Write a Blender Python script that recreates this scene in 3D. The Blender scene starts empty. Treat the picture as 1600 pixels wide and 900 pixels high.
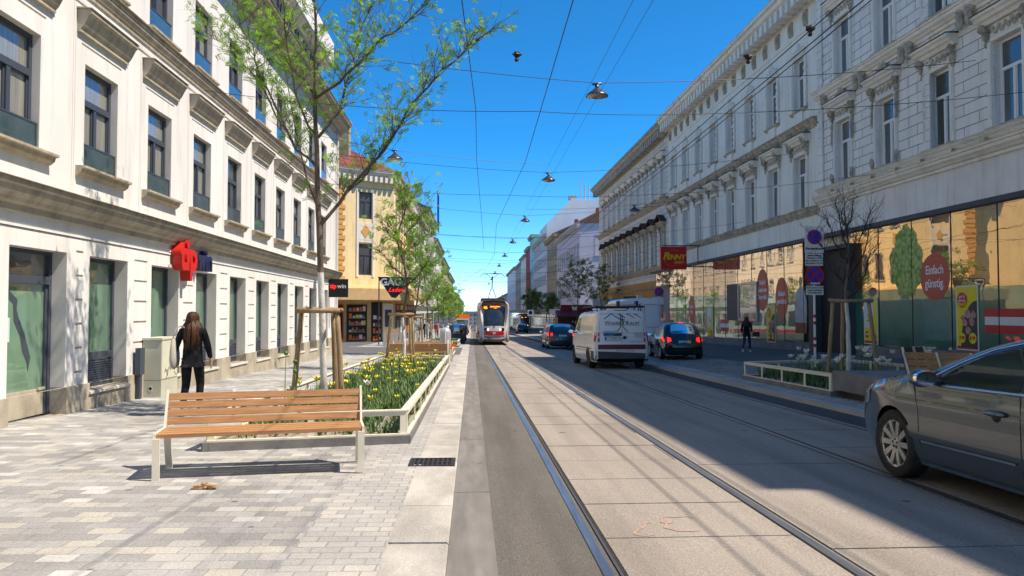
import bpy, bmesh, math, random
from mathutils import Vector, Matrix, noise
from math import radians as R, sin, cos, pi, atan2, sqrt
random.seed(7)
SC = bpy.context.scene
COL = SC.collection
# ------------------------------------------------------------------ camera
cd = bpy.data.cameras.new("camera"); cam = bpy.data.objects.new("camera", cd); COL.objects.link(cam)
cd.sensor_width = 36; cd.lens = 25.99; cd.clip_end = 6000; cd.clip_start = .05
cam.location = (0, 0, 1.49); cam.rotation_euler = (R(91.785), 0, R(-3.12))
SC.camera = cam
# ------------------------------------------------------------------ light
EL, AZ = R(58), R(101)
W = bpy.data.worlds.new("World"); SC.world = W; W.use_nodes = True
nt = W.node_tree; bg = nt.nodes["Background"]
sky = nt.nodes.new("ShaderNodeTexSky"); sky.sky_type = 'NISHITA'; sky.sun_disc = False
sky.sun_elevation = EL; sky.sun_rotation = AZ; sky.ozone_density = 5.5; sky.dust_density = .0; sky.air_density = .75; sky.altitude = 3500
hs = nt.nodes.new("ShaderNodeHueSaturation"); hs.inputs['Saturation'].default_value = 1.32; hs.inputs['Hue'].default_value = .497
nt.links.new(sky.outputs[0], hs.inputs['Color']); nt.links.new(hs.outputs[0], bg.inputs[0])
bg.inputs[1].default_value = .15
sl = bpy.data.lights.new("sun", 'SUN'); sun = bpy.data.objects.new("sun", sl); COL.objects.link(sun)
sl.energy = 2.9; sl.angle = R(.5); sl.color = (1, .99, .98)
sd = Vector((cos(EL)*sin(AZ), cos(EL)*cos(AZ), sin(EL)))
sun.rotation_euler = (-sd).to_track_quat('-Z', 'Y').to_euler(); sun.location = (20, 0, 30)
SC.view_settings.view_transform = 'Standard'; SC.view_settings.look = 'None'
SC.view_settings.exposure = 1.18; SC.view_settings.gamma = 1
SC.cycles.max_bounces = 7
SC.view_settings.use_white_balance = True; SC.view_settings.white_balance_temperature = 8300; SC.view_settings.white_balance_tint = 14
# ------------------------------------------------------------------ ground height
S = .0182
def gz(x, y):
    if x < -.15: return -S*y + .035 + (-.15-x)*.0115
    if x <= 6.3: return -S*y
    return -S*y + .065 + (x-6.3)*.023
# ------------------------------------------------------------------ materials
def mat(name, c, rough=.7, c2=None, scale=3., bump=0., bscale=None, metal=0., spec=.4, detail=6., stretch=(1,1,1), emit=None, coat=0., contrast=(.35,.65)):
    m = bpy.data.materials.new(name); m.use_nodes = True; t = m.node_tree; b = t.nodes['Principled BSDF']
    b.inputs['Base Color'].default_value = (*c, 1); b.inputs['Roughness'].default_value = rough
    b.inputs['Metallic'].default_value = metal; b.inputs['Specular IOR Level'].default_value = spec
    if coat: b.inputs['Coat Weight'].default_value = coat; b.inputs['Coat Roughness'].default_value = .04
    if emit: b.inputs['Emission Color'].default_value = (*c, 1); b.inputs['Emission Strength'].default_value = emit
    if c2 or bump:
        tc = t.nodes.new('ShaderNodeTexCoord'); mp = t.nodes.new('ShaderNodeMapping'); mp.inputs['Scale'].default_value = stretch
        t.links.new(tc.outputs['Object'], mp.inputs[0])
    if c2:
        n = t.nodes.new('ShaderNodeTexNoise'); n.inputs['Scale'].default_value = scale; n.inputs['Detail'].default_value = detail
        r = t.nodes.new('ShaderNodeValToRGB'); r.color_ramp.elements[0].position = contrast[0]; r.color_ramp.elements[1].position = contrast[1]
        r.color_ramp.elements[0].color = (*c, 1); r.color_ramp.elements[1].color = (*c2, 1)
        t.links.new(mp.outputs[0], n.inputs['Vector']); t.links.new(n.outputs['Fac'], r.inputs[0]); t.links.new(r.outputs[0], b.inputs['Base Color'])
    if bump:
        n2 = t.nodes.new('ShaderNodeTexNoise'); n2.inputs['Scale'].default_value = bscale or scale*8; n2.inputs['Detail'].default_value = 4
        bp = t.nodes.new('ShaderNodeBump'); bp.inputs['Strength'].default_value = bump; bp.inputs['Distance'].default_value = .02
        t.links.new(mp.outputs[0], n2.inputs['Vector']); t.links.new(n2.outputs['Fac'], bp.inputs['Height']); t.links.new(bp.outputs[0], b.inputs['Normal'])
    return m
def brickmat(name, cols, mortar, bw, bh, ms=.004, rough=.85, offset=.42, rot=0, bump=.3, grain=.12, patch=None, coords='Object', axes=None):
    """running courses of blocks in several shades with joints, grain and large soft patches of dirt"""
    m = bpy.data.materials.new(name); m.use_nodes = True; t = m.node_tree; b = t.nodes['Principled BSDF']; N = t.nodes.new; L = t.links.new
    b.inputs['Roughness'].default_value = rough; b.inputs['Specular IOR Level'].default_value = .25
    tc = N('ShaderNodeTexCoord'); mp = N('ShaderNodeMapping'); mp.inputs['Rotation'].default_value = (0, 0, rot)
    src = tc.outputs[coords]
    if axes:
        sx = N('ShaderNodeSeparateXYZ'); cx = N('ShaderNodeCombineXYZ'); L(src, sx.inputs[0])
        for i, a in enumerate(axes): L(sx.outputs[a], cx.inputs[i])
        src = cx.outputs[0]
    L(src, mp.inputs[0])
    br = N('ShaderNodeTexBrick'); br.inputs['Color1'].default_value = (0,0,0,1); br.inputs['Color2'].default_value = (1,1,1,1); br.inputs['Mortar'].default_value = (.5,.5,.5,1)
    br.inputs['Scale'].default_value = 1; br.inputs['Brick Width'].default_value = bw; br.inputs['Row Height'].default_value = bh
    br.inputs['Mortar Size'].default_value = ms; br.inputs['Mortar Smooth'].default_value = .2; br.offset = offset
    L(mp.outputs[0], br.inputs['Vector'])
    rp = N('ShaderNodeValToRGB'); rp.color_ramp.interpolation = 'CONSTANT'
    e = rp.color_ramp.elements
    while len(e) < len(cols): e.new(.5)
    for i, (p, c) in enumerate(cols): e[i].position = p; e[i].color = (*c, 1)
    L(br.outputs['Color'], rp.inputs[0])
    mx = N('ShaderNodeMixRGB'); mx.inputs[2].default_value = (*mortar, 1); L(br.outputs['Fac'], mx.inputs[0]); L(rp.outputs[0], mx.inputs[1])
    ns = N('ShaderNodeTexNoise'); ns.inputs['Scale'].default_value = 60; ns.inputs['Detail'].default_value = 8; L(mp.outputs[0], ns.inputs['Vector'])
    n3 = N('ShaderNodeTexNoise'); n3.inputs['Scale'].default_value = .9; n3.inputs['Detail'].default_value = 5; L(mp.outputs[0], n3.inputs['Vector'])
    ad = N('ShaderNodeMath'); ad.operation = 'ADD'; L(ns.outputs['Fac'], ad.inputs[0]); L(n3.outputs['Fac'], ad.inputs[1])
    mr = N('ShaderNodeMapRange'); mr.inputs['From Min'].default_value = .6; mr.inputs['From Max'].default_value = 1.4; mr.inputs['To Min'].default_value = 1-grain*2; mr.inputs['To Max'].default_value = 1+grain
    L(ad.outputs[0], mr.inputs[0])
    mu = N('ShaderNodeMixRGB'); mu.blend_type = 'MULTIPLY'; mu.inputs[0].default_value = 1; L(mx.outputs[0], mu.inputs[1]); L(mr.outputs[0], mu.inputs[2])
    L(mu.outputs[0], b.inputs['Base Color'])
    sb = N('ShaderNodeMath'); sb.operation = 'MULTIPLY_ADD'; sb.inputs[1].default_value = -1; L(br.outputs['Fac'], sb.inputs[0]); L(ns.outputs['Fac'], sb.inputs[2])
    bp = N('ShaderNodeBump'); bp.inputs['Strength'].default_value = bump; bp.inputs['Distance'].default_value = .01; L(sb.outputs[0], bp.inputs['Height']); L(bp.outputs[0], b.inputs['Normal'])
    return m
def speckle(name, a, b_, scale, rough=.9, bump=.5, patchc=None, patch=.25):
    """stone chips showing in a rolled or cast surface, with broad worn patches"""
    m = mat(name, a, rough, b_, scale, bump, scale, detail=3, contrast=(.42, .6), spec=.3)
    t = m.node_tree; p = t.nodes['Principled BSDF']; l = p.inputs['Base Color'].links[0].from_socket
    n = t.nodes.new('ShaderNodeTexNoise'); n.inputs['Scale'].default_value = .7; n.inputs['Detail'].default_value = 7; n.inputs['Roughness'].default_value = .65
    tc = t.nodes.new('ShaderNodeTexCoord'); mp = t.nodes.new('ShaderNodeMapping'); mp.inputs['Scale'].default_value = (1.6, .45, 1); t.links.new(tc.outputs['Object'], mp.inputs[0]); t.links.new(mp.outputs[0], n.inputs['Vector'])
    mr = t.nodes.new('ShaderNodeMapRange'); mr.inputs['From Min'].default_value = .3; mr.inputs['From Max'].default_value = .7; mr.inputs['To Min'].default_value = 1-patch; mr.inputs['To Max'].default_value = 1+patch*.6
    t.links.new(n.outputs['Fac'], mr.inputs[0])
    mu = t.nodes.new('ShaderNodeMixRGB'); mu.blend_type = 'MULTIPLY'; mu.inputs[0].default_value = 1; t.links.new(l, mu.inputs[1]); t.links.new(mr.outputs[0], mu.inputs[2]); t.links.new(mu.outputs[0], p.inputs['Base Color'])
    return m
def glassmat(name, c, c2, scale, gloss=.25, rough=.02, stretch=(1,1,1), wave=.0, fm=1.3, tint=(.95,.95,.95)):
    m = mat(name, c, .3, c2, scale, 0, spec=.5, stretch=stretch); t = m.node_tree; b = t.nodes['Principled BSDF']; N = t.nodes.new
    g = N('ShaderNodeBsdfGlossy'); g.inputs['Roughness'].default_value = rough; g.inputs['Color'].default_value = (*tint, 1)
    fr = N('ShaderNodeFresnel'); fr.inputs[0].default_value = 1.5
    ma = N('ShaderNodeMath'); ma.operation = 'MULTIPLY_ADD'; ma.inputs[1].default_value = fm; ma.inputs[2].default_value = gloss; ma.use_clamp = True
    mx = N('ShaderNodeMixShader'); t.links.new(fr.outputs[0], ma.inputs[0]); t.links.new(ma.outputs[0], mx.inputs[0]); t.links.new(b.outputs[0], mx.inputs[1]); t.links.new(g.outputs[0], mx.inputs[2])
    if wave:
        n = N('ShaderNodeTexNoise'); n.inputs['Scale'].default_value = 1.2; bp = N('ShaderNodeBump'); bp.inputs['Strength'].default_value = wave; bp.inputs['Distance'].default_value = .05
        tc = N('ShaderNodeTexCoord'); t.links.new(tc.outputs['Object'], n.inputs['Vector']); t.links.new(n.outputs['Fac'], bp.inputs['Height']); t.links.new(bp.outputs[0], g.inputs['Normal'])
    t.links.new(mx.outputs[0], t.nodes['Material Output'].inputs[0])
    return m
M = {}
def dm(k, *a, **kw): M[k] = mat(k, *a, **kw)
dm('plaster_white', (.745,.755,.745), .9, (.67,.675,.66), .8, .15, 40, stretch=(1,1,.35))
dm('plaster_cream', (.80,.76,.66), .9, (.72,.675,.57), .9, .2, 30, stretch=(1,1,.4))
dm('plaster_grey', (.78,.75,.69), .9, (.68,.655,.59), .9, .2, 30)
dm('trim', (.47,.42,.33), .85, (.38,.34,.27), 2, .2, 20)
dm('trim_old', (.56,.50,.39), .9, (.32,.27,.19), 3.5, .6, 20)
dm('plinth', (.48,.44,.35), .9, (.38,.34,.27), 1.6, .3, 40)
dm('plinth_dark', (.20,.19,.18), .8, (.15,.145,.14), 2, .2, 40)
dm('reveal', (.66,.64,.59), .9, (.58,.56,.52), 2)
dm('frame_dark', (.055,.07,.095), .45); dm('frame_white', (.75,.75,.73), .5); dm('frame_alu', (.33,.34,.34), .35, metal=.7)
dm('louver', (.06,.07,.085), .5)
dm('steel', (.36,.37,.38), .38, (.24,.24,.24), 30, metal=.85, stretch=(1,.05,1))
dm('rubber', (.018,.017,.016), .85, (.035,.032,.028), 14, .6, 60)
dm('black', (.012,.012,.013), .5); dm('blackgloss', (.006,.006,.007), .15, coat=1); dm('darkgrey', (.06,.06,.062), .6)
dm('cloth_black', (.010,.010,.012), .95, (.022,.022,.026), 12, .5, 60, spec=.1)
dm('denim', (.03,.04,.08), .95); dm('cloth_grey', (.3,.3,.3), .95); dm('cloth_red', (.3,.03,.03), .95); dm('cloth_blue', (.04,.07,.2), .95)
dm('skin', (.55,.32,.22), .6); dm('canvas', (.48,.45,.40), .95, (.40,.38,.33), 8, .4, 60)
dm('hair', (.10,.035,.015), .45, (.035,.012,.006), 40, .8, 90, stretch=(1,1,.08)); dm('hair_dark', (.03,.018,.012), .5)
dm('cream_metal', (.72,.68,.55), .5, (.66,.62,.50), 5)
dm('cab_green', (.50,.50,.40), .6, (.44,.44,.35), 3, .1, 30); dm('cab_green_light', (.60,.61,.50), .6, (.54,.55,.45), 3)
dm('slat', (.47,.245,.11), .55, (.34,.165,.07), 6, .25, 40, stretch=(.6,8,8)); dm('slat_dark', (.09,.05,.03), .6, (.05,.03,.02), 6, stretch=(.6,8,8))
dm('pole_wood', (.40,.27,.15), .8, (.24,.155,.085), 5, .6, 30, stretch=(4,4,.6))
dm('bark', (.09,.07,.05), .9, (.16,.125,.09), 9, 1., 30, stretch=(1,1,.3)); dm('bark_white', (.72,.71,.66), .95, (.48,.46,.41), 12, .9, 30, stretch=(1,1,.4)); dm('twig', (.05,.032,.022), .9)
dm('soil', (.24,.21,.17), 1, (.38,.35,.30), 14, 1, 50)
dm('conc', (.20,.20,.20), .85, (.14,.14,.14), 3, .3, 60); dm('conc_light', (.5,.49,.46), .9, (.4,.39,.37), 3, .3, 50)
dm('petal_yellow', (.82,.70,.05), .5, (.86,.78,.12), 30); dm('petal_white', (.82,.82,.72), .5)
dm('stem', (.07,.16,.035), .6, (.05,.12,.03), 10); dm('blade', (.075,.15,.045), .6, (.12,.21,.07), 9)
dm('red', (.62,.02,.015), .45); dm('redemit', (.85,.02,.015), .3, emit=.8); dm('redlens', (.35,.008,.006), .12, coat=1); dm('navy', (.02,.025,.08), .5)
dm('penny_red', (.60,.008,.010), .4); dm('yellow', (.85,.50,.0), .5); dm('yellow_post', (.80,.62,.02), .5); dm('white', (.8,.8,.8), .5); dm('offwhite', (.66,.66,.62), .6)
dm('sign_blue', (.01,.03,.42), .4); dm('sign_red', (.55,.012,.015), .4); dm('ink', (.02,.02,.025), .6); dm('orange', (.85,.16,.01), .5); dm('orange_led', (1,.22,.01), .5, emit=2.2)
dm('roof_red', (.26,.11,.075), .8, (.16,.065,.045), 8, .6, 30); dm('roof_dark', (.07,.06,.055), .8, (.11,.09,.08), 4); dm('roof_brown', (.055,.028,.02), .7)
dm('yellow_wall', (.88,.70,.38), .9, (.83,.65,.35), 1.2, .1, 30); dm('ochre', (.55,.27,.07), .9, (.46,.22,.06), 1.2); dm('yellow_trim', (.66,.36,.11), .9)
dm('awning', (.62,.42,.21), .8, (.52,.35,.17), 2); dm('lilac', (.60,.58,.63), .9, (.54,.52,.57), 1); dm('brick_red', (.46,.07,.05), .9, (.36,.055,.045), 2)
dm('white_wall', (.72,.73,.74), .9, (.64,.65,.66), .3); dm('brownstone', (.46,.35,.21), .9, (.33,.25,.15), 2); dm('concrete_wall', (.45,.43,.39), .9, (.36,.34,.31), .6)
dm('paint_white', (.70,.70,.68), .3, coat=.6); dm('paint_cream', (.66,.63,.54), .3, coat=.6); dm('paint_vanblue', (.56,.59,.63), .3, coat=.6)
dm('paint_grey', (.065,.088,.108), .2, metal=.5, coat=1); dm('paint_black', (.008,.008,.010), .15, coat=1); dm('paint_dark', (.03,.035,.045), .2, metal=.3, coat=1); dm('paint_silver', (.35,.36,.38), .25, metal=.6, coat=1)
dm('bumper_dark', (.055,.06,.068), .6); dm('chrome', (.8,.8,.8), .12, metal=1); dm('trim_metal', (.55,.56,.58), .35, metal=.6); dm('chalk_pink', (.46,.22,.17), .9, (.40,.29,.23), 40, contrast=(.4,.55)); dm('alloy', (.55,.54,.50), .3, metal=.75); dm('tyre', (.016,.015,.015), .85, (.03,.028,.026), 20)
dm('well', (.004,.004,.004), .9); dm('burgundy', (.16,.012,.014), .4); dm('tram_red', (.55,.01,.015), .35, coat=.7); dm('tram_grey', (.52,.52,.51), .35, coat=.5); dm('tram_skirt', (.10,.10,.11), .5)
dm('lampglow', (1,.93,.75), .3, emit=1.4); dm('lamp_shell', (.06,.07,.08), .35, metal=.5); dm('lamp_lens', (.30,.29,.26), .15, coat=1)
dm('meat', (.42,.13,.10), .5, (.6,.33,.27), 8); dm('poster_dark', (.05,.035,.03), .5); dm('grating', (.05,.045,.04), .6, metal=.5)
dm('sticker_red', (.55,.07,.04), .45); dm('lettuce', (.13,.27,.04), .6, (.45,.52,.14), 7, .5, 12, contrast=(.38,.6)); dm('teal', (.1,.3,.28), .5)
dm('paper', (.55,.66,.66), .7); dm('bluegrey_door', (.13,.15,.19), .5); dm('mural', (.05,.10,.16), .7, (.25,.28,.22), 6, contrast=(.4,.55)); dm('door_red', (.16,.01,.04), .4)
dm('scarf_bag', (.02,.02,.025), .7); dm('plywood', (.45,.25,.11), .7, (.36,.20,.09), 4); dm('leafbrown', (.42,.24,.12), .8); dm('silver_bin', (.42,.46,.50), .35, (.5,.53,.56), 4, metal=.3)
def leafmat(n, c1, c2):
    m = mat(n, c1, .5, c2, 2.2, contrast=(.4,.6)); t = m.node_tree; b = t.nodes['Principled BSDF']
    tr = t.nodes.new('ShaderNodeBsdfTranslucent'); tr.inputs[0].default_value = (c2[0]*1.5, c2[1]*1.5, c2[2], 1); mx = t.nodes.new('ShaderNodeMixShader'); mx.inputs[0].default_value = .5
    t.links.new(b.outputs[0], mx.inputs[1]); t.links.new(tr.outputs[0], mx.inputs[2]); t.links.new(mx.outputs[0], t.nodes['Material Output'].inputs[0]); return m
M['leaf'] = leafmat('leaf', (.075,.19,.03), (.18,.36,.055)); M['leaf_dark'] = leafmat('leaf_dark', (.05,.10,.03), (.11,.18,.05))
M['win_glass'] = glassmat('win_glass', (.03,.038,.036), (.13,.14,.12), .55, .07, stretch=(1,1,.25), wave=.10, fm=1.)
M['win_curtain'] = glassmat('win_curtain', (.22,.23,.21), (.32,.32,.28), 3, .06, stretch=(6,6,.3), wave=.1)
M['win_dim'] = glassmat('win_dim', (.03,.035,.04), (.10,.10,.095), 1.2, .05, stretch=(1,1,.4), wave=.1)
M['green_glass'] = glassmat('green_glass', (.05,.13,.09), (.16,.31,.21), .9, .06, stretch=(2,2,.5), wave=.08)
M['store_glass'] = glassmat('store_glass', (.015,.11,.075), (.04,.19,.125), .8, .10, .01, wave=.05, tint=(.8,.95,.85))
M['store_glass_upper'] = glassmat('store_glass_upper', (.26,.11,.045), (.18,.075,.03), .8, .42, .01, wave=.05, tint=(1.,.80,.58))  # orange base and tint carry the reflection of the sunlit facade opposite
M['car_glass'] = glassmat('car_glass', (.01,.013,.014), (.02,.024,.025), 2, .04, .01, fm=.9)
M['car_glass_teal_refl'] = glassmat('car_glass_teal_refl', (.012,.02,.02), (.03,.06,.055), 1.6, .0, .01, stretch=(1,.5,5), fm=.45); M['car_glass_teal_refl'].node_tree.nodes['Principled BSDF'].inputs['Specular IOR Level'].default_value = 0  # teal streaks in the base colour stand for reflections in the pane
M['penthouse_panel'] = mat('penthouse_panel', (.45,.50,.47), .5, (.38,.43,.40), 1.5)
M['teal_glass'] = glassmat('teal_glass', (.035,.06,.055), (.08,.12,.11), 1, .08, .02)
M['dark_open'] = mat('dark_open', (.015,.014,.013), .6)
M['pavers'] = brickmat('pavers', [(0,(.31,.315,.31)),(.28,(.36,.365,.36)),(.55,(.42,.42,.40)),(.80,(.46,.45,.40)),(.92,(.52,.525,.51))], (.27,.265,.25), .22, .15, .004, bump=.6, grain=.20)
M['setts'] = brickmat('setts', [(0,(.39,.39,.375)),(.4,(.36,.36,.35)),(.7,(.44,.43,.40))], (.30,.29,.265), .19, .12, .007, bump=.6, grain=.16)
M['setts_grey'] = brickmat('setts_grey', [(0,(.36,.355,.34)),(.4,(.43,.42,.40)),(.7,(.49,.475,.44))], (.2,.19,.18), .2, .14, .01, bump=.6, grain=.18)
M['kerb'] = brickmat('kerb', [(0,(.44,.425,.39)),(.5,(.48,.46,.42))], (.25,.24,.22), 3, 1.5, .008, bump=.6, grain=.16, axes=(1,0,2))
M['kerb_dark'] = speckle('kerb_dark', (.34,.33,.31), (.46,.44,.41), 50, patch=.2)
M['cobble'] = brickmat('cobble', [(0,(.29,.29,.285)),(.35,(.37,.365,.35)),(.7,(.46,.44,.41))], (.05,.05,.05), .12, .11, .012, bump=.9, grain=.2)
M['asphalt'] = speckle('asphalt', (.085,.08,.073), (.19,.18,.16), 150, patch=.2)
M['asphalt_dark'] = speckle('asphalt_dark', (.05,.052,.058), (.085,.085,.09), 60, patch=.2)
M['asphalt_walk'] = speckle('asphalt_walk', (.10,.10,.105), (.14,.14,.145), 50, patch=.15)
M['gutter'] = mat('gutter', (.16,.155,.145), .8, (.215,.205,.19), 3, .15, 80, stretch=(3,.6,1))
M['slab'] = speckle('slab', (.245,.218,.19), (.335,.30,.26), 70, bump=.3, patch=.14)
M['ashlar'] = brickmat('ashlar', [(0,(.76,.725,.65)),(.5,(.80,.765,.69))], (.24,.225,.2), 1.2, .36, .016, bump=.5, grain=.05, axes=(0,2,1))
M['ashlar_old'] = brickmat('ashlar_old', [(0,(.66,.62,.52)),(.5,(.71,.67,.57))], (.2,.18,.14), 3., .40, .016, bump=.5, grain=.1, axes=(0,2,1))
M['tiles'] = brickmat('tiles', [(0,(.20,.06,.04)),(.4,(.27,.09,.06)),(.8,(.14,.05,.035))], (.05,.02,.015), .3, .25, .02, bump=.8, grain=.2)
def streaks(key, sc, lo, hi, strength, spots=0):
    """worn lanes, tyre marks and rain streaks: a stretched noise over the colour"""
    t = M[key].node_tree; p = t.nodes['Principled BSDF']; l = p.inputs['Base Color'].links[0].from_socket; N = t.nodes.new
    tc = N('ShaderNodeTexCoord'); mp = N('ShaderNodeMapping'); mp.inputs['Scale'].default_value = sc; n = N('ShaderNodeTexNoise'); n.inputs['Scale'].default_value = 1; n.inputs['Detail'].default_value = 6; n.inputs['Roughness'].default_value = .6
    t.links.new(tc.outputs['Object'], mp.inputs[0]); t.links.new(mp.outputs[0], n.inputs['Vector'])
    mr = N('ShaderNodeMapRange'); mr.inputs['From Min'].default_value = lo; mr.inputs['From Max'].default_value = hi; mr.inputs['To Min'].default_value = 1-strength; mr.inputs['To Max'].default_value = 1.03; t.links.new(n.outputs['Fac'], mr.inputs[0]); out = mr.outputs[0]
    if spots:
        v = N('ShaderNodeTexVoronoi'); v.inputs['Scale'].default_value = spots; t.links.new(tc.outputs['Object'], v.inputs['Vector']); m2 = N('ShaderNodeMapRange'); m2.inputs['From Min'].default_value = .05; m2.inputs['From Max'].default_value = .075; m2.inputs['To Min'].default_value = .45; m2.inputs['To Max'].default_value = 1
        t.links.new(v.outputs['Distance'], m2.inputs[0]); mm = N('ShaderNodeMath'); mm.operation = 'MULTIPLY'; t.links.new(out, mm.inputs[0]); t.links.new(m2.outputs[0], mm.inputs[1]); out = mm.outputs[0]
    mu = N('ShaderNodeMixRGB'); mu.blend_type = 'MULTIPLY'; mu.inputs[0].default_value = 1; t.links.new(l, mu.inputs[1]); t.links.new(out, mu.inputs[2]); t.links.new(mu.outputs[0], p.inputs['Base Color'])
streaks('slab', (2.2,.12,1), .35, .55, .22, 1.3); streaks('asphalt', (2.5,.15,1), .35, .55, .2, 1.7); streaks('asphalt_dark', (1.5,.1,1), .35, .6, .25); streaks('gutter', (5,.3,1), .35, .6, .22, 2.2); streaks('pavers', (.8,.8,1), .38, .58, .17, 2.3); streaks('kerb', (3,1.2,1), .38, .6, .22)
for k_ in ('plaster_white', 'plaster_cream', 'plaster_grey', 'ashlar', 'ashlar_old', 'yellow_wall'): streaks(k_, (3.5,3.5,.35), .30, .50, .16)
streaks('trim', (6,6,1.2), .35, .55, .28); streaks('trim_old', (6,6,2), .35, .6, .18); streaks('plinth', (2,2,1.5), .35, .6, .3)
# ------------------------------------------------------------------ mesh helpers
class MB:
    def __init__(s, Mx=None): s.v, s.f, s.m, s.M = [], [], [], Mx or Matrix()
    def add(s, vs, fs, mi=0):
        o = len(s.v); s.v += [s.M @ Vector(p) for p in vs]; s.f += [tuple(i+o for i in f) for f in fs]; s.m += [mi]*len(fs); return s
    def box(s, x0, x1, y0, y1, z0, z1, mi=0):
        vs = [(x, y, z) for z in (z0, z1) for y in (y0, y1) for x in (x0, x1)]
        return s.add(vs, [(0,2,3,1),(4,5,7,6),(0,1,5,4),(2,6,7,3),(0,4,6,2),(1,3,7,5)], mi)
    def quad(s, a, b, c, d, mi=0): return s.add([a, b, c, d], [(0,1,2,3)], mi)
    def beam(s, a, b, w, h, mi=0, up=(0,0,1)):
        a, b = Vector(a), Vector(b); d = (b-a).normalized(); u = Vector(up); r = d.cross(u)
        if r.length < 1e-4: r = Vector((1,0,0))
        r.normalize(); u = r.cross(d); r *= w/2; u *= h/2
        vs = [a-r-u, a+r-u, a+r+u, a-r+u, b-r-u, b+r-u, b+r+u, b-r+u]
        return s.add(vs, [(3,2,1,0),(4,5,6,7),(0,1,5,4),(1,2,6,5),(2,3,7,6),(3,0,4,7)], mi)
    def tube(s, pts, rad, n=8, mi=0, cap=True):
        pts = [Vector(p) for p in pts]
        if not hasattr(rad, '__len__'): rad = [rad]*len(pts)
        vs, fs = [], []; ref = None
        for i, p in enumerate(pts):
            d = (pts[min(i+1, len(pts)-1)] - pts[max(i-1, 0)]).normalized()
            if ref is None: ref = d.orthogonal().normalized()
            ref = (ref - d*ref.dot(d)).normalized(); q = d.cross(ref)
            for k in range(n):
                a = 2*pi*k/n; vs.append(p + (ref*cos(a) + q*sin(a))*rad[i])
        for i in range(len(pts)-1):
            for k in range(n):
                fs.append((i*n+k, i*n+(k+1)%n, (i+1)*n+(k+1)%n, (i+1)*n+k))
        if cap: fs.append(tuple(range(n-1, -1, -1))); fs.append(tuple((len(pts)-1)*n+k for k in range(n)))
        return s.add(vs, fs, mi)
    def lathe(s, prof, n=20, c=(0,0,0), mi=0, axis='z'):
        vs, fs = [], []
        for r, h in prof:
            for k in range(n):
                a = 2*pi*k/n
                p = (r*cos(a), r*sin(a), h) if axis == 'z' else ((h, r*cos(a), r*sin(a)) if axis == 'x' else (r*cos(a), h, r*sin(a)))
                vs.append((p[0]+c[0], p[1]+c[1], p[2]+c[2]))
        for i in range(len(prof)-1):
            for k in range(n): fs.append((i*n+k, i*n+(k+1)%n, (i+1)*n+(k+1)%n, (i+1)*n+k))
        return s.add(vs, fs, mi)
    def ext(s, prof, x0, x1, mi=0):
        """closed profile of (out, z) pushed along local x; out is towards -y"""
        n = len(prof); vs = [(x, -o, z) for x in (x0, x1) for o, z in prof]
        fs = [(i, (i+1)%n, n+(i+1)%n, n+i) for i in range(n)] + [tuple(range(n-1,-1,-1)), tuple(range(n, 2*n))]
        return s.add(vs, fs, mi)
    def blob(s, c, r, mi=0, n=6, j=.3):
        vs, fs = [], []
        for i in range(n+1):
            th = pi*i/n
            for k in range(n+2):
                ph = 2*pi*k/(n+2); q = 1 + random.uniform(-j, j)
                vs.append((c[0]+r[0]*sin(th)*cos(ph)*q, c[1]+r[1]*sin(th)*sin(ph)*q, c[2]+r[2]*cos(th)*(q if 0 < i < n else 1)))
        for i in range(n):
            for k in range(n+2): fs.append((i*(n+2)+k, (i+1)*(n+2)+k, (i+1)*(n+2)+(k+1)%(n+2), i*(n+2)+(k+1)%(n+2)))
        return s.add(vs, fs, mi)
    def mesh(s, name, mats, smooth=False):
        me = bpy.data.meshes.new(name); me.from_pydata([tuple(v) for v in s.v], [], s.f); me.update()
        for m in (mats if isinstance(mats, (list, tuple)) else [mats]): me.materials.append(M[m] if isinstance(m, str) else m)
        me.polygons.foreach_set('material_index', s.m)
        if smooth: me.polygons.foreach_set('use_smooth', [True]*len(me.polygons))
        me.update(); return me
    def build(s, name, mats, parent=None, smooth=False, label=None):
        o = bpy.data.objects.new(name, s.mesh(name, mats, smooth)); COL.objects.link(o); o.parent = parent
        if label: o['label'] = label
        return o
def inst(me, name, parent=None, loc=(0,0,0), rz=0):
    o = bpy.data.objects.new(name, me); COL.objects.link(o); o.parent = parent; o.location = loc; o.rotation_euler = (0,0,rz); return o
def tag(o, label, cat, group=None, kind=None):
    o['label'] = label; o['category'] = cat
    if group: o['group'] = group
    if kind: o['kind'] = kind
    return o
def struct(o): o['kind'] = 'structure'; return o
def thing(name, label, cat, loc=(0,0,0), rz=0, group=None):
    o = bpy.data.objects.new(name, None); COL.objects.link(o); o.location = loc; o.rotation_euler = (0,0,rz); o.empty_display_size = .2
    return tag(o, label, cat, group)
def copy_tree(o, parent=None):
    c = o.copy(); COL.objects.link(c)
    if parent is not None: c.parent = parent
    for ch in o.children: copy_tree(ch, c)
    return c
def smoothmesh(o, ang=40):
    for p in o.data.polygons: p.use_smooth = True
    try: o.data.set_sharp_from_angle(angle=R(ang))
    except Exception: pass
    return o
_tc = {}
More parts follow.
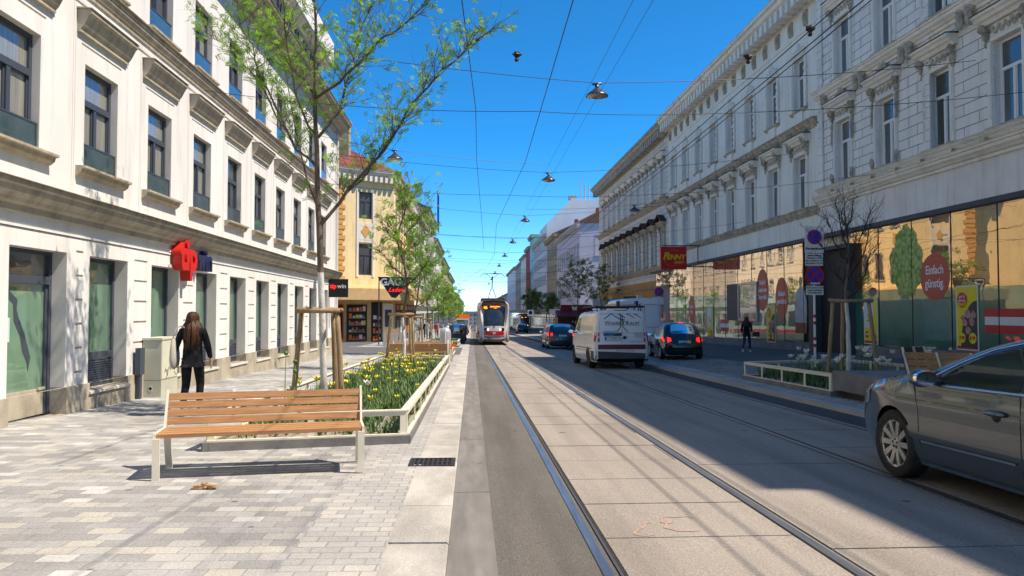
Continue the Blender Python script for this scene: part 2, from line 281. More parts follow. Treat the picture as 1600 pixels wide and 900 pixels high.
def text(s, size, m, parent, loc, rz=0, depth=.004, align='CENTER', bold=0., shear=0., sx=1., name='lettering', tilt=pi/2, ry=0):
    key = (s, size, m, depth, align, bold, shear)
    if key not in _tc:
        c = bpy.data.curves.new('lettering', 'FONT'); c.body = s; c.size = size; c.align_x = align; c.align_y = 'CENTER'; c.extrude = depth; c.offset = bold; c.shear = shear; c.resolution_u = 3
        o = bpy.data.objects.new('tmp', c); COL.objects.link(o); bpy.context.view_layer.update()
        me = bpy.data.meshes.new_from_object(o.evaluated_get(bpy.context.evaluated_depsgraph_get())); bpy.data.objects.remove(o)
        me.materials.clear(); me.materials.append(M[m]); me.name = 'lettering'; _tc[key] = me
    o = bpy.data.objects.new(name, _tc[key]); COL.objects.link(o); o.parent = parent; o.location = loc; o.rotation_euler = (tilt, ry, rz); o.scale = (sx, 1, 1); return o
# ------------------------------------------------------------------ setting: ground sheets
def sheet(name, x0, x1, y0, y1, m, lift=0., step=None, kind='structure', hx=None):
    mb = MB(); f = hx or gz; e = 1e-4
    n = max(1, int((y1-y0)/(step or 1e9)))
    for i in range(n):
        a = y0+(y1-y0)*i/n; b = y0+(y1-y0)*(i+1)/n
        xa, xb = x0+e, x1-e
        mb.quad((x0, a, f(xa, a)+lift), (x1, a, f(xb, a)+lift), (x1, b, f(xb, b)+lift), (x0, b, f(xa, b)+lift))
    o = mb.build(name, m); o['kind'] = 'structure'; return o
def road_h(x, y): return -S*y
g = MB(); g.quad((-900,-200,S*200-.03), (900,-200,S*200-.03), (900,3000,-S*3000-.03), (-900,3000,-S*3000-.03)); struct(g.build('ground', 'asphalt_dark'))
sheet('road', -.15, 6.3, -60, 900, 'asphalt_dark', -.012, hx=road_h)
sheet('road_asphalt_strip', .16, .88, -60, 300, 'asphalt', -.004, hx=road_h)
g = MB()
for i in range(-30, 60):   # gutter stones, 3 m long with open joints
    a = i*3+.65; b = a+2.985
    for x0, x1 in ((-.15, .16),): g.add([(x0,a,-S*a),(x1,a,-S*a),(x1,b,-S*b),(x0,b,-S*b),(x0,a,-S*a-.03),(x1,a,-S*a-.03),(x1,b,-S*b-.03),(x0,b,-S*b-.03)], [(0,1,2,3),(4,5,1,0),(6,7,3,2),(5,6,2,1),(7,4,0,3)])
struct(g.build('gutter', 'gutter'))
g = MB()
def slabs(x0, x1, L, off, y0=-40, y1=150):
    y = y0+off
    while y < y1:
        a, b = y, y+L-.018; y += L; dz = -.002 + random.uniform(-.002, .002)
        g.add([(x0,a,-S*a+dz),(x1,a,-S*a+dz),(x1,b,-S*b+dz),(x0,b,-S*b+dz),(x0,a,-S*a-.04),(x1,a,-S*a-.04),(x1,b,-S*b-.04),(x0,b,-S*b-.04)], [(0,1,2,3),(4,5,1,0),(6,7,3,2),(5,6,2,1),(7,4,0,3)])
slabs(.935, 2.27, .98, .1); slabs(2.40, 4.02, 2.95, .6); slabs(4.20, 5.52, 1.47, .3)
struct(g.build('track_slabs', 'slab'))
def rail(xc, name_label, wide):
    mb = MB(); y0, y1 = -40, 150
    def strip(a, b, h0, h1, mi):
        mb.add([(a,y0,-S*y0+h1),(b,y0,-S*y0+h1),(b,y1,-S*y1+h1),(a,y1,-S*y1+h1),(a,y0,-S*y0+h0),(b,y0,-S*y0+h0),(b,y1,-S*y1+h0),(a,y1,-S*y1+h0)], [(0,1,2,3),(0,3,7,4),(1,5,6,2),(4,5,1,0)], mi)
    s = 1 if wide else -1
    A = sorted((xc-s*.035, xc+s*.030)); strip(A[0], A[1], -.05, .003, 0)
    B = sorted((xc+s*.030, xc+s*.068)); strip(B[0], B[1], -.08, -.035, 1)
    C_ = sorted((xc+s*.068, xc+s*.086)); strip(C_[0], C_[1], -.05, -.002, 2)
    D = sorted((xc+s*.086, xc+s*.112)); strip(D[0], D[1], -.05, -.006, 1)
    D = sorted((xc-s*.060, xc-s*.035)); strip(D[0], D[1], -.05, -.005, 3)
    return tag(mb.build('tram_rail', ['steel', 'rubber', 'darkgrey', 'gutter']), name_label, 'rail')
rail(.822, 'shiny grooved tram rail nearest the left gutter, beside the speckled asphalt strip', True)
rail(2.322, 'shiny grooved tram rail on the right edge of the sunlit concrete slabs', False)
rail(4.10, 'grooved tram rail in the shade passing under the front wheel of the grey sedan', True)
rail(5.60, 'thin gleaming tram rail farthest right, beside the dark asphalt strip', False)
def lsw(x, y): return gz(x, y)
sheet('left_sidewalk', -1.15, -.55+.0, -60, 900, 'setts', .0)
sheet('left_sidewalk_pavers', -7.2, -1.15, -60, 900, 'pavers', .0)
sheet('left_side_street', -80, -7.2, -60, 900, 'asphalt_walk', .0, hx=lambda x, y: gz(-7.2, y))
mb = MB(); y = -40.
while y < 250:
    a, b = y, y+1.48; y += 1.5; z = lambda yy, xx: gz(xx, yy)+.002
    x0, x1 = -.55, -.152; dz = random.uniform(-.003, .003)
    mb.add([(x0,a,z(a,x0)+dz),(x1-.012,a,z(a,x1)+dz),(x1-.012,b,z(b,x1)+dz),(x0,b,z(b,x0)+dz),(x1,a,z(a,x1)-.012),(x1,b,z(b,x1)-.012),(x1,a,-S*a-.05),(x1,b,-S*b-.05),(x0,a,z(a,x0)-.06),(x0,b,z(b,x0)-.06)],
           [(0,1,2,3),(1,4,5,2),(4,6,7,5),(0,8,6,4,1),(3,2,5,7,9)])
struct(mb.build('left_kerb', 'kerb'))
sheet('left_crossing', -7.5, -.56, 35.8, 46, 'asphalt_walk', .006)
sheet('left_crossing_kerb', -7.5, -.56, 46, 46.35, 'kerb', .012)
mb = MB(); y = -40.
while y < 200:
    a, b = y, y+.985; y += 1.; x0, x1 = 6.3, 6.58; 
    mb.box(x0, x1, 0, .985, -.2, .068); n = len(mb.v)
    for k in range(n-8, n): p = mb.v[k]; mb.v[k] = Vector((p.x, p.y+a, p.z - S*(p.y+a)))
struct(mb.build('right_kerb', 'kerb_dark'))
sheet('right_sett_strip', 6.58, 7.0, -60, 900, 'setts_grey', .0)
sheet('parking_bay', 7.0, 9.6, -60, 900, 'cobble', .0)
sheet('right_sidewalk', 9.6, 15.4, -60, 900, 'asphalt_walk', .0)
sheet('right_side_street', 15.4, 80, -60, 900, 'asphalt_walk', .0, hx=lambda x, y: gz(15.4, y))
# ------------------------------------------------------------------ buildings
def wall(mb, u0, u1, z0, z1, ops, mi=0, rmi=None, back=None):
    """front face at y=0 with real openings (ua, ub, za, zb, depth, closed)"""
    rmi = mi if rmi is None else rmi
    us = sorted({u0, u1} | {o[0] for o in ops} | {o[1] for o in ops}); zs = sorted({z0, z1} | {o[2] for o in ops} | {o[3] for o in ops})
    us = [u for u in us if u0 <= u <= u1]; zs = [z for z in zs if z0 <= z <= z1]
    for j in range(len(zs)-1):
        run = None
        for i in range(len(us)-1):
            uc, zc = (us[i]+us[i+1])/2, (zs[j]+zs[j+1])/2
            solid = not any(o[0] < uc < o[1] and o[2] < zc < o[3] for o in ops)
            if solid and run is None: run = us[i]
            if not solid and run is not None: mb.quad((run,0,zs[j]), (us[i],0,zs[j]), (us[i],0,zs[j+1]), (run,0,zs[j+1]), mi); run = None
        if run is not None: mb.quad((run,0,zs[j]), (us[-1],0,zs[j]), (us[-1],0,zs[j+1]), (run,0,zs[j+1]), mi)
    for a, b, c, d, dep, closed in ops:
        mb.quad((a,0,c),(a,dep,c),(a,dep,d),(a,0,d),rmi); mb.quad((b,0,c),(b,0,d),(b,dep,d),(b,dep,c),rmi)
        if d < z1-1e-4: mb.quad((a,0,d),(a,dep,d),(b,dep,d),(b,0,d),rmi)
        if c > z0+1e-4: mb.quad((a,0,c),(b,0,c),(b,dep,c),(a,dep,c),rmi)
        if closed: mb.quad((a,dep,c),(b,dep,c),(b,dep,d),(a,dep,d),rmi)
_wc = {}
def win_meshes(kind, w, h, frame, glass, depth, extra):
    key = (kind, round(w,2), round(h,2), frame, glass, depth, extra)
    if key in _wc: return _wc[key]
    f, p, y0, y1 = MB(), MB(), depth-.07, depth-.01; b = .07; x0, x1 = -w/2, w/2; out = []
    f.box(x0, x0+b, y0, y1, 0, h); f.box(x1-b, x1, y0, y1, 0, h); f.box(x0+b, x1-b, y0, y1, 0, b); f.box(x0+b, x1-b, y0, y1, h-b, h)
    tz = h*.66
    if kind in ('case', 'tilt'):
        f.box(x0+b, x1-b, y0-.02, y1, tz-.05, tz+.05); f.box(-.045, .045, y0-.012, y1, b, tz-.05)
        for a, c in ((x0+b, -.045), (.045, x1-b)):
            f.box(a, a+.035, y0+.015, y1, b, tz-.05); f.box(c-.035, c, y0+.015, y1, b, tz-.05)
    elif kind == 'shop':
        lz = h*.24
        f.box(x0+b, x1-b, y0, y1, lz-.06, lz+.06)
        for k in range(9): z = b+.02+k*(lz-.1-b)/9; f.add([(x0+b,y0+.005,z),(x1-b,y0+.005,z),(x1-b,y0+.035,z+.035),(x0+b,y0+.035,z+.035),(x0+b,y0+.045,z),(x1-b,y0+.045,z)], [(0,1,2,3),(0,4,5,1)])
        f.box(x0+b, x1-b, y1-.012, y1, b, lz-.06)
    elif kind == 'single': f.box(x0+b, x1-b, y0-.01, y1, h*.5-.035, h*.5+.035)
    p.quad((x0+b*.5, depth-.03, .02), (x1-b*.5, depth-.03, .02), (x1-b*.5, depth-.03, h-.02), (x0+b*.5, depth-.03, h-.02))
    out.append(('window', f.mesh('window', frame), None)); out.append(('pane', p.mesh('pane', glass), None))
    if extra == 'plain_hood':
        m = MB(); W2 = w/2+.27
        prof = [(0,h+.44),(0,h+.80),(.22,h+.80),(.22,h+.74),(.18,h+.70),(.14,h+.62),(.10,h+.54),(.06,h+.49),(.06,h+.44)]
        m.ext(prof, -W2, W2); m.ext([(0,h+.806),(0,h+.832),(.245,h+.812),(.245,h+.806)], -W2-.03, W2+.03)
        out.append(('window_hood', m.mesh('window_hood', 'trim'), None))
        m = MB(); m.ext([(-.02,0),(.16,-.01),(.16,-.045),(.11,-.055),(.09,-.115),(.03,-.165),(0,-.165),(0,-.01)], -W2+.02, W2-.02); out.append(('window_sill', m.mesh('window_sill', 'trim'), None))
        m = MB(); m.box(x0+.02, x1-.02, .03, .042, .04, .38); out.append(('balustrade', m.mesh('balustrade', 'teal_glass'), None))
        m = MB(); m.box(x0+.01, x1-.01, .02, .052, .38, .405); m.box(x0+.01, x0+.04, .022, .05, .0, .38); m.box(x1-.04, x1-.01, .022, .05, .0, .38); out.append(('rail', m.mesh('rail', 'frame_dark'), None))
    if extra == 'rail':
        m = MB(); m.box(x0+.01, x1-.01, .02, .052, .42, .45); m.box(x0+.02, x1-.02, .03, .042, .02, .42, 1); out.append(('balustrade', m.mesh('balustrade', ['frame_dark', 'teal_glass']), None))
        m = MB(); m.ext([(-.02,0),(.14,-.01),(.14,-.05),(0,-.08)], x0-.14, x1+.14); out.append(('window_sill', m.mesh('window_sill', 'trim'), None))
    if extra in ('ornate', 'gable', 'acorn', 'keyed'):
        m = MB(); tm = 'trim_old'; rnd = random.Random(5)
        for sx in (-1, 1):
            a = sx*(w/2+.03); q = sx*(w/2+.20); lo, hi = min(a,q), max(a,q); m.box(lo, hi, -.07, 0, -.05, h+.02, 2); m.box(lo+.04, hi-.04, -.09, -.07, .25, h-.3, 2)
        m.box(-w/2-.03, w/2+.03, -.06, 0, h+.01, h+.12, 2)
        if extra == 'keyed':
            for k in range(7):
                a = (k-3)*.30; x = sin(a)*(w/2+.32); z = h-.12+cos(a)*.62+ (0.22 if k == 3 else 0); m.beam((x*.62, -.05, h+.02+ .1*cos(a)), (x, -.05, z), .12, .10, 2, up=(0,1,0))
            for k in range(6):
                for sx in (-1, 1): m.box(sx*(w/2+.16)-.12, sx*(w/2+.16)+.12, -.11, -.065, .3*k*h/2.1, .3*k*h/2.1+.17, 2)
        else:
            W2 = w/2+.42
            m.ext([(0,h+.52),(0,h+.86),(.40,h+.86),(.40,h+.78),(.33,h+.74),(.28,h+.66),(.20,h+.62),(.14,h+.52)], -W2, W2, 2)
            m.ext([(0,h+.868),(0,h+.92),(.44,h+.88),(.44,h+.868)], -W2-.03, W2+.03, 1)
            m.box(-w/2, w/2, -.04, 0, h+.14, h+.5, 2)
            for k in range(9): x = (k-4)*w/9; m.blob((x, -.06, h+.32+.05*(-1)**k), (.08, .05, .09), 0, 5, .35)
            for sx in (-1, 1):
                x = sx*(w/2+.22)
                m.blob((x, -.16, h+.42), (.11,.14,.15), 0, 5, .25); m.blob((x, -.10, h+.20), (.09,.08,.14), 0, 5, .3); m.blob((x, -.06, h-.02), (.07,.06,.12), 0, 5, .3)
                if extra == 'acorn':
                    for k in range(5): m.blob((x, -.10, h-.2-k*.17), (.07-.006*k,.06,.10), 0, 4, .4)
                    m.blob((x, -.12, .2), (.08,.08,.2), 0, 5, .3)
            if extra == 'gable':
                for sx in (-1, 1): m.beam((sx*(W2+.08), -.22, h+.86), (0, -.22, h+1.42), .62, .09, 3, up=(0,0,1))
                m.add([(-W2,-.12,h+.87),(W2,-.12,h+.87),(0,-.12,h+1.36)], [(0,1,2)], 2); m.blob((0,-.2,h+1.02),(.2,.12,.2),0,6,.3)
            if extra == 'acorn': 
                for k in range(5): m.blob(((k-2)*.17, -.12, h+1.0+.12*(2-abs(k-2))), (.12,.09,.12), 0, 5, .35)
        out.append(('window_hood', m.mesh('window_hood', [tm, 'roof_dark', 'trim_old' if extra == 'gable' else 'plaster_cream' if extra != 'acorn' else 'plaster_grey', 'roof_brown']), None))
        m = MB(); m.ext([(-.02,0),(.16,-.01),(.16,-.06),(.08,-.12),(0,-.16)], x0-.24, x1+.24); out.append(('window_sill', m.mesh('window_sill', 'trim_old'), None))
    if extra == 'band':
        m = MB(); m.box(x0-.14, x1+.14, -.04, 0, h+.0, h+.16); m.box(x0-.14, x0, -.04, 0, 0, h); m.box(x1, x1+.14, -.04, 0, 0, h); m.ext([(-.02,0),(.13,-.01),(.13,-.07),(0,-.12)], x0-.2, x1+.2); out.append(('window_frame', m.mesh('window_frame', 'conc_light'), None))
    if extra == 'sillonly':
        m = MB(); m.ext([(-.1,0),(.07,-.02),(.07,-.06),(0,-.09)], x0-.03, x1+.08); out.append(('window_sill', m.mesh('window_sill', 'reveal'), None))
    _wc[key] = out; return out
def window(parent, u, z, w, h, frame='frame_white', glass='win_glass', kind='case', depth=.22, extra=None, lm=None, name='window'):
    ms = win_meshes(kind, w, h, frame, glass, depth, extra)
    o = bpy.data.objects.new(name, ms[0][1]); COL.objects.link(o); o.parent = parent
    mtx = (lm or Matrix()) @ Matrix.Translation((u, 0, z)); o.location = mtx.translation; o.rotation_euler = mtx.to_euler()
    for nm, me, _ in ms[1:]: inst(me, nm, o)
    return o
def cornice(root, u0, u1, z, out, h, m='trim', lm=None, dent=0, name='cornice', ends=False):
    mb = MB(lm); prof = [(0,z),(0,z+h),(out,z+h),(out,z+h*.84),(out*.86,z+h*.78),(out*.80,z+h*.58),(out*.55,z+h*.42),(out*.45,z+h*.30),(out*.25,z+h*.22),(out*.22,z)]
    mb.ext(prof, u0, u1); mb.ext([(0,z+h+.004),(0,z+h+.05),(out+.04,z+h+.012),(out+.04,z+h+.004)], u0-.02, u1+.02)
    if dent:
        u = u0+dent*.5
        while u < u1-.1: mb.box(u, u+dent*.5, -out*.75, -out*.2, z-h*.25, z+h*.4); u += dent
    return mb.build(name, m, root)
RA = R(90)
# ---- left white building (facade x=-6.3, faces +X): local u = y - Y0
Y0 = -20.
L1 = thing('corner_building', 'long white plastered building on the left with grey window hoods and green shop windows', 'building', (-6.3, Y0, 0), RA)
LEN = 54.8; ops1 = []; gf = []
ygf = [(10.42, 11.86, True)] + [(12.55+2.365*k, 13.90+2.365*k, False) for k in range(9)]
for k in range(-12, 0): ygf.append((12.55+2.365*k-1.2 if k < 0 else 0, 12.55+2.365*k+.15, False))
ygf = [(a, b, d) for a, b, d in ygf if a > Y0+.5 and (b < 10.2 or a > 10.3)]
mb = MB()
grooves = []
for a, b, d in ygf:
    zb = .02 if d else .19-.0125*(a-12.7); zt = 2.40
    if d: zb = gz(-6.3, a)-.02
    ops1.append((a-Y0, b-Y0, zb, zt, .32, False)); gf.append((a, b, zb, zt, d))
for k in range(len(gf)):
    a, b, zb, zt, d = gf[k]
    nxt = min([q[0] for q in gf if q[0] > b] + [LEN+Y0])
    if nxt-b > .55 and nxt-b < 1.6:
        z = .50
        while z < 2.45: grooves.append((b-Y0+.27, nxt-Y0-.20, z, z+.035, .03, True)); z += .385
        for uu in (b-Y0+.20, nxt-Y0-.15): pass
plz = .31
wall(mb, 0, LEN, plz, 2.86, [(o[0],o[1],max(o[2],plz+.0),o[3],o[4],o[5]) for o in ops1]+grooves, 0, 1)
mb2 = MB(Matrix.Translation((0,-.035,0))); wall(mb2, 0, LEN, -1.3, plz, [(o[0],o[1],o[2],plz,.355,False) for o in ops1], 0, 0); mb2.quad((0,0,plz),(LEN,0,plz),(LEN,.035,plz),(0,.035,plz))
mb2.build('plinth', 'plinth', L1)
mb.box(0, LEN, -.012, 0, 2.655, 2.665, 2); mb.box(0, LEN, -.02, -.001, 2.665, 2.70, 0)
up = []; u1y = [12.30+2.36*k for k in range(-13, 10)]
for y in u1y: up.append((y-Y0, y+1.12-Y0, 3.82, 5.52, .20, False)); up.append((y-Y0, y+1.12-Y0, 7.05, 8.62, .20, False))
for y in u1y: up.append((y-.12-Y0, y+1.24-Y0, 5.80, 5.835, .02, True))
up = [o for o in up if o[0] > .2 and o[1] < LEN-.3]
wall(mb, 0, LEN, 2.86, 9.75, up, 0, 1)
mb.box(0, LEN, .36, 13, -1.3, 9.9, 0); mb.quad((0,0,-1.3),(0,.36,-1.3),(0,.36,9.9),(0,0,9.9),0); mb.quad((LEN,0,-1.3),(LEN,0,9.9),(LEN,.36,9.9),(LEN,.36,-1.3),0)
for y in u1y:   # thin pilaster seams beside each window bay
    for dd in (-.36, -.30): mb.box(y+dd-Y0-.008, y+dd-Y0+.008, -.004, .0, 3.3, 6.75, 1)
mb.build('wall', ['plaster_white', 'reveal', 'plinth_dark'], L1)
cornice(L1, 0, LEN, 2.87, .30, .38); cornice(L1, 0, LEN, 6.62, .13, .28, 'trim'); cornice(L1, -.0, LEN+.3, 9.72, .62, .55)
mb = MB(); mb.box(0, LEN, -.02, .0, 6.46, 6.50); mb.build('string_course', 'reveal', L1)
for y in u1y:
    if y-Y0 > .3 and y+1.5-Y0 < LEN:
        window(L1, y+.56-Y0, 3.82, 1.12, 1.70, 'frame_dark', random.choice(['win_curtain','win_glass','win_curtain']), 'case', .19, 'plain_hood')
        window(L1, y+.56-Y0, 7.05, 1.12, 1.57, 'frame_dark', random.choice(['win_curtain','win_glass']), 'case', .19, 'rail')
for a, b, zb, zt, d in gf:
    if not d: window(L1, (a+b)/2-Y0, zb, b-a, zt-zb, 'frame_dark', 'green_glass', 'shop', .30, 'sillonly', name='shop_window')
# entrance door with peeling film
a, b, zb, zt, d = [q for q in gf if q[4]][0]; u0, u1 = a-Y0, b-Y0
mb = MB(); mb.box(u0, u0+.06, .22, .30, zb, zt); mb.box(u1-.07, u1, .22, .30, zb, zt); mb.box(u0+.06, u1-.07, .22, .30, zt-.05, zt); mb.box(u0+.06, u1-.07, .20, .30, zb+2.0, zb+2.12); mb.box(u0+.06, u0+.12, .24, .29, zb, zb+2.); mb.box(u1-.13, u1-.07, .24, .29, zb, zb+2.)
dr = mb.build('door', 'frame_dark', L1)
mb = MB(); mb.quad((u0+.1,.27,zb+.42),(u1-.1,.27,zb+.42),(u1-.1,.27,zb+2.02),(u0+.1,.27,zb+2.02)); mb.build('door_glass', 'green_glass', dr)
mb = MB(); mb.quad((u0+.06,.265,zb+2.12),(u1-.07,.265,zb+2.12),(u1-.07,.265,zt-.05),(u0+.06,.265,zt-.05)); mb.build('transom_glass', 'win_glass', dr)
mb = MB(); mb.box(u0+.12,u1-.13,.25,.28,zb+.03,zb+.42); mb.box(u1-.30,u1-.12,.22,.24,zb+.40,zb+.44); mb.build('kick_plate', 'plinth', dr)
mb = MB(); mb.box(u0+.20,u0+.48,.262,.266,zb+1.15,zb+1.5); mb.build('notice', 'paper', dr)
mb = MB(); pts = [(.30,1.98),(.40,1.80),(.56,1.70),(.58,1.45),(.74,1.22),(.80,1.0),(.90,.85),(.94,.70),(1.0,.9),(.93,1.05),(.85,1.24),(.70,1.48),(.64,1.62),(.66,1.76),(.50,1.86),(.36,1.99)]
mb.add([(u0+p*1.0, .2655, zb+q) for p, q in pts], [tuple(range(len(pts)))]); mb.build('torn_film', 'frame_dark', dr)
# penthouse on the roof
mb = MB(); mb.box(0, LEN-.8, .62, 12, 9.9, 12.75, 0); mb.build('penthouse_wall', 'penthouse_panel', L1)
pw = MB(); pw.box(0,.9,-.03,0,0,2.1,0); pw.box(-.04,0,-.06,0,-.04,2.14,1); pw.box(.9,.94,-.06,0,-.04,2.14,1); pw = pw.mesh('penthouse_window', ['teal_glass','frame_dark'])
k = 13.
while k < LEN-2: inst(pw, 'penthouse_window', L1, (k, .62, 10.4)); k += 1.35
mb = MB(); mb.ext([(-12,12.75),(-.25,12.75),(-.12,12.85),(-.12,13.9),(-12,13.9)], 0, LEN-.35); mb.build('penthouse_parapet', 'plaster_white', L1)
mb = MB(); mb.box(0, LEN-1.5, 1.4, 12, 13.9, 16.4, 0); mb.box(0, LEN-1.0, .6, 12, 16.4, 17.6, 1); mb.build('upper_storey', ['teal_glass','plaster_white'], L1)
mb = MB(); mb.box(0, LEN-1.5, .3, .33, 10.35, 11.25); mb.build('balustrade', 'teal_glass', L1)
mb = MB(); mb.tube([(LEN-.35,-.09,-.9),(LEN-.35,-.09,9.7)], .05, 8); mb.build('downpipe', 'reveal', L1)
# betting shop sign: three-dimensional letters on the wall
SG = thing('shop_sign', 'red and navy three-dimensional letters reading tipwin on the white wall above the woman', 'sign', (-6.3, 15.6, 2.6), RA)
text('tip', .92, 'red', SG, (.66,-.13,.06), 0, .10, bold=.03, sx=.95, name='red_letters')
text('win', .68, 'navy', SG, (1.82,-.10,.04), 0, .07, bold=.02, sx=.9, name='navy_letters')
mb = MB(); mb.box(.1,2.4,-.03,-.002,-.2,-.14); mb.box(.1,2.4,-.03,-.002,.12,.18); mb.build('mounting_rail', 'reveal', SG)
SB = thing('hanging_sign', 'black box sign with red and white tipwin lettering at the corner of the white building', 'sign', (-6.3, 33.0, 2.5))
mb = MB(); mb.box(0, .84, -.08, .08, -.40, .40); mb.build('sign_box', 'black', SB)
mb = MB(); mb.beam((-.05,0,.3),(.2,0,.3),.04,.04); mb.build('bracket', 'darkgrey', SB)
text('tip', .27, 'redemit', SB, (.21,-.09,.08), bold=.004); text('win', .27, 'white', SB, (.58,-.09,.08), bold=.004)
SN = thing('street_name_plate', 'small dark blue street name plate on the white wall high above the tripod tree', 'sign', (-6.28, 31.3, 3.25), RA)
mb = MB(); mb.box(-.35,.35,-.02,0,-.16,.16); mb.build('plate', 'navy', SN)
mb = MB(); mb.box(-.28,.28,-.024,-.02,-.04,.04); mb.build('name_strip', 'white', SN)

# ---- right side. facade x=XR, faces -X; local u = Ytop - y
XR = 15.3
def right_building(name, label, y0, y1, base=None):
    r = thing(name, label, 'building', (XR, y1, 0), -RA); return r
# A
A1 = 31.64; A0 = 4.3
A = right_building('stone_block_building', 'near right pale building with incised block joints, ornate window surrounds and supermarket glazing below', A0, A1)
ys = [30.1-.62-3.12*k for k in range(0, 8)]; opA = []
wA = 1.15
for y in ys: opA += [(A1-y-wA/2, A1-y+wA/2, 6.88, 9.40, .28, False), (A1-y-wA/2, A1-y+wA/2, 11.25, 13.7, .28, False)]
mb = MB(); wall(mb, 0, A1-A0, 6.0, 18.7, opA, 0, 1); wall(mb, 0, A1-A0, 4.72, 6.0, [], 2); mb.box(0, A1-A0, .34, 13, -1, 18.7, 2); mb.build('wall', ['ashlar', 'plaster_grey', 'plaster_grey'], A)
cornice(A, 0, A1-A0, 6.02, .34, .42, 'plaster_cream'); cornice(A, 0, A1-A0, 6.62, .22, .16, 'plaster_cream'); cornice(A, 0, A1-A0, 10.62, .34, .42, 'plaster_cream'); cornice(A, 0, A1-A0, 18.35, .85, .75, 'plaster_cream', dent=.6)
o1 = MB(); o1.blob((0,-.2,0),(.14,.12,.3),0,5,.3); o1.blob((0,-.16,.2),(.2,.14,.12),0,5,.3); o1 = o1.mesh('console','trim_old')
o2 = MB(); o2.blob((0,-.1,0),(.08,.08,.14),0,5,.3); o2 = o2.mesh('console','trim_old')
for y in ys[:9]:
    for dd in (-1.35, 1.35):
        if .2 < A1-y+dd: inst(o1, 'console', A, (A1-y+dd, 0, 10.5)); inst(o2, 'console', A, (A1-y+dd*.6, 0, 6.5))
for u in (.25, 7.8):
    mb = MB(); mb.box(u-.16, u+.16, -.05, 0, 6.8, 18.3)
    for k in range(23): mb.box(u-.22, u+.22, -.09, -.02, 6.8+k*.38, 7.1+k*.38)
    mb.build('rusticated_strip', 'plaster_grey', A)
for i, y in enumerate(ys):
    if y > 14: window(A, A1-y, 6.88, wA, 2.52, 'frame_white', 'win_glass', 'case', .26, 'acorn' if i < 2 else 'ornate'); window(A, A1-y, 11.25, wA, 2.45, 'frame_white', 'win_glass', 'case', .26, 'ornate')
    else:
        window(A, A1-y, 6.88, wA, 2.52, 'frame_white', 'win_dim'); window(A, A1-y, 11.25, wA, 2.45, 'frame_white', 'win_dim')
# B
B1, B0 = 56.56, 31.64
B = right_building('cream_ornate_building', 'middle right cream building with white casement windows, heavy hoods and a bracketed eaves cornice', B0, B1)
ysB = [33.5+3.08*k for k in range(8)]; opB = []
for y in ysB: opB += [(B1-y-.62, B1-y+.62, 6.22, 8.70, .30, False), (B1-y-.58, B1-y+.58, 10.86, 13.30, .30, False)]
mb = MB(); wall(mb, 0, B1-B0, 4.72, 15.2, opB, 0, 1); mb.box(0, B1-B0, .36, 13, -1.5, 16.3, 0); mb.quad((0,0,15.2),(B1-B0,0,15.2),(B1-B0,0,16.0),(0,0,16.0)); mb.build('wall', ['plaster_cream', 'plaster_grey'], B)
cornice(B, 0, B1-B0, 15.55, 1.0, .78, 'plaster_cream', dent=.62); cornice(B, 0, B1-B0, 9.72, .30, .36, 'trim_old'); cornice(B, 0, B1-B0, 5.78, .22, .34, 'trim_old')
mb = MB(); mb.box(0, B1-B0, -.05, 0, 14.35, 14.45); mb.build('string_course', 'plaster_cream', B)
o1 = MB(); o1.blob((0,-.12,0),(.34,.14,.24),0,6,.35); o1.blob((-.3,-.1,.1),(.16,.1,.14),0,5,.3); o1.blob((.3,-.1,.1),(.16,.1,.14),0,5,.3); o1 = o1.mesh('cartouche','trim_old')
o2 = MB(); o2.blob((0,-.2,0),(.13,.2,.36),0,5,.3); o2 = o2.mesh('console','trim_old')
o3 = MB(); o3.box(-.42,.42,-.10,0,0,.66); o3 = o3.mesh('apron','plaster_cream')
o4 = MB(); o4.box(-.16,.16,-.10,0,-.35,.33); o4.blob((0,-.12,0),(.12,.08,.32),0,5,.3); o4 = o4.mesh('frieze_bracket','trim_old')
for y in ysB:
    u = B1-y; inst(o1,'cartouche',B,(u,0,9.5)); inst(o3,'apron',B,(u,0,10.13))
    for s in (-1,1): inst(o2,'console',B,(u+s*.75,0,9.5)); inst(o4,'frieze_bracket',B,(u+s*.78,0,14.95))
for i, y in enumerate(ysB):
    window(B, B1-y, 6.22, 1.24, 2.48, 'frame_white', 'win_dim', 'case', .28, 'ornate'); window(B, B1-y, 10.86, 1.16, 2.44, 'frame_white', 'win_glass', 'case', .28, 'keyed')
for nm, rt, ln in (('roof', A, A1-A0), ('roof', B, B1-B0)):
    zt = 19.15 if rt is A else 16.34
    mb = MB(); mb.add([(0,-.8,zt),(ln,-.8,zt),(ln,7,zt+3.2),(0,7,zt+3.2),(ln,14,zt),(0,14,zt)], [(0,1,2,3),(3,2,4,5),(0,3,5),(1,4,2)]); mb.build('roof', 'roof_dark', rt)
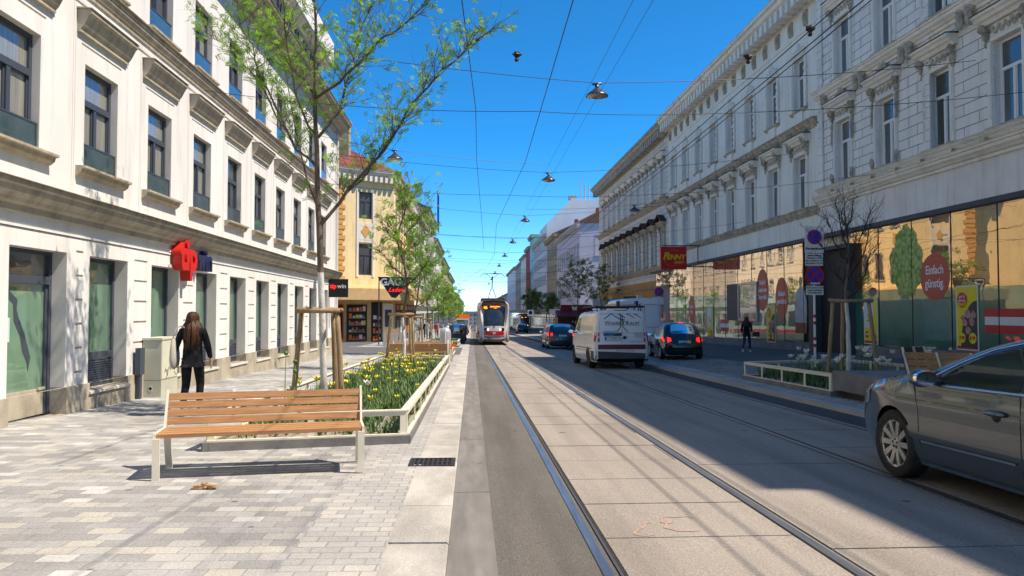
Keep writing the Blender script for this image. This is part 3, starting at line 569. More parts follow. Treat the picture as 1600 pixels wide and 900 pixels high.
# C
C1, C0 = 88., 56.56
Cb = right_building('gabled_hood_building', 'long weathered building with little dark gabled hoods over its first-floor windows', C0, C1)
ysC = [58.3+2.9*k for k in range(10)]; opC = []
for y in ysC: opC += [(C1-y-.58, C1-y+.58, 5.35, 7.75, .28, False), (C1-y-.58, C1-y+.58, 10.75, 13.3, .28, False)]
mb = MB(); wall(mb, 0, C1-C0, 4.0, 16.1, opC, 0, 1); wall(mb, 0, C1-C0, -2.2, 4.0, [], 2); mb.box(0, C1-C0, .34, 13, -2.2, 16.1, 0); mb.build('wall', ['ashlar_old', 'plaster_grey', 'ochre'], Cb)
cornice(Cb, -.4, C1-C0, 15.35, 1.0, .78, 'trim', dent=.7); cornice(Cb, 0, C1-C0, 10.0, .32, .4, 'trim_old'); cornice(Cb, 0, C1-C0, 4.6, .3, .45, 'trim_old'); cornice(Cb, 0, C1-C0, 3.2, .35, .3, 'trim_old')
for y in ysC:
    window(Cb, C1-y, 5.35, 1.16, 2.4, 'frame_white', 'win_dim', 'case', .26, 'gable'); window(Cb, C1-y, 10.75, 1.16, 2.55, 'frame_white', 'win_dim', 'case', .26, 'ornate')
mb = MB(); ln = C1-C0; mb.add([(0,-.9,16.2),(ln,-.9,16.2),(ln,7,19),(0,7,19),(ln,14,16.2),(0,14,16.2)], [(0,1,2,3),(3,2,4,5),(0,3,5),(1,4,2)]); mb.build('roof', 'roof_dark', Cb)
mb = MB()
for k in range(5): mb.box(4+k*6, 4.7+k*6, -.5, 0, 1.6 if k%2 else 1.9, 2.9 if k%2 else 2.6)
mb.build('shop_board', 'paper', Cb)
mb = MB()
for k in range(9): mb.box(1+k*3.4, 3.0+k*3.4, -.03, 0, -1.6, 1.4)
mb.build('shop_window', 'win_dim', Cb)
mb = MB(); mb.box(ln-5, ln-3.2,-.05,0,1.6,3.1); mb.build('mural', 'mural', Cb)
# ---- supermarket front on A and B
ST = thing('supermarket_front', 'long mirrored green glass supermarket front along the right pavement', 'shop front', (XR, 62.0, 0), -RA)
Y1 = 62.0
edges = [12.2+2.1*k for k in range(-9, 24)]
def zplinth(y): return gz(XR, y)+.42
portal = (28.6, 32.1)
mb = MB(); mb.ext([(0,4.62),(0,4.82),(.16,4.82),(.16,4.66),(.12,4.62)], 0, Y1+20); mb.build('fascia_rail', 'darkgrey', ST)
for i, y in enumerate(edges):
    a, b = y, y+2.1
    if b > 61.5: continue
    if portal[0]-.1 < (a+b)/2 < portal[1]+.1: continue
    if 57 < (a+b)/2 < 60.5:
        mb = MB(); mb.box(Y1-b, Y1-a, -.02, .0, gz(XR,a)-.1, 3.2); mb.build('steel_door', 'bluegrey_door', ST)
        mb = MB(); mb.box(Y1-b+.012, Y1-a-.012, -.062, -.05, 3.22, 4.64); mb.build('glass_panel', 'store_glass_upper', ST); continue
    zl = 2.5
    mb = MB(); mb.box(Y1-b+.012, Y1-a-.012, -.062, -.05, zplinth(b), 2.2+.01*(b-20)); mb.build('lower_glass_panel', 'store_glass', ST)
    mb = MB(); mb.box(Y1-b+.012, Y1-a-.012, -.062, -.05, 2.206+.01*(b-20), 4.64); mb.build('glass_panel', 'store_glass_upper', ST)
for y in edges:
    if y < 61.5 and not (portal[0]+.3 < y < portal[1]-.3): mb = MB(); mb.box(Y1-y-.016, Y1-y+.016, -.075, -.045, zplinth(y), 4.64); mb.build('mullion', 'black', ST)
for a, b in ((-7, portal[0]), (portal[1], 58)):
    n = 12; mb = MB()
    for k in range(n):
        p, q = a+(b-a)*k/n, a+(b-a)*(k+1)/n; mb.box(Y1-q, Y1-p, -.08, 0, gz(XR,q)-.2, zplinth(q))
    mb.build('plinth', 'plinth_dark', ST)
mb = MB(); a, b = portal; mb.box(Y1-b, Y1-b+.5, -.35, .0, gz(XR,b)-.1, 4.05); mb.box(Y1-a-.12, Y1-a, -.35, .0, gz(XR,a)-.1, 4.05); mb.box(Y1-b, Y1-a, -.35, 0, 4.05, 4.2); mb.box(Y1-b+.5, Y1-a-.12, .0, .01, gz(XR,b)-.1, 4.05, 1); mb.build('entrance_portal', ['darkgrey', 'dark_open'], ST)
mb = MB(); mb.box(Y1-43.2, Y1-41.4, -.16, -.07, .95, 3.05); mb.build('vent_panel', 'darkgrey', ST)
mb = MB(); x0, x1 = Y1-41.4, Y1-38.6; mb.box(x0,x1,-.16,-.07,.95,1.07); mb.box(x0,x1,-.16,-.07,2.95,3.07); mb.box(x0,x0+.12,-.16,-.07,1.07,2.95); mb.box(x1-.12,x1,-.16,-.07,1.07,2.95)
o = mb.build('window', 'frame_alu', ST); mb = MB(); mb.quad((x0+.1,-.11,1.05),(x1-.1,-.11,1.05),(x1-.1,-.11,2.97),(x0+.1,-.11,2.97)); mb.build('pane', 'win_glass', o)
def oval(y, z, w, h, lines, size, m='sticker_red'):
    mb = MB(); n = 28; vs = [(Y1-y+w/2*cos(2*pi*k/n), -.068, z+h/2*sin(2*pi*k/n)) for k in range(n)]; vs += [(p[0], -.063, p[2]) for p in vs[:n]]
    mb.add(vs, [tuple(range(n))]+[(k,(k+1)%n,n+(k+1)%n,n+k) for k in range(n)]); o = mb.build('window_sticker', m, ST, label='oval red window sticker')
    for i, s in enumerate(lines): text(s, size, 'white', o, (Y1-y, -.072, z+((len(lines)-1)/2-i)*size*1.05), bold=.004, sx=.8)
oval(23.55, 2.62, 1.55, 1.55, ['Einfach', 'günstig.'], .42)
oval(35.6, 2.15, 1.5, 2.0, ['Einfach', 'gemütlich.'], .36); oval(38.0, 2.6, 1.6, 2.2, ['Einfach', 'Gutes aus', 'Österreich.'], .36)
oval(50.5, 1.6, 1.5, 1.9, ['Einfach', 'frisch.'], .36)
# salad picture: leafy outline with crinkled relief
mb = MB(); rnd = random.Random(3); n = 60; pts = []
for k in range(n):
    a = 2*pi*k/n; r = 1+.07*sin(9*a)+.06*rnd.uniform(-1,1); s = sin(a); pts.append((.98*cos(a)*r*(1-.22*max(0,s)), 1.25*s*r))
cy, cz = Y1-25.15, 3.25
mb.add([(cy+p, -.064, cz+q) for p, q in pts]+[(cy,-.07,cz)], [(k,(k+1)%n,n) for k in range(n)])
for k in range(260):
    a = rnd.uniform(0,2*pi); r = sqrt(rnd.uniform(0,1)); p = .90*cos(a)*r*(1-.22*max(0,sin(a))); q = 1.15*sin(a)*r; s = rnd.uniform(.06,.14); t = rnd.uniform(0,6)
    mb.add([(cy+p+s*cos(t+j*2*pi/5)*(1 if j%2 else .7), -.066-rnd.uniform(0,.006), cz+q+s*sin(t+j*2*pi/5)) for j in range(5)], [(0,1,2,3,4)])
mb.build('lettuce_sticker', 'lettuce', ST, label='large leafy green lettuce picture stuck on the glass')
# red-white-red stripes
for a, b, z in ((19.0, 21.2, 1.2), (39.5, 41.3, .62), (43.2, 44.6, .62)):
    mb = MB()
    for k, mi in enumerate((0,1,0)): mb.box(Y1-b, Y1-a, -.068, -.063, z-.36+k*.24, z-.12+k*.24, mi)
    mb.build('striped_sticker', ['sign_red', 'offwhite'], ST, label='red-white-red striped sticker')
# man-in-shirt window picture: shirt and basket only as simple flat shapes
mb = MB(); c = Y1-33.5
mb.add([(c-.62,-.066,.6),(c+.55,-.066,.6),(c+.62,-.066,1.9),(c+.35,-.066,2.45),(c+.1,-.066,2.6),(c-.15,-.066,2.6),(c-.45,-.066,2.4),(c-.66,-.066,1.8)], [tuple(range(8))], 0)
mb.add([(c-.16+.17*cos(k*pi/6)+.14, -.0665, 2.85+.24*sin(k*pi/6)) for k in range(12)], [tuple(range(12))], 1)
mb.box(c-.6, c+.6, -.07, -.0665, .45, .95, 2)
mb.build('shopper_sticker', ['conc_light', 'skin', 'burgundy'], ST, label='life-size picture of a figure in a pale shirt holding a dark red basket')
def poster(y, z, w, h, label, kind):
    P = thing('poster', label, 'poster', (XR-.075, y, z), -RA)
    mb = MB(); mb.box(-w/2,w/2,-.02,0,-h/2,h/2); mb.build('frame', 'offwhite', P)
    e = .04; mb = MB(); X, Z = w/2-e, h/2-e; mb.box(-X,X,-.024,-.02,-Z,Z,0); mb.box(-X,X,-.027,-.024,-Z,-Z+.09,1)
    if kind == 'meat':
        pts = [(X,Z*.55)]+[(X-(X*1.6)*sin(t*pi/20)+0, Z*.55-(Z*1.5)*(1-cos(t*pi/20))) for t in range(1,11)]+[(X,-Z*.95)]
        mb.add([(p,-.029,q) for p,q in pts][::-1], [tuple(range(len(pts)))], 2)
        for px, pz, s in ((.05,.12,.15),(.30,.1,.13),(-.1,-.15,.13),(.22,-.12,.13),(.05,-.38,.14),(-.2,.0,.09)):
            mb.add([(px+s*cos(k*pi/4)*random.uniform(.8,1.1),-.031,pz+s*sin(k*pi/4)*random.uniform(.8,1.1)) for k in range(8)][::-1], [tuple(range(8))], 3)
        circ = [(-.22,-.62,.16,0),(.26,-.62,.17,0),(-.2,.55,.24,1)]
    else:
        pts = [(-X,Z),(X*.3,Z),(X*.6,Z*.4),(X*.1,-Z*.2),(-X*.6,-Z*.35),(-X,-Z*.2)]; mb.add([(p,-.029,q) for p,q in pts], [tuple(range(6))], 4)
        for k in range(14): a = random.uniform(0,6.28); r = random.uniform(0,.24); mb.add([(-.05+r*cos(a)+.06*cos(j*pi/3),-.0305-.0002*k,.12+r*sin(a)*.8+.05*sin(j*pi/3)) for j in range(6)][::-1], [tuple(range(6))], 0 if k%2 else 5)
        circ = [(.22,-.62,.18,1),(-.25,-.5,.13,1)]
    for px, pz, s, mi in circ: mb.add([(px+s*cos(k*pi/8),-.034,pz+s*sin(k*pi/8)) for k in range(16)][::-1], [tuple(range(16))], 0 if mi == 0 else 1)
    mb.build('printed_sheet', ['yellow_post','sign_red','poster_dark','meat','offwhite','plywood'], P)
    if kind == 'meat':
        text('7.99', .15, 'sign_red', P, (-.22,-.037,-.62), bold=.004); text('8.99', .15, 'sign_red', P, (.26,-.037,-.62), bold=.004); text('gut &\ngünstig', .12, 'white', P, (-.2,-.037,.60)); text('PENNY', .16, 'yellow', P, (-.2,-.038,.40), bold=.006, sx=.8)
    else: text('1.49', .13, 'white', P, (-.25,-.037,-.5), bold=.004); text('PENNY', .11, 'yellow', P, (.22,-.037,-.66), bold=.004)
poster(21.95, 1.28, 1.02, 2.0, 'tall yellow and black meat advertisement on the glass behind the sedan roof', 'meat')
poster(27.45, 1.10, .98, 1.75, 'yellow food advertisement on the glass just right of the dark entrance', 'food')
poster(36.9, .85, 1.1, 1.9, 'yellow and brown advertisement on the glass behind the walking woman', 'meat')
poster(46.5, .75, 1.1, 1.9, 'distant yellow advertisement on the glass right of the black hatchback', 'food')
PS = thing('projecting_sign', 'square red sign with yellow PENNY MARKT lettering sticking out from the facade', 'sign', (XR, 48.6, 5.05))
mb = MB(); mb.box(-2.75,-1.0,-.14,.14,-.78,.72); mb.build('sign_box', 'penny_red', PS)
mb = MB(); mb.beam((-2.6,0,.80),(0,0,.80),.07,.07); mb.beam((-1.2,0,-.60),(0,0,-.60),.07,.07); mb.beam((-.2,0,-.6),(-.2,0,.8),.05,.05); mb.build('bracket', 'darkgrey', PS)
text('P', .66, 'yellow', PS, (-2.44,-.15,.08), bold=.018, shear=.25); text('ENNY', .46, 'yellow', PS, (-1.75,-.15,.02), bold=.016, shear=.25); text('MARKT', .24, 'yellow', PS, (-1.52,-.15,-.33), bold=.004, shear=.25, sx=.8)
mb = MB(); n = 40
for k in range(n-10):
    a0, a1 = .5+2*pi*k/n, .5+2*pi*(k+1)/n; f = lambda a: (-1.9+.62*cos(a)*cos(.5)-.50*sin(a)*sin(.5), -.15, -.02+.62*cos(a)*sin(.5)+.50*sin(a)*cos(.5)); mb.beam(f(a0), f(a1), .016, .01, 0)
mb.build('swoosh', 'yellow', PS)

# ---- generic street-wall buildings further along
def far_building(name, label, side, y0, y1, zt, wallm, zs, w, h, sp, roofm='roof_dark', ridge=2.8, extra='band', shopm='win_dim', x=None, trim='trim', glass='win_dim', depth=14, sidewin=None, extra_cols=True):
    x = x if x is not None else (-6.3 if side < 0 else XR); base = gz(x, (y0+y1)/2)-1
    if side < 0: r = thing(name, label, 'building', (x, y0, base), RA); ln = y1-y0
    else: r = thing(name, label, 'building', (x, y1, base), -RA); ln = y1-y0
    T = Matrix.Translation((0,0,-base)); n = max(1, int((ln-.8)/sp)); off = (ln-(n-1)*sp)/2; ops = []
    for z in zs:
        for k in range(n): ops.append((off+k*sp-w/2, off+k*sp+w/2, z, z+h, .2, False))
    mb = MB(T); zg = zs[0]-1.6; wall(mb, 0, ln, zg, zt, ops, 0); wall(mb, 0, ln, base, zg, [], 1); mb.box(0, ln, .26, depth, base, zt, 0); mb.quad((0,0,base),(0,.26,base),(0,.26,zt),(0,0,zt)); mb.quad((ln,0,base),(ln,0,zt),(ln,.26,zt),(ln,.26,base))
    mb.build('wall', [wallm, 'conc_light'], r)
    for z in zs:
        for k in range(n): window(r, off+k*sp, z, w, h, 'frame_white', glass, 'single' if extra == 'none' else 'case', .2, None if extra == 'none' else extra, T)
    cornice(r, -.3, ln+.3, zt-.6, .7, .6, trim, T, dent=.9); cornice(r, 0, ln, zg, .35, .3, trim, T)
    mb = MB(T); k = .8
    while k < ln-2: mb.box(k, k+2.2, -.04, 0, base+.5, zg-.6); k += 3
    mb.build('shop_window', shopm, r)
    if ridge:
        mb = MB(T); mb.add([(-.2,-.6,zt+.02),(ln+.2,-.6,zt+.02),(ln,depth*.4,zt+ridge),(0,depth*.4,zt+ridge),(ln,depth,zt+.02),(0,depth,zt+.02)], [(0,1,2,3),(3,2,4,5),(0,3,5),(1,4,2)])
        rf = mb.build('roof', roofm, r)
        mb = MB(T); mb.box(ln*.3, ln*.3+1.2, depth*.35, depth*.35+.6, zt+ridge*.5, zt+ridge+1.2); mb.build('chimney', 'brick_red', rf)
    return r, T, ln
far_building('near_right_neighbour', 'plain pale building standing right of the camera beyond the frame', 1, -34, 4.6, 18.6, 'plaster_grey', [6.9, 11.2], 1.2, 2.4, 3.1, trim='plaster_cream')
# D lilac
D, DT, dl = far_building('lilac_building', 'lilac grey corner building with a red tiled roof across the side street on the right', 1, 104, 132, 14.0, 'lilac', [3.6, 8.6], 1.2, 2.5, 3.0, 'roof_red', 3.6, depth=16, trim='conc_light')
lm = DT @ Matrix.Translation((dl, 0, 0)) @ Matrix.Rotation(RA, 4, 'Z')
mb = MB(lm @ Matrix.Translation((0,-.02,0))); wall(mb, 0, 16, -3, 13.4, [(2.2,3.8,4,6.6,.2,True),(2.2,3.8,9.4,12.2,.2,True)], 0); mb.box(5, 9, -.03, 0, -3, 10, 1); mb.build('side_wall', ['lilac', 'white_wall'], D)
window(D, 3.0, 9.4, 1.6, 2.8, 'frame_white', 'win_curtain', 'case', .16, 'band', lm); window(D, 3.0, 4.0, 1.6, 2.6, 'frame_white', 'win_dim', 'case', .16, 'band', lm)
mb = MB(lm); mb.box(5,14,-1.0,-.04,-.2,1.6); mb.build('awning', 'burgundy', D)
far_building('brown_building', 'narrow brown stone building beyond the lilac one', 1, 132, 150, 15.5, 'brownstone', [3.2, 8.0, 11.6], 1.1, 2.1, 2.8, trim='brownstone')
# E white with blank firewall
E_, ET, el = far_building('white_gabled_building', 'tall white building with a large blank gable wall rising above the lilac roof', 1, 150, 182, 17.2, 'white_wall', [3.0, 7.0, 11.0, 14.2], 1.1, 2.0, 2.8, ridge=0, trim='conc_light', depth=26)
mb = MB(ET @ Matrix.Translation((el+.05, 0, 0)) @ Matrix.Rotation(RA, 4, 'Z'))
mb.add([(0,0,14),(26,0,14),(26,0,24.4),(5,0,24.4),(0,0,19.4),(0,16,14),(26,16,14),(26,16,24.4),(5,16,24.4),(0,16,19.4)], [(0,1,2,3,4),(9,8,7,6,5),(4,3,8,9),(3,2,7,8),(0,4,9,5),(1,6,7,2)]); mb.build('gable_wall', 'white_wall', E_)
mb = MB(ET)
for k in range(3): mb.tube([(el-.5, 7+k*.9, 24), (el-.5, 7+k*.9, 28-.4*k)], .12, 6)
mb.box(el-1.4, el-.2, 4.6, 6.2, 24.4, 25.2); mb.build('chimney', 'conc_light', E_)
y = 182; specs = [('glass_tower_building','blue-green glazed block behind the red house',12,20.5,'teal',0),('red_building','red brick-coloured house in the distant right row',14,18.5,'brick_red',1),('pale_grey_building','pale grey house after the red one in the distant right row',22,17.5,'plaster_grey',1),('tan_building','tan house before the far blue-grey block on the right',28,16.5,'plinth',1),('blue_grey_building','pale blue-grey block standing near the street vanishing point on the right',60,17,'white_wall',1)]
for nm, lb, ln, zt, mm, rd in specs:
    far_building(nm, lb, 1, y, y+ln, zt, mm, [3.0, 6.6, 10.0] if zt > 14 else [3.0, 6.4], 1.1, 1.9, 3.4, ridge=2.2 if rd else 0, extra='none'); y += ln
far_building('long_grey_terrace', 'last hazy row of houses at the far right end of the street', 1, y, y+260, 9, 'concrete_wall', [1, 4.5], 1.4, 1.9, 5.5, extra='none')
# ---- left: yellow corner building
LY = 58.
Lb = thing('yellow_corner_building', 'yellow corner building with orange quoins, diamond panel, red tiled roof and shops beneath an awning', 'building', (-10.55, LY, -2))
T2 = Matrix.Translation((0,0,2)) @ Matrix.Rotation(R(33), 4, 'Z')
CX, CY = 5*cos(R(33)), 5*sin(R(33))
zt = 12.7; mb = MB(T2)
opsY = [(1.9,3.05,4.35,6.85,.22,False),(1.9,3.05,8.85,11.0,.22,False)]
wall(mb, 0, 5.0, 3.2, zt, opsY, 0); mb.box(0, 5.0, .3, 16, -2, zt, 0); mb.box(-9, .2, .9, 14, -2, zt-.1, 0)
lm = Matrix.Translation((CX,CY,2)) @ Matrix.Rotation(RA, 4, 'Z'); mb.M = lm
ops = []; ycols = [1.7+2.55*k for k in range(8)]
for u in ycols: ops += [(u-.55,u+.55,4.35,6.7,.22,False),(u-.55,u+.55,8.85,10.9,.22,False)]
wall(mb, 0, 22, 3.2, zt, ops, 0); mb.box(.3, 22, .3, 6, -2, zt, 0); mb.M = T2
mb.build('wall', 'yellow_wall', Lb)
mb = MB(T2); mb.box(.05,.5,-.03,0,3.5,12.2)
for k in range(22): mb.box(.05, .75 if k%2 else .55, -.07, -.01, 3.5+k*.40, 3.82+k*.40)
mb.build('quoins', 'yellow_trim', Lb); mb = MB(T2)
mb.box(1.75,3.2,-.05,0,7.15,8.5,1); q = .42; mb.add([(2.475,-.075,7.83-.55),(2.475+q,-.075,7.83),(2.475,-.075,7.83+.55),(2.475-q,-.075,7.83),(2.475,-.05,7.83-.55),(2.475+q,-.05,7.83),(2.475,-.05,7.83+.55),(2.475-q,-.05,7.83)], [(0,1,2,3),(0,4,5,1),(1,5,6,2),(2,6,7,3),(3,7,4,0)])
mb.box(1.7,1.88,-.06,.01,4.2,11.2,1); mb.box(3.08,3.26,-.06,.01,4.2,11.2,1); mb.box(1.88,3.08,-.04,0,6.95,7.14,1)
mb.build('diamond_panel', ['yellow_trim', 'plaster_cream'], Lb)
ap = MB(); ap.box(-.3,.3,-.05,0,0,1.0); ap = ap.mesh('apron','yellow_trim')
for u in ycols: q_ = inst(ap, 'apron', Lb); q_.matrix_local = lm @ Matrix.Translation((u,0,7.3))
window(Lb, 2.475, 4.35, 1.15, 2.5, 'frame_dark', 'win_dim', 'case', .18, None, T2); window(Lb, 2.475, 8.85, 1.15, 2.15, 'frame_dark', 'win_dim', 'case', .18, None, T2)
for u in ycols: window(Lb, u, 4.35, 1.1, 2.35, 'frame_dark', 'win_dim', 'case', .18, 'band', lm); window(Lb, u, 8.85, 1.1, 2.05, 'frame_dark', 'win_dim', 'case', .18, 'band', lm)
cornice(Lb, -.3, 5.3, zt-.7, .6, .7, 'plaster_cream', T2, dent=.45); cornice(Lb, -.3, 22, zt-.7, .6, .7, 'plaster_cream', lm, dent=.45)
mb = MB(T2); z = zt; mb.M = Matrix.Translation((0,0,2))
mb.add([(-9.4,.6,z),(0.1,-.7,z),(CX+.6,CY-.3,z),(CX+.6,24,z),(-9.4,24,z),(-5,7,z+3.6),(-1,5.5,z+3.1),(-1,20,z+3.1),(-5,20,z+3.6)], [(0,1,6,5),(1,2,6),(2,3,7,6),(3,4,8,7),(4,0,5,8),(5,6,7,8)])
rf = mb.build('roof', 'tiles', Lb); mb = MB(Matrix.Translation((0,0,2))); mb.box(-.6,.5,2.6,3.6,z,z+4.2); mb.box(-.7,.6,2.5,3.7,z+4.2,z+4.4); mb.build('chimney', 'brownstone', rf)
mb = MB(T2); mb.ext([(0,3.0),(0,3.55),(1.5,3.25),(1.5,2.35),(1.4,2.35),(1.4,3.0)], -2, 6.4); mb.M = lm; mb.ext([(0,3.0),(0,3.55),(1.5,3.25),(1.5,2.35),(1.4,2.35),(1.4,3.0)], -1.4, 21); mb.build('awning', 'awning', Lb)
mb = MB(T2); mb.box(-2, 5.01, -.06, .0, -1.3, 3.0, 0); mb.box(.9,2.6,-.12,-.06,-.9,2.0,1); mb.box(3.0,3.9,-.12,-.06,-1.2,2.2,1); mb.box(-1.2,.5,-.12,-.06,-.6,1.9,1)
mb.M = lm; mb.box(-.05,22,-.05,0,-1.6,3.0,0)
for k in range(6): mb.box(1+3.5*k,3.8+3.5*k,-.1,-.05,-1.1,2.1,1)
mb.build('ground_floor', ['awning', 'dark_open'], Lb)
rs = random.Random(6); cols_ = ['sticker_red','yellow_post','paper','plywood','meat','mural','offwhite','orange']
for x0, x1, z0, z1 in ((.98,2.5,-.8,1.9),(3.05,3.85,-.9,1.6)):
    z = z0+.1
    while z < z1-.3:
        mb = MB(T2); x = x0+.08
        while x < x1-.15: w_ = rs.uniform(.1,.3); h__ = rs.uniform(.15,.38); mb.box(x, min(x+w_, x1-.05), -.155, -.125, z, z+h__, rs.randrange(8)); x += w_+rs.uniform(.02,.12)
        mb.box(x0+.04, x1-.04, -.16, -.122, z-.04, z, 3); mb.build('display_shelf', cols_, Lb); z += .55
for k in range(6):
    mb = MB(lm); mb.box(1.1+3.5*k, 3.7+3.5*k, -.13, -.10, 1.6, 2.0); mb.build('shop_board', cols_[k], Lb)
    mb = MB(lm); mb.box(1.3+3.5*k, 3.5+3.5*k, -.12, -.10, -.6, .7); mb.build('display', ['mural','paper','meat','plywood','sticker_red','paper'][k], Lb)
mb = MB(T2)
for x0,x1,z0,z1 in ((-1.3,.6,-.7,2.0),): mb.box(x0,x0+.08,-.16,-.12,z0,z1); mb.box(x1-.08,x1,-.16,-.12,z0,z1); mb.box(x0,x1,-.165,-.12,z0,z0+.08); mb.box(x0,x1,-.165,-.12,z1-.08,z1)
mb.build('shop_window', 'sign_red', Lb)
mb = MB(T2); mb.box(-1.0,.3,-.14,-.12,-.4,1.0); mb.build('display', 'mural', Lb)
mb = MB(T2); mb.box(4.0,4.9,-.14,-.06,-1.3,2.1,0); mb.box(4.15,4.75,-.16,-.14,.2,1.6,1); mb.build('door', ['offwhite','win_dim'], Lb)
SGG = thing('triangular_sign', 'black downward-pointing sign with large white GAG letters over the corner shop', 'sign', (-5.4, 51.5, 3.1))
mb = MB(); vs = [(-1.1,0,.75),(1.25,0,.75),(.95,0,.05),(.15,0,-.72),(-.15,0,-.66)]; mb.add([(a,-.08,c) for a,b,c in vs]+[(a,.08,c) for a,b,c in vs], [(4,3,2,1,0),(5,6,7,8,9)]+[(i,(i+1)%5,5+(i+1)%5,5+i) for i in range(5)]); mb.build('sign_board', 'blackgloss', SGG)
text('GAG', .68, 'white', SGG, (-.18,-.10,.38), bold=.02); text('Laden', .42, 'redemit', SGG, (.15,-.10,-.15), shear=.4, ry=0)
mb = MB(); mb.beam((-.95,0,.5),(-1.0,0,.5),.05,.05); mb.beam((-1.0,0,.6),(-1.0,0,-4.1),.07,.07); mb.build('post', 'darkgrey', SGG)
# left row further away
y = LY+22.5; rowL = [('cream_terrace_house','cream house just beyond the yellow corner building',20,13.0,'plaster_cream','trim'),('scaffolded_house','brown roofed house with blue scaffold netting on the left row',22,15.5,'concrete_wall','trim'),('white_terrace_house','white house in the middle of the distant left row',30,13.5,'plaster_white','trim'),('sand_terrace_house','sand-coloured house far down the left row',40,12.5,'plinth','trim'),('grey_terrace_house','grey house in the far part of the left row',60,11.5,'concrete_wall','trim')]
for nm, lb, ln, zt, mm, tm in rowL:
    r_, T_, l_ = far_building(nm, lb, -1, y, y+ln, zt, mm, [3.4, 7.2, 10.2][:3 if zt > 12.8 else 2], 1.1, 1.9, 2.9, trim=tm, extra='band' if y < 110 else 'none')
    if nm == 'scaffolded_house':
        mb = MB(T_)
        for k in range(6): mb.box(14+k*1.1, 14.06+k*1.1, -1.0, -.94, 14, 20)
        for k in range(4): mb.box(14, 20, -1.0, -.94, 14+k*2, 14.06+k*2)
        mb.build('scaffold', 'sign_blue', r_)
    y += ln
far_building('distant_left_terrace', 'last hazy row of houses at the far left end of the street', -1, y, y+300, 8, 'concrete_wall', [0, 3.5], 1.4, 1.9, 5.5, extra='none')
for i, (x, yy, h, lb) in enumerate(((-30, 640, 16, 'pale block closing the street left of the vanishing point'), (6, 760, 14, 'pale block closing the street straight ahead'), (40, 680, 18, 'pale block closing the street on the right'))):
    b_ = MB(); z = -S*yy; b_.box(x-18, x+18, yy, yy+20, z-3, z+h); b_.box(x-18.4,x+18.4,yy-.5,yy+20.5,z+h,z+h+1.2)
    for k in range(8):
        for j in range(3): b_.box(x-16+k*4.2, x-14.6+k*4.2, yy-.1, yy, z+2+j*4, z+4+j*4, 1)
    tag(b_.build('distant_block', ['concrete_wall', 'win_dim']), lb, 'building')
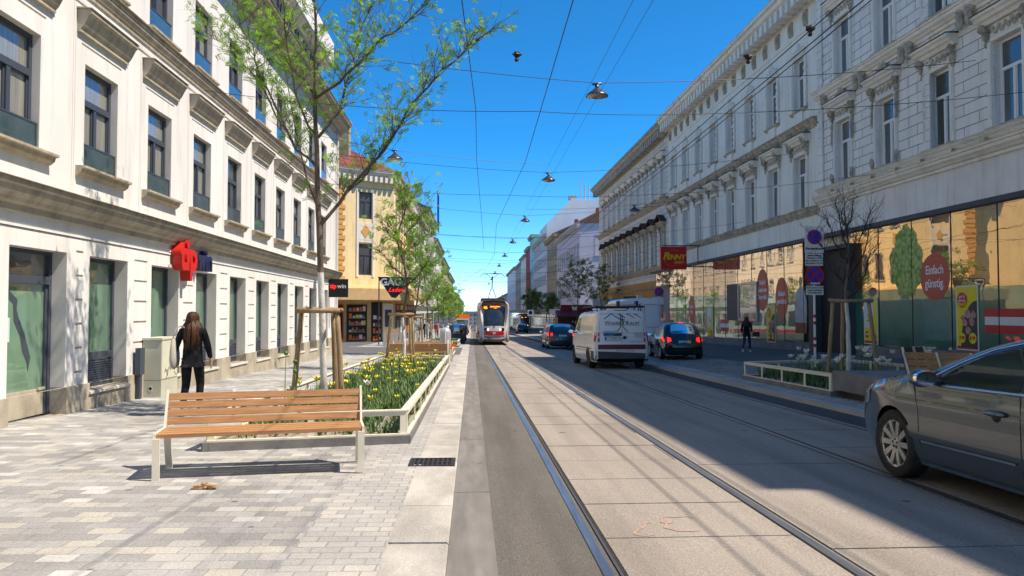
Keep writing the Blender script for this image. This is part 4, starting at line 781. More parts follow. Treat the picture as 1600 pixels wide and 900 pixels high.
# ------------------------------------------------------------------ skinned figures
def skin(verts, edges, rad, name, m, parent, sub=2, label=None):
    me = bpy.data.meshes.new(name); me.from_pydata(verts, edges, []); o = bpy.data.objects.new('tmp', me); COL.objects.link(o)
    mo = o.modifiers.new('s', 'SKIN'); mo.use_smooth_shade = True
    sv = me.skin_vertices[0].data
    for i, r in enumerate(rad): sv[i].radius = (r, r) if not isinstance(r, tuple) else r
    sv[0].use_root = True
    if sub: q = o.modifiers.new('u', 'SUBSURF'); q.levels = sub; q.render_levels = sub
    bpy.context.view_layer.update()
    nm = bpy.data.meshes.new_from_object(o.evaluated_get(bpy.context.evaluated_depsgraph_get())); bpy.data.objects.remove(o)
    nm.name = name; nm.materials.clear(); nm.materials.append(M[m])
    p = bpy.data.objects.new(name, nm); COL.objects.link(p); p.parent = parent
    if label: p['label'] = label
    return p
def figure(label, loc, rz, h=1.62, stride=.0, armL=(0,0), armR=(0,0), top='cloth_black', bottom='cloth_black', shoes='darkgrey', hair='hair_dark', long_hair=False, group=None, lean=0., headturn=0., fingers=False, sit=False, arm_bare=False):
    """standing or striding figure; faces local +y"""
    k = h/1.65; P = thing('person', label, 'person', loc, rz, group); sub = 2 if fingers else 1
    s = stride
    V, E_, Rr = [], [], []
    def v(x, y, z, r): V.append((x*k, (y+lean*max(0,z-.95))*k, z*k)); Rr.append(r*k if not isinstance(r, tuple) else (r[0]*k, r[1]*k)); return len(V)-1
    def chain(i, pts):
        for p in pts: j = v(*p); E_.append((i, j)); i = j
        return i
    pel = v(0, 0, .93, (.115,.09)); sp = chain(pel, [(0,.0,1.08,(.10,.075)), (0,-.01,1.24,(.125,.085)), (0,-.01,1.34,(.12,.08))]); nk = chain(sp, [(0,-.005,1.42,.05), (0,.005,1.47,.045)])
    chain(nk, [(0,.015,1.535,(.072,.085)), (0,.01,1.60,(.07,.082)), (0,.005,1.635,(.04,.05))])
    hipj, wrists = {}, {}
    knees = {}
    for sx in (-1, 1):
        st = s*sx
        if sit: kn, an, to = (sx*.12,.40,.62), (sx*.12,.42,.22), (sx*.12,.55,.17)
        else: kn, an = (sx*.10,.06+st*.16,.50), (sx*.10,-.03+st*.38 if st > 0 else -.05+st*.42,.09+(.10*abs(s) if st < 0 else 0)); to = (sx*.11, an[1]+.15, .04)
        knees[sx] = (kn, an, to)
        chain(pel, [(sx*.09,.0,.86,.085), (*kn,.055), ((kn[0]+an[0])/2,(kn[1]+an[1])/2-.02,(kn[2]+an[2])/2+.03,.05), (*an,.036), (*to,.03)])
        f, o_ = (armL if sx < 0 else armR)   # forward swing, outward
        sh = (sx*.165,-.01,1.35); el = (sx*(.205+o_*.12), -.02+f*.12, 1.10); wr = (sx*(.215+o_*.2), .03+f*.32, .88+abs(f)*.1); ha = (wr[0], wr[1]+.02+f*.05, wr[2]-.075)
        wrists[sx] = (sh, el, wr, ha)
        i = chain(sp, [(*sh,.048), (*el,.036), (*wr,.024), (*ha,(.022,.034))])
        if fingers:
            for q in range(4): chain(i, [(ha[0]+sx*.004, ha[1]-.024+q*.016, ha[2]-.045, .0085), (ha[0]-sx*.006, ha[1]-.022+q*.016, ha[2]-.075-.006*(q in (1,2)), .0075)])
            chain(i, [(ha[0]-sx*.008, ha[1]+.042, ha[2]-.005, .010), (ha[0]-sx*.012, ha[1]+.05, ha[2]-.03, .0085)])
    skin(V, E_, Rr, 'body', 'skin', P, sub)
    # nose and ears are part of the head; eyes and mouth as small inlays
    if fingers or h:
        mb = MB(); mb.blob((0,.098*k,1.545*k),(.012*k,.016*k,.022*k),0,4,.0); mb.blob((-.074*k,.01*k,1.545*k),(.012*k,.02*k,.03*k),0,4,0); mb.blob((.074*k,.01*k,1.545*k),(.012*k,.02*k,.03*k),0,4,0)
        for sx in (-1,1): mb.blob((sx*.03*k,.09*k,1.57*k),(.012*k,.006*k,.006*k),1,4,0)
        mb.box(-.022*k,.022*k,.085*k,.094*k,1.503*k,1.511*k,2); mb.build('face', ['skin','black','sticker_red'], P, True)
    L = lean
    def ly(z): return L*max(0,z-.95)
    V2, E2, R2 = [], [], []
    def vv(x,y,z,r): V2.append((x*k,(y+ly(z))*k,z*k)); R2.append(r*k if not isinstance(r,tuple) else (r[0]*k,r[1]*k)); return len(V2)-1
    a = vv(0,0,.93,(.165,.135)); b = vv(0,0,1.08,(.15,.12)); c = vv(0,-.01,1.24,(.16,.125)); d = vv(0,-.01,1.34,(.135,.09)); e = vv(0,-.008,1.405,.062); E2 += [(a,b),(b,c),(c,d),(d,e)]
    z0 = vv(0,0,.80,(.155,.13)); E2.append((a,z0))
    for sx in (-1,1):
        sh, el, wr, ha = wrists[sx]; i = vv(*sh,.062); j = vv(*el,.055); E2 += [(d,i),(i,j)]
        if not arm_bare: w_ = vv(*[wr[q]+(el[q]-wr[q])*.08 for q in range(3)],.038); E2.append((j,w_))
    skin(V2, E2, R2, 'jacket', top, P, sub)
    V3, E3, R3 = [], [], []
    def v3(x,y,z,r): V3.append((x*k,y*k,z*k)); R3.append(r*k if not isinstance(r,tuple) else (r[0]*k,r[1]*k)); return len(V3)-1
    a = v3(0,0,.93,(.125,.10))
    for sx in (-1,1):
        kn, an, to = knees[sx]; i = v3(sx*.09,.0,.84,.098); j = v3(*kn,.068); l = v3((kn[0]+an[0])/2,(kn[1]+an[1])/2-.02,(kn[2]+an[2])/2+.03,.06); m = v3(an[0],an[1],an[2]+.03,.045); E3 += [(a,i),(i,j),(j,l),(l,m)]
    skin(V3, E3, R3, 'trousers', bottom, P, sub)
    for sx in (-1,1):
        kn, an, to = knees[sx]; skin([(an[0]*k,(an[1]-.04)*k,(an[2]-.03)*k),(an[0]*k,(an[1]+.06)*k,(to[2]+.0)*k),(to[0]*k,(to[1]+.02)*k,(to[2]-.005)*k)], [(0,1),(1,2)], [.046*k,.044*k,.034*k], 'shoe', shoes, P, 1)
    mb = MB(); ct = (0,(-.012+ly(1.57))*k,1.575*k)
    if long_hair:
        rnd = random.Random(4)
        n = 26; prof = [(1.665,.02,.03),(1.65,.06,.07),(1.61,.088,.10),(1.55,.096,.105),(1.48,.098,.10),(1.40,.105,.09),(1.32,.112,.08),(1.22,.10,.065),(1.14,.075,.05),(1.08,.04,.03)]
        vs, fs = [], []
        for j, (z, rx, ry) in enumerate(prof):
            for i in range(n):
                a = 2*pi*i/n; q = 1+.10*sin(i*2.3+z*9)+rnd.uniform(-.05,.05); back = -.022-.06*max(0,1.5-z)
                y_ = ry*sin(a)*q
                if z < 1.6 and y_ > .02: y_ = .02+.15*(y_-.02)
                vs.append(((rx*cos(a)*q+.015*(1.5-z))*k, (y_+back+ly(z))*k, z*k))
        for j in range(len(prof)-1):
            for i in range(n): fs.append((j*n+i, j*n+(i+1)%n, (j+1)*n+(i+1)%n, (j+1)*n+i))
        fs.append(tuple(range(n))); fs.append(tuple(range((len(prof)-1)*n, len(prof)*n))[::-1]); mb.add(vs, fs)
        for q in range(70):
            a = rnd.uniform(pi, 2*pi); r = .1; x = r*cos(a); y = r*.8*sin(a)-.03
            mb.tube([((x*.9)*k,(y+ly(1.5))*k,1.52*k),((x*1.08+rnd.uniform(-.01,.01))*k,(y-.03+ly(1.35))*k,1.36*k),((x*.95+rnd.uniform(-.03,.03))*k,(y-.04+ly(1.2))*k,rnd.uniform(1.16,1.26)*k),((x*.7+rnd.uniform(-.05,.05))*k,(y-.03+ly(1.1))*k,rnd.uniform(1.03,1.13)*k)], [.009*k,.012*k,.009*k,.002*k], 5)
        for q in range(14): s_ = rnd.choice((-1,-1,1)); mb.tube([(s_*.08*k,-.03*k,1.55*k),(s_*(.12+rnd.uniform(0,.04))*k,-.04*k,1.42*k),(s_*(.10+rnd.uniform(0,.09))*k,-.05*k,rnd.uniform(1.2,1.34)*k)],[.006*k,.004*k,.001*k],4)
    else:
        mb.blob((ct[0],ct[1]-.008*k,ct[2]+.008*k),(.084*k,.10*k,.088*k),0,8,.04)
    mb.build('hair', hair, P, True)
    return P, wrists, k
# ------------------------------------------------------------------ vehicles
def catmull(pts, step=.07):
    out = []; n = len(pts)
    for i in range(n-1):
        p0, p1, p2, p3 = pts[max(i-1,0)], pts[i], pts[i+1], pts[min(i+2,n-1)]
        d = math.dist(p1, p2); m = max(1, int(d/step))
        for j in range(m):
            t = j/m
            out.append(tuple(.5*((2*p1[q])+(-p0[q]+p2[q])*t+(2*p0[q]-5*p1[q]+4*p2[q]-p3[q])*t*t+(-p0[q]+3*p1[q]-3*p2[q]+p3[q])*t**3) for q in (0,1)))
    out.append(tuple(pts[-1])); return out
class Body:
    def __init__(s, chain, W, wheels, belt, tumble, zb=.22, front_taper=(.8,.20), rear_taper=(.7,.10), r=.09, crown=.10, roofcrown=.035, step=.07, grid=.07, lowtuck=.05, arch=.05):
        s.ch = catmull(chain, step); s.W, s.belt, s.tu, s.r, s.cr, s.rc = W, belt, tumble, r, crown, roofcrown
        s.lF = max(p[0] for p in s.ch); s.lR = min(p[0] for p in s.ch); s.ft, s.rt, s.lt = front_taper, rear_taper, lowtuck
        s.zb, s.wh, s.grid, s.arch = zb, wheels, grid, arch
        s.segs = [(Vector(s.ch[i]), Vector(s.ch[i+1])) for i in range(len(s.ch)-1)]
        s.imax = max(range(len(s.ch)), key=lambda i: s.ch[i][1])
    def dist(s, l, z):
        p = Vector((l, z)); b = 9.
        for a, c in s.segs:
            if abs(a.x-l) > .3 and abs(a.y-z) > .3: continue
            d = c-a; t = max(0, min(1, (p-a).dot(d)/max(1e-9, d.length_squared))); q = (p-(a+d*t)).length
            if q < b: b = q
        return b
    def w(s, l, z, d=None):
        x = s.W
        fl = s.lF-l; rl = l-s.lR
        if fl < s.ft[0]: x -= s.ft[1]*(1-fl/s.ft[0])**2
        if rl < s.rt[0]: x -= s.rt[1]*(1-rl/s.rt[0])**2
        if z > s.belt: q = z-s.belt; x -= s.tu*q + .02*min(1, q/.05)
        elif z > s.belt-.12: x -= .012*((z-s.belt+.12)/.12)
        if z < .5: x -= s.lt*((.5-z)/.3)**2
        if d is None: d = s.dist(l, z)
        if d < s.r: x -= s.r-sqrt(max(0, s.r**2-(s.r-d)**2))
        return x
    def pt(s, sp, t, off=0.):
        i = min(int(sp), len(s.ch)-2); f = sp-i; a, b = Vector(s.ch[i]), Vector(s.ch[i+1]); p = a.lerp(b, f)
        i0, i1 = max(i-1,0), min(i+2, len(s.ch)-1); d = (Vector(s.ch[i1])-Vector(s.ch[i0])).normalized(); n = Vector((-d.y, d.x)) if False else Vector((d.y*-1, d.x))
        n = Vector((-d.y, d.x))
        if n.dot(Vector((p.x-(s.lF+s.lR)/2, (p.y-.5)*2))) < 0: n = -n
        hw = s.w(p.x, p.y, 0.); c = s.cr*abs(n.x)+s.rc*abs(n.y)
        q = p + n*(c*(1-min(1, abs(t))**2.4)+off); return Vector((hw*t, q.x, q.y))
    def flat(s, poly, grid):
        bm = bmesh.new(); vs = [bm.verts.new((0, p[0], p[1])) for p in poly]; bm.faces.new(vs); bmesh.ops.triangulate(bm, faces=bm.faces[:])
        ls = [p[0] for p in poly]; zs = [p[1] for p in poly]
        for ax, lo, hi in ((1, min(ls), max(ls)), (2, min(zs), max(zs))):
            q = lo+grid
            while q < hi-.01:
                co = [0,0,0]; no = [0,0,0]; co[ax] = q; no[ax] = 1; bmesh.ops.bisect_plane(bm, geom=bm.verts[:]+bm.edges[:]+bm.faces[:], plane_co=co, plane_no=no); q += grid
        out = ([tuple(v.co) for v in bm.verts], [tuple(v.index for v in f.verts) for f in bm.faces]); bm.verts.index_update(); out = ([tuple(v.co) for v in bm.verts], [tuple(v.index for v in f.verts) for f in bm.faces]); bm.free(); return out
    def side(s, mb, poly, off=.003, mi=0, grid=None, both=True, sgn=-1):
        vs, fs = s.flat(poly, grid or s.grid*1.4); ws = [s.w(l, z)+off for _, l, z in vs]
        for sg in ((-1, 1) if both else (sgn,)): mb.add([(sg*w, v[1], v[2]) for v, w in zip(vs, ws)], [f if sg > 0 else f[::-1] for f in fs], mi)
    def ribbon(s, mb, pts, wd, off=.004, mi=0, both=True, sgn=-1):
        a, b = [], []
        for i, p in enumerate(pts):
            d = (Vector(pts[min(i+1,len(pts)-1)])-Vector(pts[max(i-1,0)])).normalized(); n = Vector((-d.y, d.x))*wd/2; a.append(tuple(Vector(p)+n)); b.append(tuple(Vector(p)-n))
        for i in range(len(pts)-1): s.side(mb, [a[i], a[i+1], b[i+1], b[i]], off, mi, .12, both, sgn)
    def shell(s, mb, mi=0, nx=12):
        bot = [(s.ch[-1][0], s.zb)] if s.ch[-1][1] > s.zb else []
        for lw, rw in sorted(s.wh):
            ra = rw+s.arch; zc = rw; a0 = math.asin(max(-1,(s.zb-zc)/ra)); n = 16
            for k in range(n+1): a = pi-a0+(2*a0-pi)*k/n; bot.append((lw+ra*cos(a), zc+ra*sin(a)))
        if s.ch[0][1] > s.zb: bot.append((s.ch[0][0], s.zb))
        poly = s.ch+bot; s.side(mb, poly, 0, mi, s.grid)
        n = len(s.ch); vs = []; fs = []
        for i in range(n):
            for j in range(nx+1): vs.append(tuple(s.pt(min(i, n-1.0001), -1+2*j/nx)))
        for i in range(n-1):
            for j in range(nx): fs.append((i*(nx+1)+j, i*(nx+1)+j+1, (i+1)*(nx+1)+j+1, (i+1)*(nx+1)+j))
        mb.add(vs, fs, mi)
    def strip(s, mb, s0, s1, t0, t1, off=.004, mi=0, rnd=0., n=10, m=10):
        vs, fs = [], []
        for i in range(n+1):
            for j in range(m+1):
                u = i/n; e = 1-rnd*(abs(2*u-1)**6); t = t0+(t1-t0)*j/m; tm = (t0+t1)/2; t = tm+(t-tm)*e; vs.append(tuple(s.pt(s0+(s1-s0)*u, t, off)))
        for i in range(n):
            for j in range(m): fs.append((i*(m+1)+j, i*(m+1)+j+1, (i+1)*(m+1)+j+1, (i+1)*(m+1)+j))
        mb.add(vs, fs, mi)
    def sz(s, z, rear=True):
        n = len(s.ch); rng = range(s.imax, n-1) if rear else range(s.imax-1, -1, -1)
        for i in rng:
            a, b = s.ch[i][1], s.ch[i+1][1]
            if min(a,b) <= z <= max(a,b) and a != b: return i+(z-a)/(b-a)
        return n-1.001 if rear else 0
    def end(s, mb, poly, rear=True, off=.006, mi=0, grid=.12):
        vs, fs = s.flat(poly, grid); out = []
        for _, x, z in vs:
            sp = s.sz(z, rear); l, zz = s.ch[min(int(sp), len(s.ch)-1)]; hw = s.w(l, z, 0.); out.append(tuple(s.pt(sp, max(-1, min(1, x/hw)), off)))
        mb.add(out, fs, mi)
    def inner(s, mb, mi):
        for lw, rw in s.wh:
            for sg in (-1, 1):
                x1 = sg*(s.W-.06); x0 = sg*(s.W-.34); ra = rw+s.arch+.004; n = 14; vs = []; 
                for x in (x0, x1):
                    for k in range(n+1): a = pi*k/n*1.16-.25; vs.append((x, lw+ra*cos(a), rw+ra*sin(a)))
                mb.add(vs+[(x0,lw,rw)], [(k,k+1,n+2+k,n+1+k) for k in range(n)]+[(k,k+1,2*n+2) for k in range(n)], mi)
        mb.box(-s.W+.36, s.W-.36, s.lR+.3, s.lF-.75, s.zb-.03, s.zb+.25, mi)
def wheel_mesh(rw, wd, spokes, rimm='alloy', rr=.66):
    t = MB(); a = rw*rr; t.lathe([(a,-wd*.42),(rw*.93,-wd*.5),(rw,-wd*.36),(rw,wd*.36),(rw*.93,wd*.5),(a,wd*.42)], 36, axis='x')
    r = MB(); ax = 'x'; x = wd*.36
    r.lathe([(a*1.03,wd*.46),(a*1.03,wd*.40),(a*.93,wd*.36),(a*.93,.0)], 36, axis='x', mi=0); r.lathe([(a*.93,.01),(0.001,.01)], 24, axis='x', mi=1)
    r.lathe([(a*.27,x*.8),(a*.25,x*1.02),(a*.1,x*1.06),(.001,x*1.06)], 16, axis='x')
    for k in range(spokes):
        an = 2*pi*k/spokes; d = Vector((0, cos(an), sin(an))); q = Vector((0,-sin(an),cos(an)))
        w0, w1 = a*.10, a*.17 if spokes < 8 else a*.12; p0 = d*a*.2; p1 = d*a*.97
        vs = [p0-q*w0+Vector((x*.98,0,0)), p0+q*w0+Vector((x*.98,0,0)), p1+q*w1+Vector((wd*.42,0,0)), p1-q*w1+Vector((wd*.42,0,0))]; vs += [v-Vector((.03,0,0)) for v in vs]
        r.add([tuple(v) for v in vs], [(0,1,2,3),(0,4,5,1),(1,5,6,2),(2,6,7,3),(3,7,4,0)], 0)
    for k in range(5): an = 2*pi*k/5+.3; r.lathe([(.012,x*1.05),(.012,x*1.09),(.001,x*1.09)], 6, (0,a*.17*cos(an),a*.17*sin(an)), 1, 'x')
    return t.mesh('wheel', 'tyre', True), r.mesh('rim', [rimm, 'well'])
def add_wheels(root, B, spokes, rimm='alloy', wd=.21, rr=.66):
    t, r = wheel_mesh(B.wh[0][1], wd, spokes, rimm, rr)
    for lw, rw in B.wh:
        for sg in (-1, 1):
            o = inst(t, 'wheel', root, (sg*(B.W-wd/2-.012), lw, rw), 0 if sg > 0 else pi); inst(r, 'rim', o)
def mirror(root, B, l, z, paint, sg=-1, sc=1.):
    x = B.w(l, z)
    for sg in (-1, 1):
        mb = MB(); mb.blob((sg*(x+.17*sc), l, z+.03), (.115*sc,.07*sc,.075*sc), 0, 10, .0); mb.beam((sg*(x-.02), l-.02, z-.03), (sg*(x+.1*sc), l, z-.01), .06, .04, 1)
        o = mb.build('wing_mirror', [paint, 'black'], root, True); m2 = MB(); n = 20
        m2.add([(sg*(x+.17*sc)+.092*sc*cos(2*pi*k/n)*(1 if True else 1), l-.068*sc, z+.03+.058*sc*sin(2*pi*k/n)) for k in range(n)]+[(sg*(x+.17*sc)+.10*sc*cos(2*pi*k/n), l-.03*sc, z+.03+.066*sc*sin(2*pi*k/n)) for k in range(n)], [tuple(range(n)),]+[(k,(k+1)%n,n+(k+1)%n,n+k) for k in range(n)]); m2.build('mirror_glass', 'chrome', o)
def plate(root, B, s, x, z, rear=True, w=.52):
    p = B.pt(B.sz(z, rear), 0, .015); q = B.pt(B.sz(z+.05, rear), 0, .015); y = p.y+(-.02 if rear else .02); mb = MB()
    mb.box(x-w/2, x+w/2, y-.008, y+.03, z-.055, z+.055); mb.box(x-w/2+.045, x+w/2-.008, y-.010 if rear else y+.03, y-.008 if rear else y+.032, z-.047, z+.047, 1); mb.box(x-w/2+.006, x-w/2+.04, y-.010 if rear else y+.03, y-.008 if rear else y+.032, z-.05, z+.05, 2)
    o = mb.build('licence_plate', ['ink', 'white', 'sign_blue'], root)
    if s: text(s, .10, 'ink', o, (x+.02, y-.012, z-.002), 0, .001, sx=.9)
    return o
def place(x, y, onroad=True): return (x, y, -S*y if onroad else gz(x, y))
SLOPE = math.atan(S)
def vehicle(name, label, cat, x, y, rz, group=None):
    r = thing(name, label, cat, place(x, y, x < 6.3 and x > -.15), rz, group); e = -SLOPE if abs(rz) < 1 else SLOPE; r.rotation_euler = (e*1., 0, rz); return r
# grey saloon in the foreground
Bs = Body([(2.24,.22),(2.36,.36),(2.40,.52),(2.37,.66),(2.26,.76),(2.02,.86),(1.6,.955),(1.15,1.01),(.98,1.03),(.62,1.165),(.30,1.275),(-.05,1.36),(-.5,1.425),(-1.0,1.43),(-1.5,1.32),(-1.9,1.17),(-2.1,1.12),(-2.36,1.08),(-2.44,.98),(-2.46,.7),(-2.44,.45),(-2.38,.24)], .91, [(1.355,.325),(-1.355,.325)], .93, .40, zb=.19, front_taper=(1.15,.30), r=.10, crown=.12, roofcrown=.025, step=.05, grid=.05, lowtuck=.07, arch=.045)
# ---
SA = vehicle('saloon_car', 'metallic grey saloon in the right foreground with chrome window trim and ten-spoke wheels', 'car', 5.02, 5.72, 0)
mb = MB(); Bs.shell(mb, 0, 14); Bs.inner(mb, 1); smoothmesh(mb.build('body', ['paint_grey', 'well'], SA), 35)
mb = MB(); gp = [(.74,.965),(.62,1.02),(.40,1.13),(.10,1.25),(-.25,1.325),(-.34,1.335),(-.34,.965)]; Bs.side(mb, gp, .003); mb.build('side_window', 'car_glass_teal_refl', SA, True)
mb = MB(); Bs.side(mb, [(-.40,1.342),(-.9,1.36),(-1.3,1.29),(-1.28,.99),(-.40,.965)], .003); Bs.side(mb, [(-1.34,1.27),(-1.62,1.16),(-1.80,1.06),(-1.34,1.0)], .003); mb.build('rear_side_window', 'car_glass', SA)
mb = MB(); Bs.ribbon(mb, [(1.02,.945),(.4,.95),(-.4,.955),(-1.3,.98),(-1.9,1.045),(-1.66,1.175),(-1.32,1.30),(-.9,1.385),(-.3,1.36),(.10,1.28),(.44,1.155),(.70,1.035),(.84,.965)], .013, .007); mb.build('window_trim', 'trim_metal', SA)
mb = MB(); Bs.side(mb, [(-.345,.97),(-.345,1.34),(-.40,1.345),(-.40,.97)], .004); Bs.side(mb, [(.96,.96),(.75,.965),(.63,1.03),(.72,1.075),(.80,1.04)], .005); mb.build('door_pillar', 'black', SA)
mb = MB(); seam = [(.86,.24),(.90,.40),(.905,.70),(.97,.93)]; Bs.ribbon(mb, seam, .009, .0015); Bs.ribbon(mb, [(-.375,.24),(-.375,.94)], .009, .0015); Bs.ribbon(mb, [(-1.22,.30),(-1.06,.50),(-1.02,.70),(-1.25,.97)], .009, .0015); mb.build('door_seam', 'black', SA)
mb = MB(); Bs.ribbon(mb, [(.86,.42),(-.32,.425)], .018, .012); Bs.ribbon(mb, [(-.42,.425),(-1.0,.43)], .018, .012); mb.build('side_trim', 'chrome', SA)
for l in (-.12, -1.06):
    mb = MB(); x = Bs.w(l, .79)
    for sg in (-1, 1): mb.blob((sg*(x+.018), l, .785), (.03,.125,.028), 0, 10, 0); mb.blob((sg*(x-.006), l-.0, .765), (.02,.06,.05), 1, 8, 0)
    mb.build('door_handle', ['paint_grey', 'black'], SA, True)
mirror(SA, Bs, .60, .985, 'paint_grey', sc=1.08)
mb = MB(); Bs.strip(mb, Bs.sz(1.06, False), Bs.sz(1.36, False), -.86, .86, .004); mb.build('windscreen', 'car_glass', SA)
mb = MB(); Bs.strip(mb, Bs.sz(1.15), Bs.sz(1.42), -.8, .8, .004); mb.build('rear_window', 'car_glass', SA)
mb = MB(); Bs.side(mb, [(2.20,.60),(2.05,.80),(1.86,.82),(1.9,.68)], .005); mb.build('headlight', 'lamp_lens', SA)
mb = MB(); Bs.side(mb, [(-2.1,.80),(-2.1,.95),(-2.40,.95),(-2.40,.80)], .005); mb.build('tail_light', 'redlens', SA)
add_wheels(SA, Bs, 10, wd=.215, rr=.70)
# white van with roof rack
Bv = Body([(2.38,.25),(2.46,.5),(2.44,.75),(2.3,.95),(1.9,1.08),(1.62,1.2),(1.2,1.6),(.95,1.84),(.6,1.93),(-.8,1.955),(-2.15,1.94),(-2.33,1.86),(-2.41,1.5),(-2.45,1.1),(-2.47,.7),(-2.47,.35)], .955, [(1.55,.34),(-1.45,.34)], 1.12, .14, zb=.24, front_taper=(.9,.2), rear_taper=(.5,.05), r=.10, crown=.06, step=.08, grid=.09)
VA = vehicle('tradesman_van', 'white tradesman van with a house-and-tree drawing, roof rack and dark red stripe', 'van', 4.93, 26.9, 0)
VA.rotation_euler.z = R(1.5)
mb = MB(); Bv.shell(mb, 0); Bv.inner(mb, 1); smoothmesh(mb.build('body', ['paint_white', 'well'], VA), 35)
mb = MB(); Bv.end(mb, [(-.94,.30),(.94,.30),(.94,.60),(.86,.60),(.80,.53),(-.80,.53),(-.86,.60),(-.94,.60)], off=.012); Bv.side(mb, [(-2.46,.26),(-2.46,.60),(-2.0,.60),(-1.93,.30)], .006); Bv.side(mb, [(2.42,.26),(2.44,.6),(2.1,.62),(1.98,.3)], .006); mb.build('bumper', 'bumper_dark', VA)
mb = MB(); Bv.end(mb, [(-.80,.66),(.88,.66),(.88,.82),(-.80,.82)], off=.008); Bv.side(mb, [(-2.1,.66),(-2.1,.70),(1.0,.70),(1.0,.66)], .004); Bv.side(mb, [(-2.1,.58),(-2.1,.60),(1.0,.60),(1.0,.58)], .004); mb.build('stripe', 'burgundy', VA)
for sg in (-1,1):
    mb = MB(); q = sorted((sg*.745, sg*.915)); Bv.end(mb, [(q[0],.90),(q[1],.90),(q[1],1.22),(q[0],1.22)], off=.012); Bv.side(mb, [(-2.44,.90),(-2.44,1.22),(-2.38,1.22),(-2.36,.90)], .006, both=False, sgn=sg); o = mb.build('tail_light', 'red', VA)
    mb = MB(); Bv.end(mb, [(q[0]+.01,1.03),(q[1]-.01,1.03),(q[1]-.01,1.10),(q[0]+.01,1.10)], off=.016); mb.build('indicator', 'offwhite', o)
mb = MB(); Bv.end(mb, [(-.004,.85),(.004,.85),(.004,1.87),(-.004,1.87)], off=.006)
loop = [(-.76,1.24),(-.72,1.80),(-.66,1.84),(.66,1.84),(.72,1.80),(.76,1.24),(.70,1.20),(-.70,1.20),(-.76,1.24)]
for a, b in zip(loop, loop[1:]):
    d = (Vector(b)-Vector(a)).normalized(); n = Vector((-d.y,d.x))*.004; Bv.end(mb, [tuple(Vector(a)-n),tuple(Vector(b)-n),tuple(Vector(b)+n),tuple(Vector(a)+n)], off=.006)
Bv.ribbon(mb, [(-.9,.3),(-.9,1.8)], .012, .003); Bv.ribbon(mb, [(.35,.3),(.35,1.8)], .012, .003); Bv.ribbon(mb, [(1.35,.5),(1.3,1.1)], .012, .003); mb.build('door_seam', 'bumper_dark', VA)
mb = MB(); Bv.side(mb, [(1.30,1.16),(1.14,1.44),(.85,1.72),(.42,1.74),(.42,1.16)], .006); mb.build('side_window', 'car_glass', VA)
mb = MB(); Bv.strip(mb, Bv.sz(1.2,False), Bv.sz(1.78,False), -.88, .88, .004); mb.build('windscreen', 'car_glass', VA)
mb = MB(); Bv.end(mb, [(-.62,1.10),(-.02,1.10),(-.02,1.19),(-.62,1.19)], off=.03); mb.build('handle_bar', 'blackgloss', VA)
mb = MB(); Bv.end(mb, [(-.22,1.885),(.22,1.885),(.22,1.91),(-.22,1.91)], off=.02); mb.build('brake_light', 'burgundy', VA)
plate(VA, Bv, 'W 69088 W', -.32, 1.02)
yb = Bv.pt(Bv.sz(1.2), 0, 0).y
def vline(mb, pts, wd):
    for a, b in zip(pts, pts[1:]):
        d = (Vector(b)-Vector(a)).normalized(); n = Vector((-d.y,d.x))*wd/2; e = d*wd*.3; Bv.end(mb, [tuple(Vector(a)-n-e),tuple(Vector(b)-n+e),tuple(Vector(b)+n+e),tuple(Vector(a)+n-e)], off=.010, grid=.3)
mb = MB(); vline(mb, [(-.58,1.66),(-.34,1.83),(-.02,1.63),(.1,1.63)], .028)
for dx in (0,.30,.56): vline(mb, [(-.12+dx,1.80),(-.04+dx,1.81),(.12+dx,1.70)], .026)
vline(mb, [(-.03,1.78),(-.04,1.40),(-.16,1.24)], .026); vline(mb, [(.03,1.78),(.04,1.40),(.20,1.24)], .026); vline(mb, [(-.56,1.455),(.62,1.455)], .010); mb.build('house_and_tree_drawing', 'ink', VA)
def vt(s, size, x, z, m='ink', sx=1., b=0.): 
    p = Bv.pt(Bv.sz(z), 0, .03); text(s, size, m, VA, (x, p.y-.012, z), 0, .0015, sx=sx, bold=b)
vt('W', .17, -.49, 1.54); vt('OHN', .135, -.22, 1.525, sx=1.1); vt('T', .17, .06, 1.54); vt('R', .17, .19, 1.54); vt('AUM', .135, .43, 1.525, sx=1.1)
vt('+43 699 107 38 33', .06, -.42, 1.255); vt('www.wohntraum.at', .045, -.48, 1.22)
for i, s_ in enumerate(('BAULEITUNG', 'INNENAUSBAU', 'PLANUNG', 'MONTAGE')): vt(s_, .045, .55, 1.20-.045*i)
vt('1160 Wien, Thaliastraße', .05, .45, .92); vt('Wohntraum Innenausbau Wien', .05, .10, .615)
mb = MB(); p = Bv.pt(Bv.sz(1.05), 0, .01); mb.lathe([(.06,p.y-.02),(.06,p.y+.05),(.045,p.y-.022),(.001,p.y-.022)], 20, (.09,0,1.05), axis='y'); mb.build('round_badge', 'navy', VA)
mb = MB()
for l in (-2.1,-1.2,-.2): mb.beam((-.8,l,2.08),(.8,l,2.08),.05,.03); mb.beam((-.75,l,1.92),(-.75,l,2.08),.03,.03); mb.beam((.75,l,1.92),(.75,l,2.08),.03,.03)
for x in (-.8,.8): mb.beam((x,-2.25,2.11),(x,.4,2.11),.035,.035)
mb.beam((-.85,-2.25,2.08),(.85,-2.25,2.08),.04,.05); mb.beam((.62,-2.25,1.93),(.70,-2.25,2.2),.03,.03); mb.build('roof_rack', 'black', VA)
LD = thing('ladder_bundle', 'aluminium ladder and boxes lashed to the rack of the white tradesman van', 'ladder', (VA.location.x+.30, VA.location.y-1.0, VA.location.z+2.14), R(1.5))
mb = MB()
for x in (-.28,.28): mb.beam((x,-1.1,.04),(x,1.2,.04),.03,.08)
for k in range(9): mb.beam((-.28,-1+k*.27,.05),(.28,-1+k*.27,.05),.03,.03)
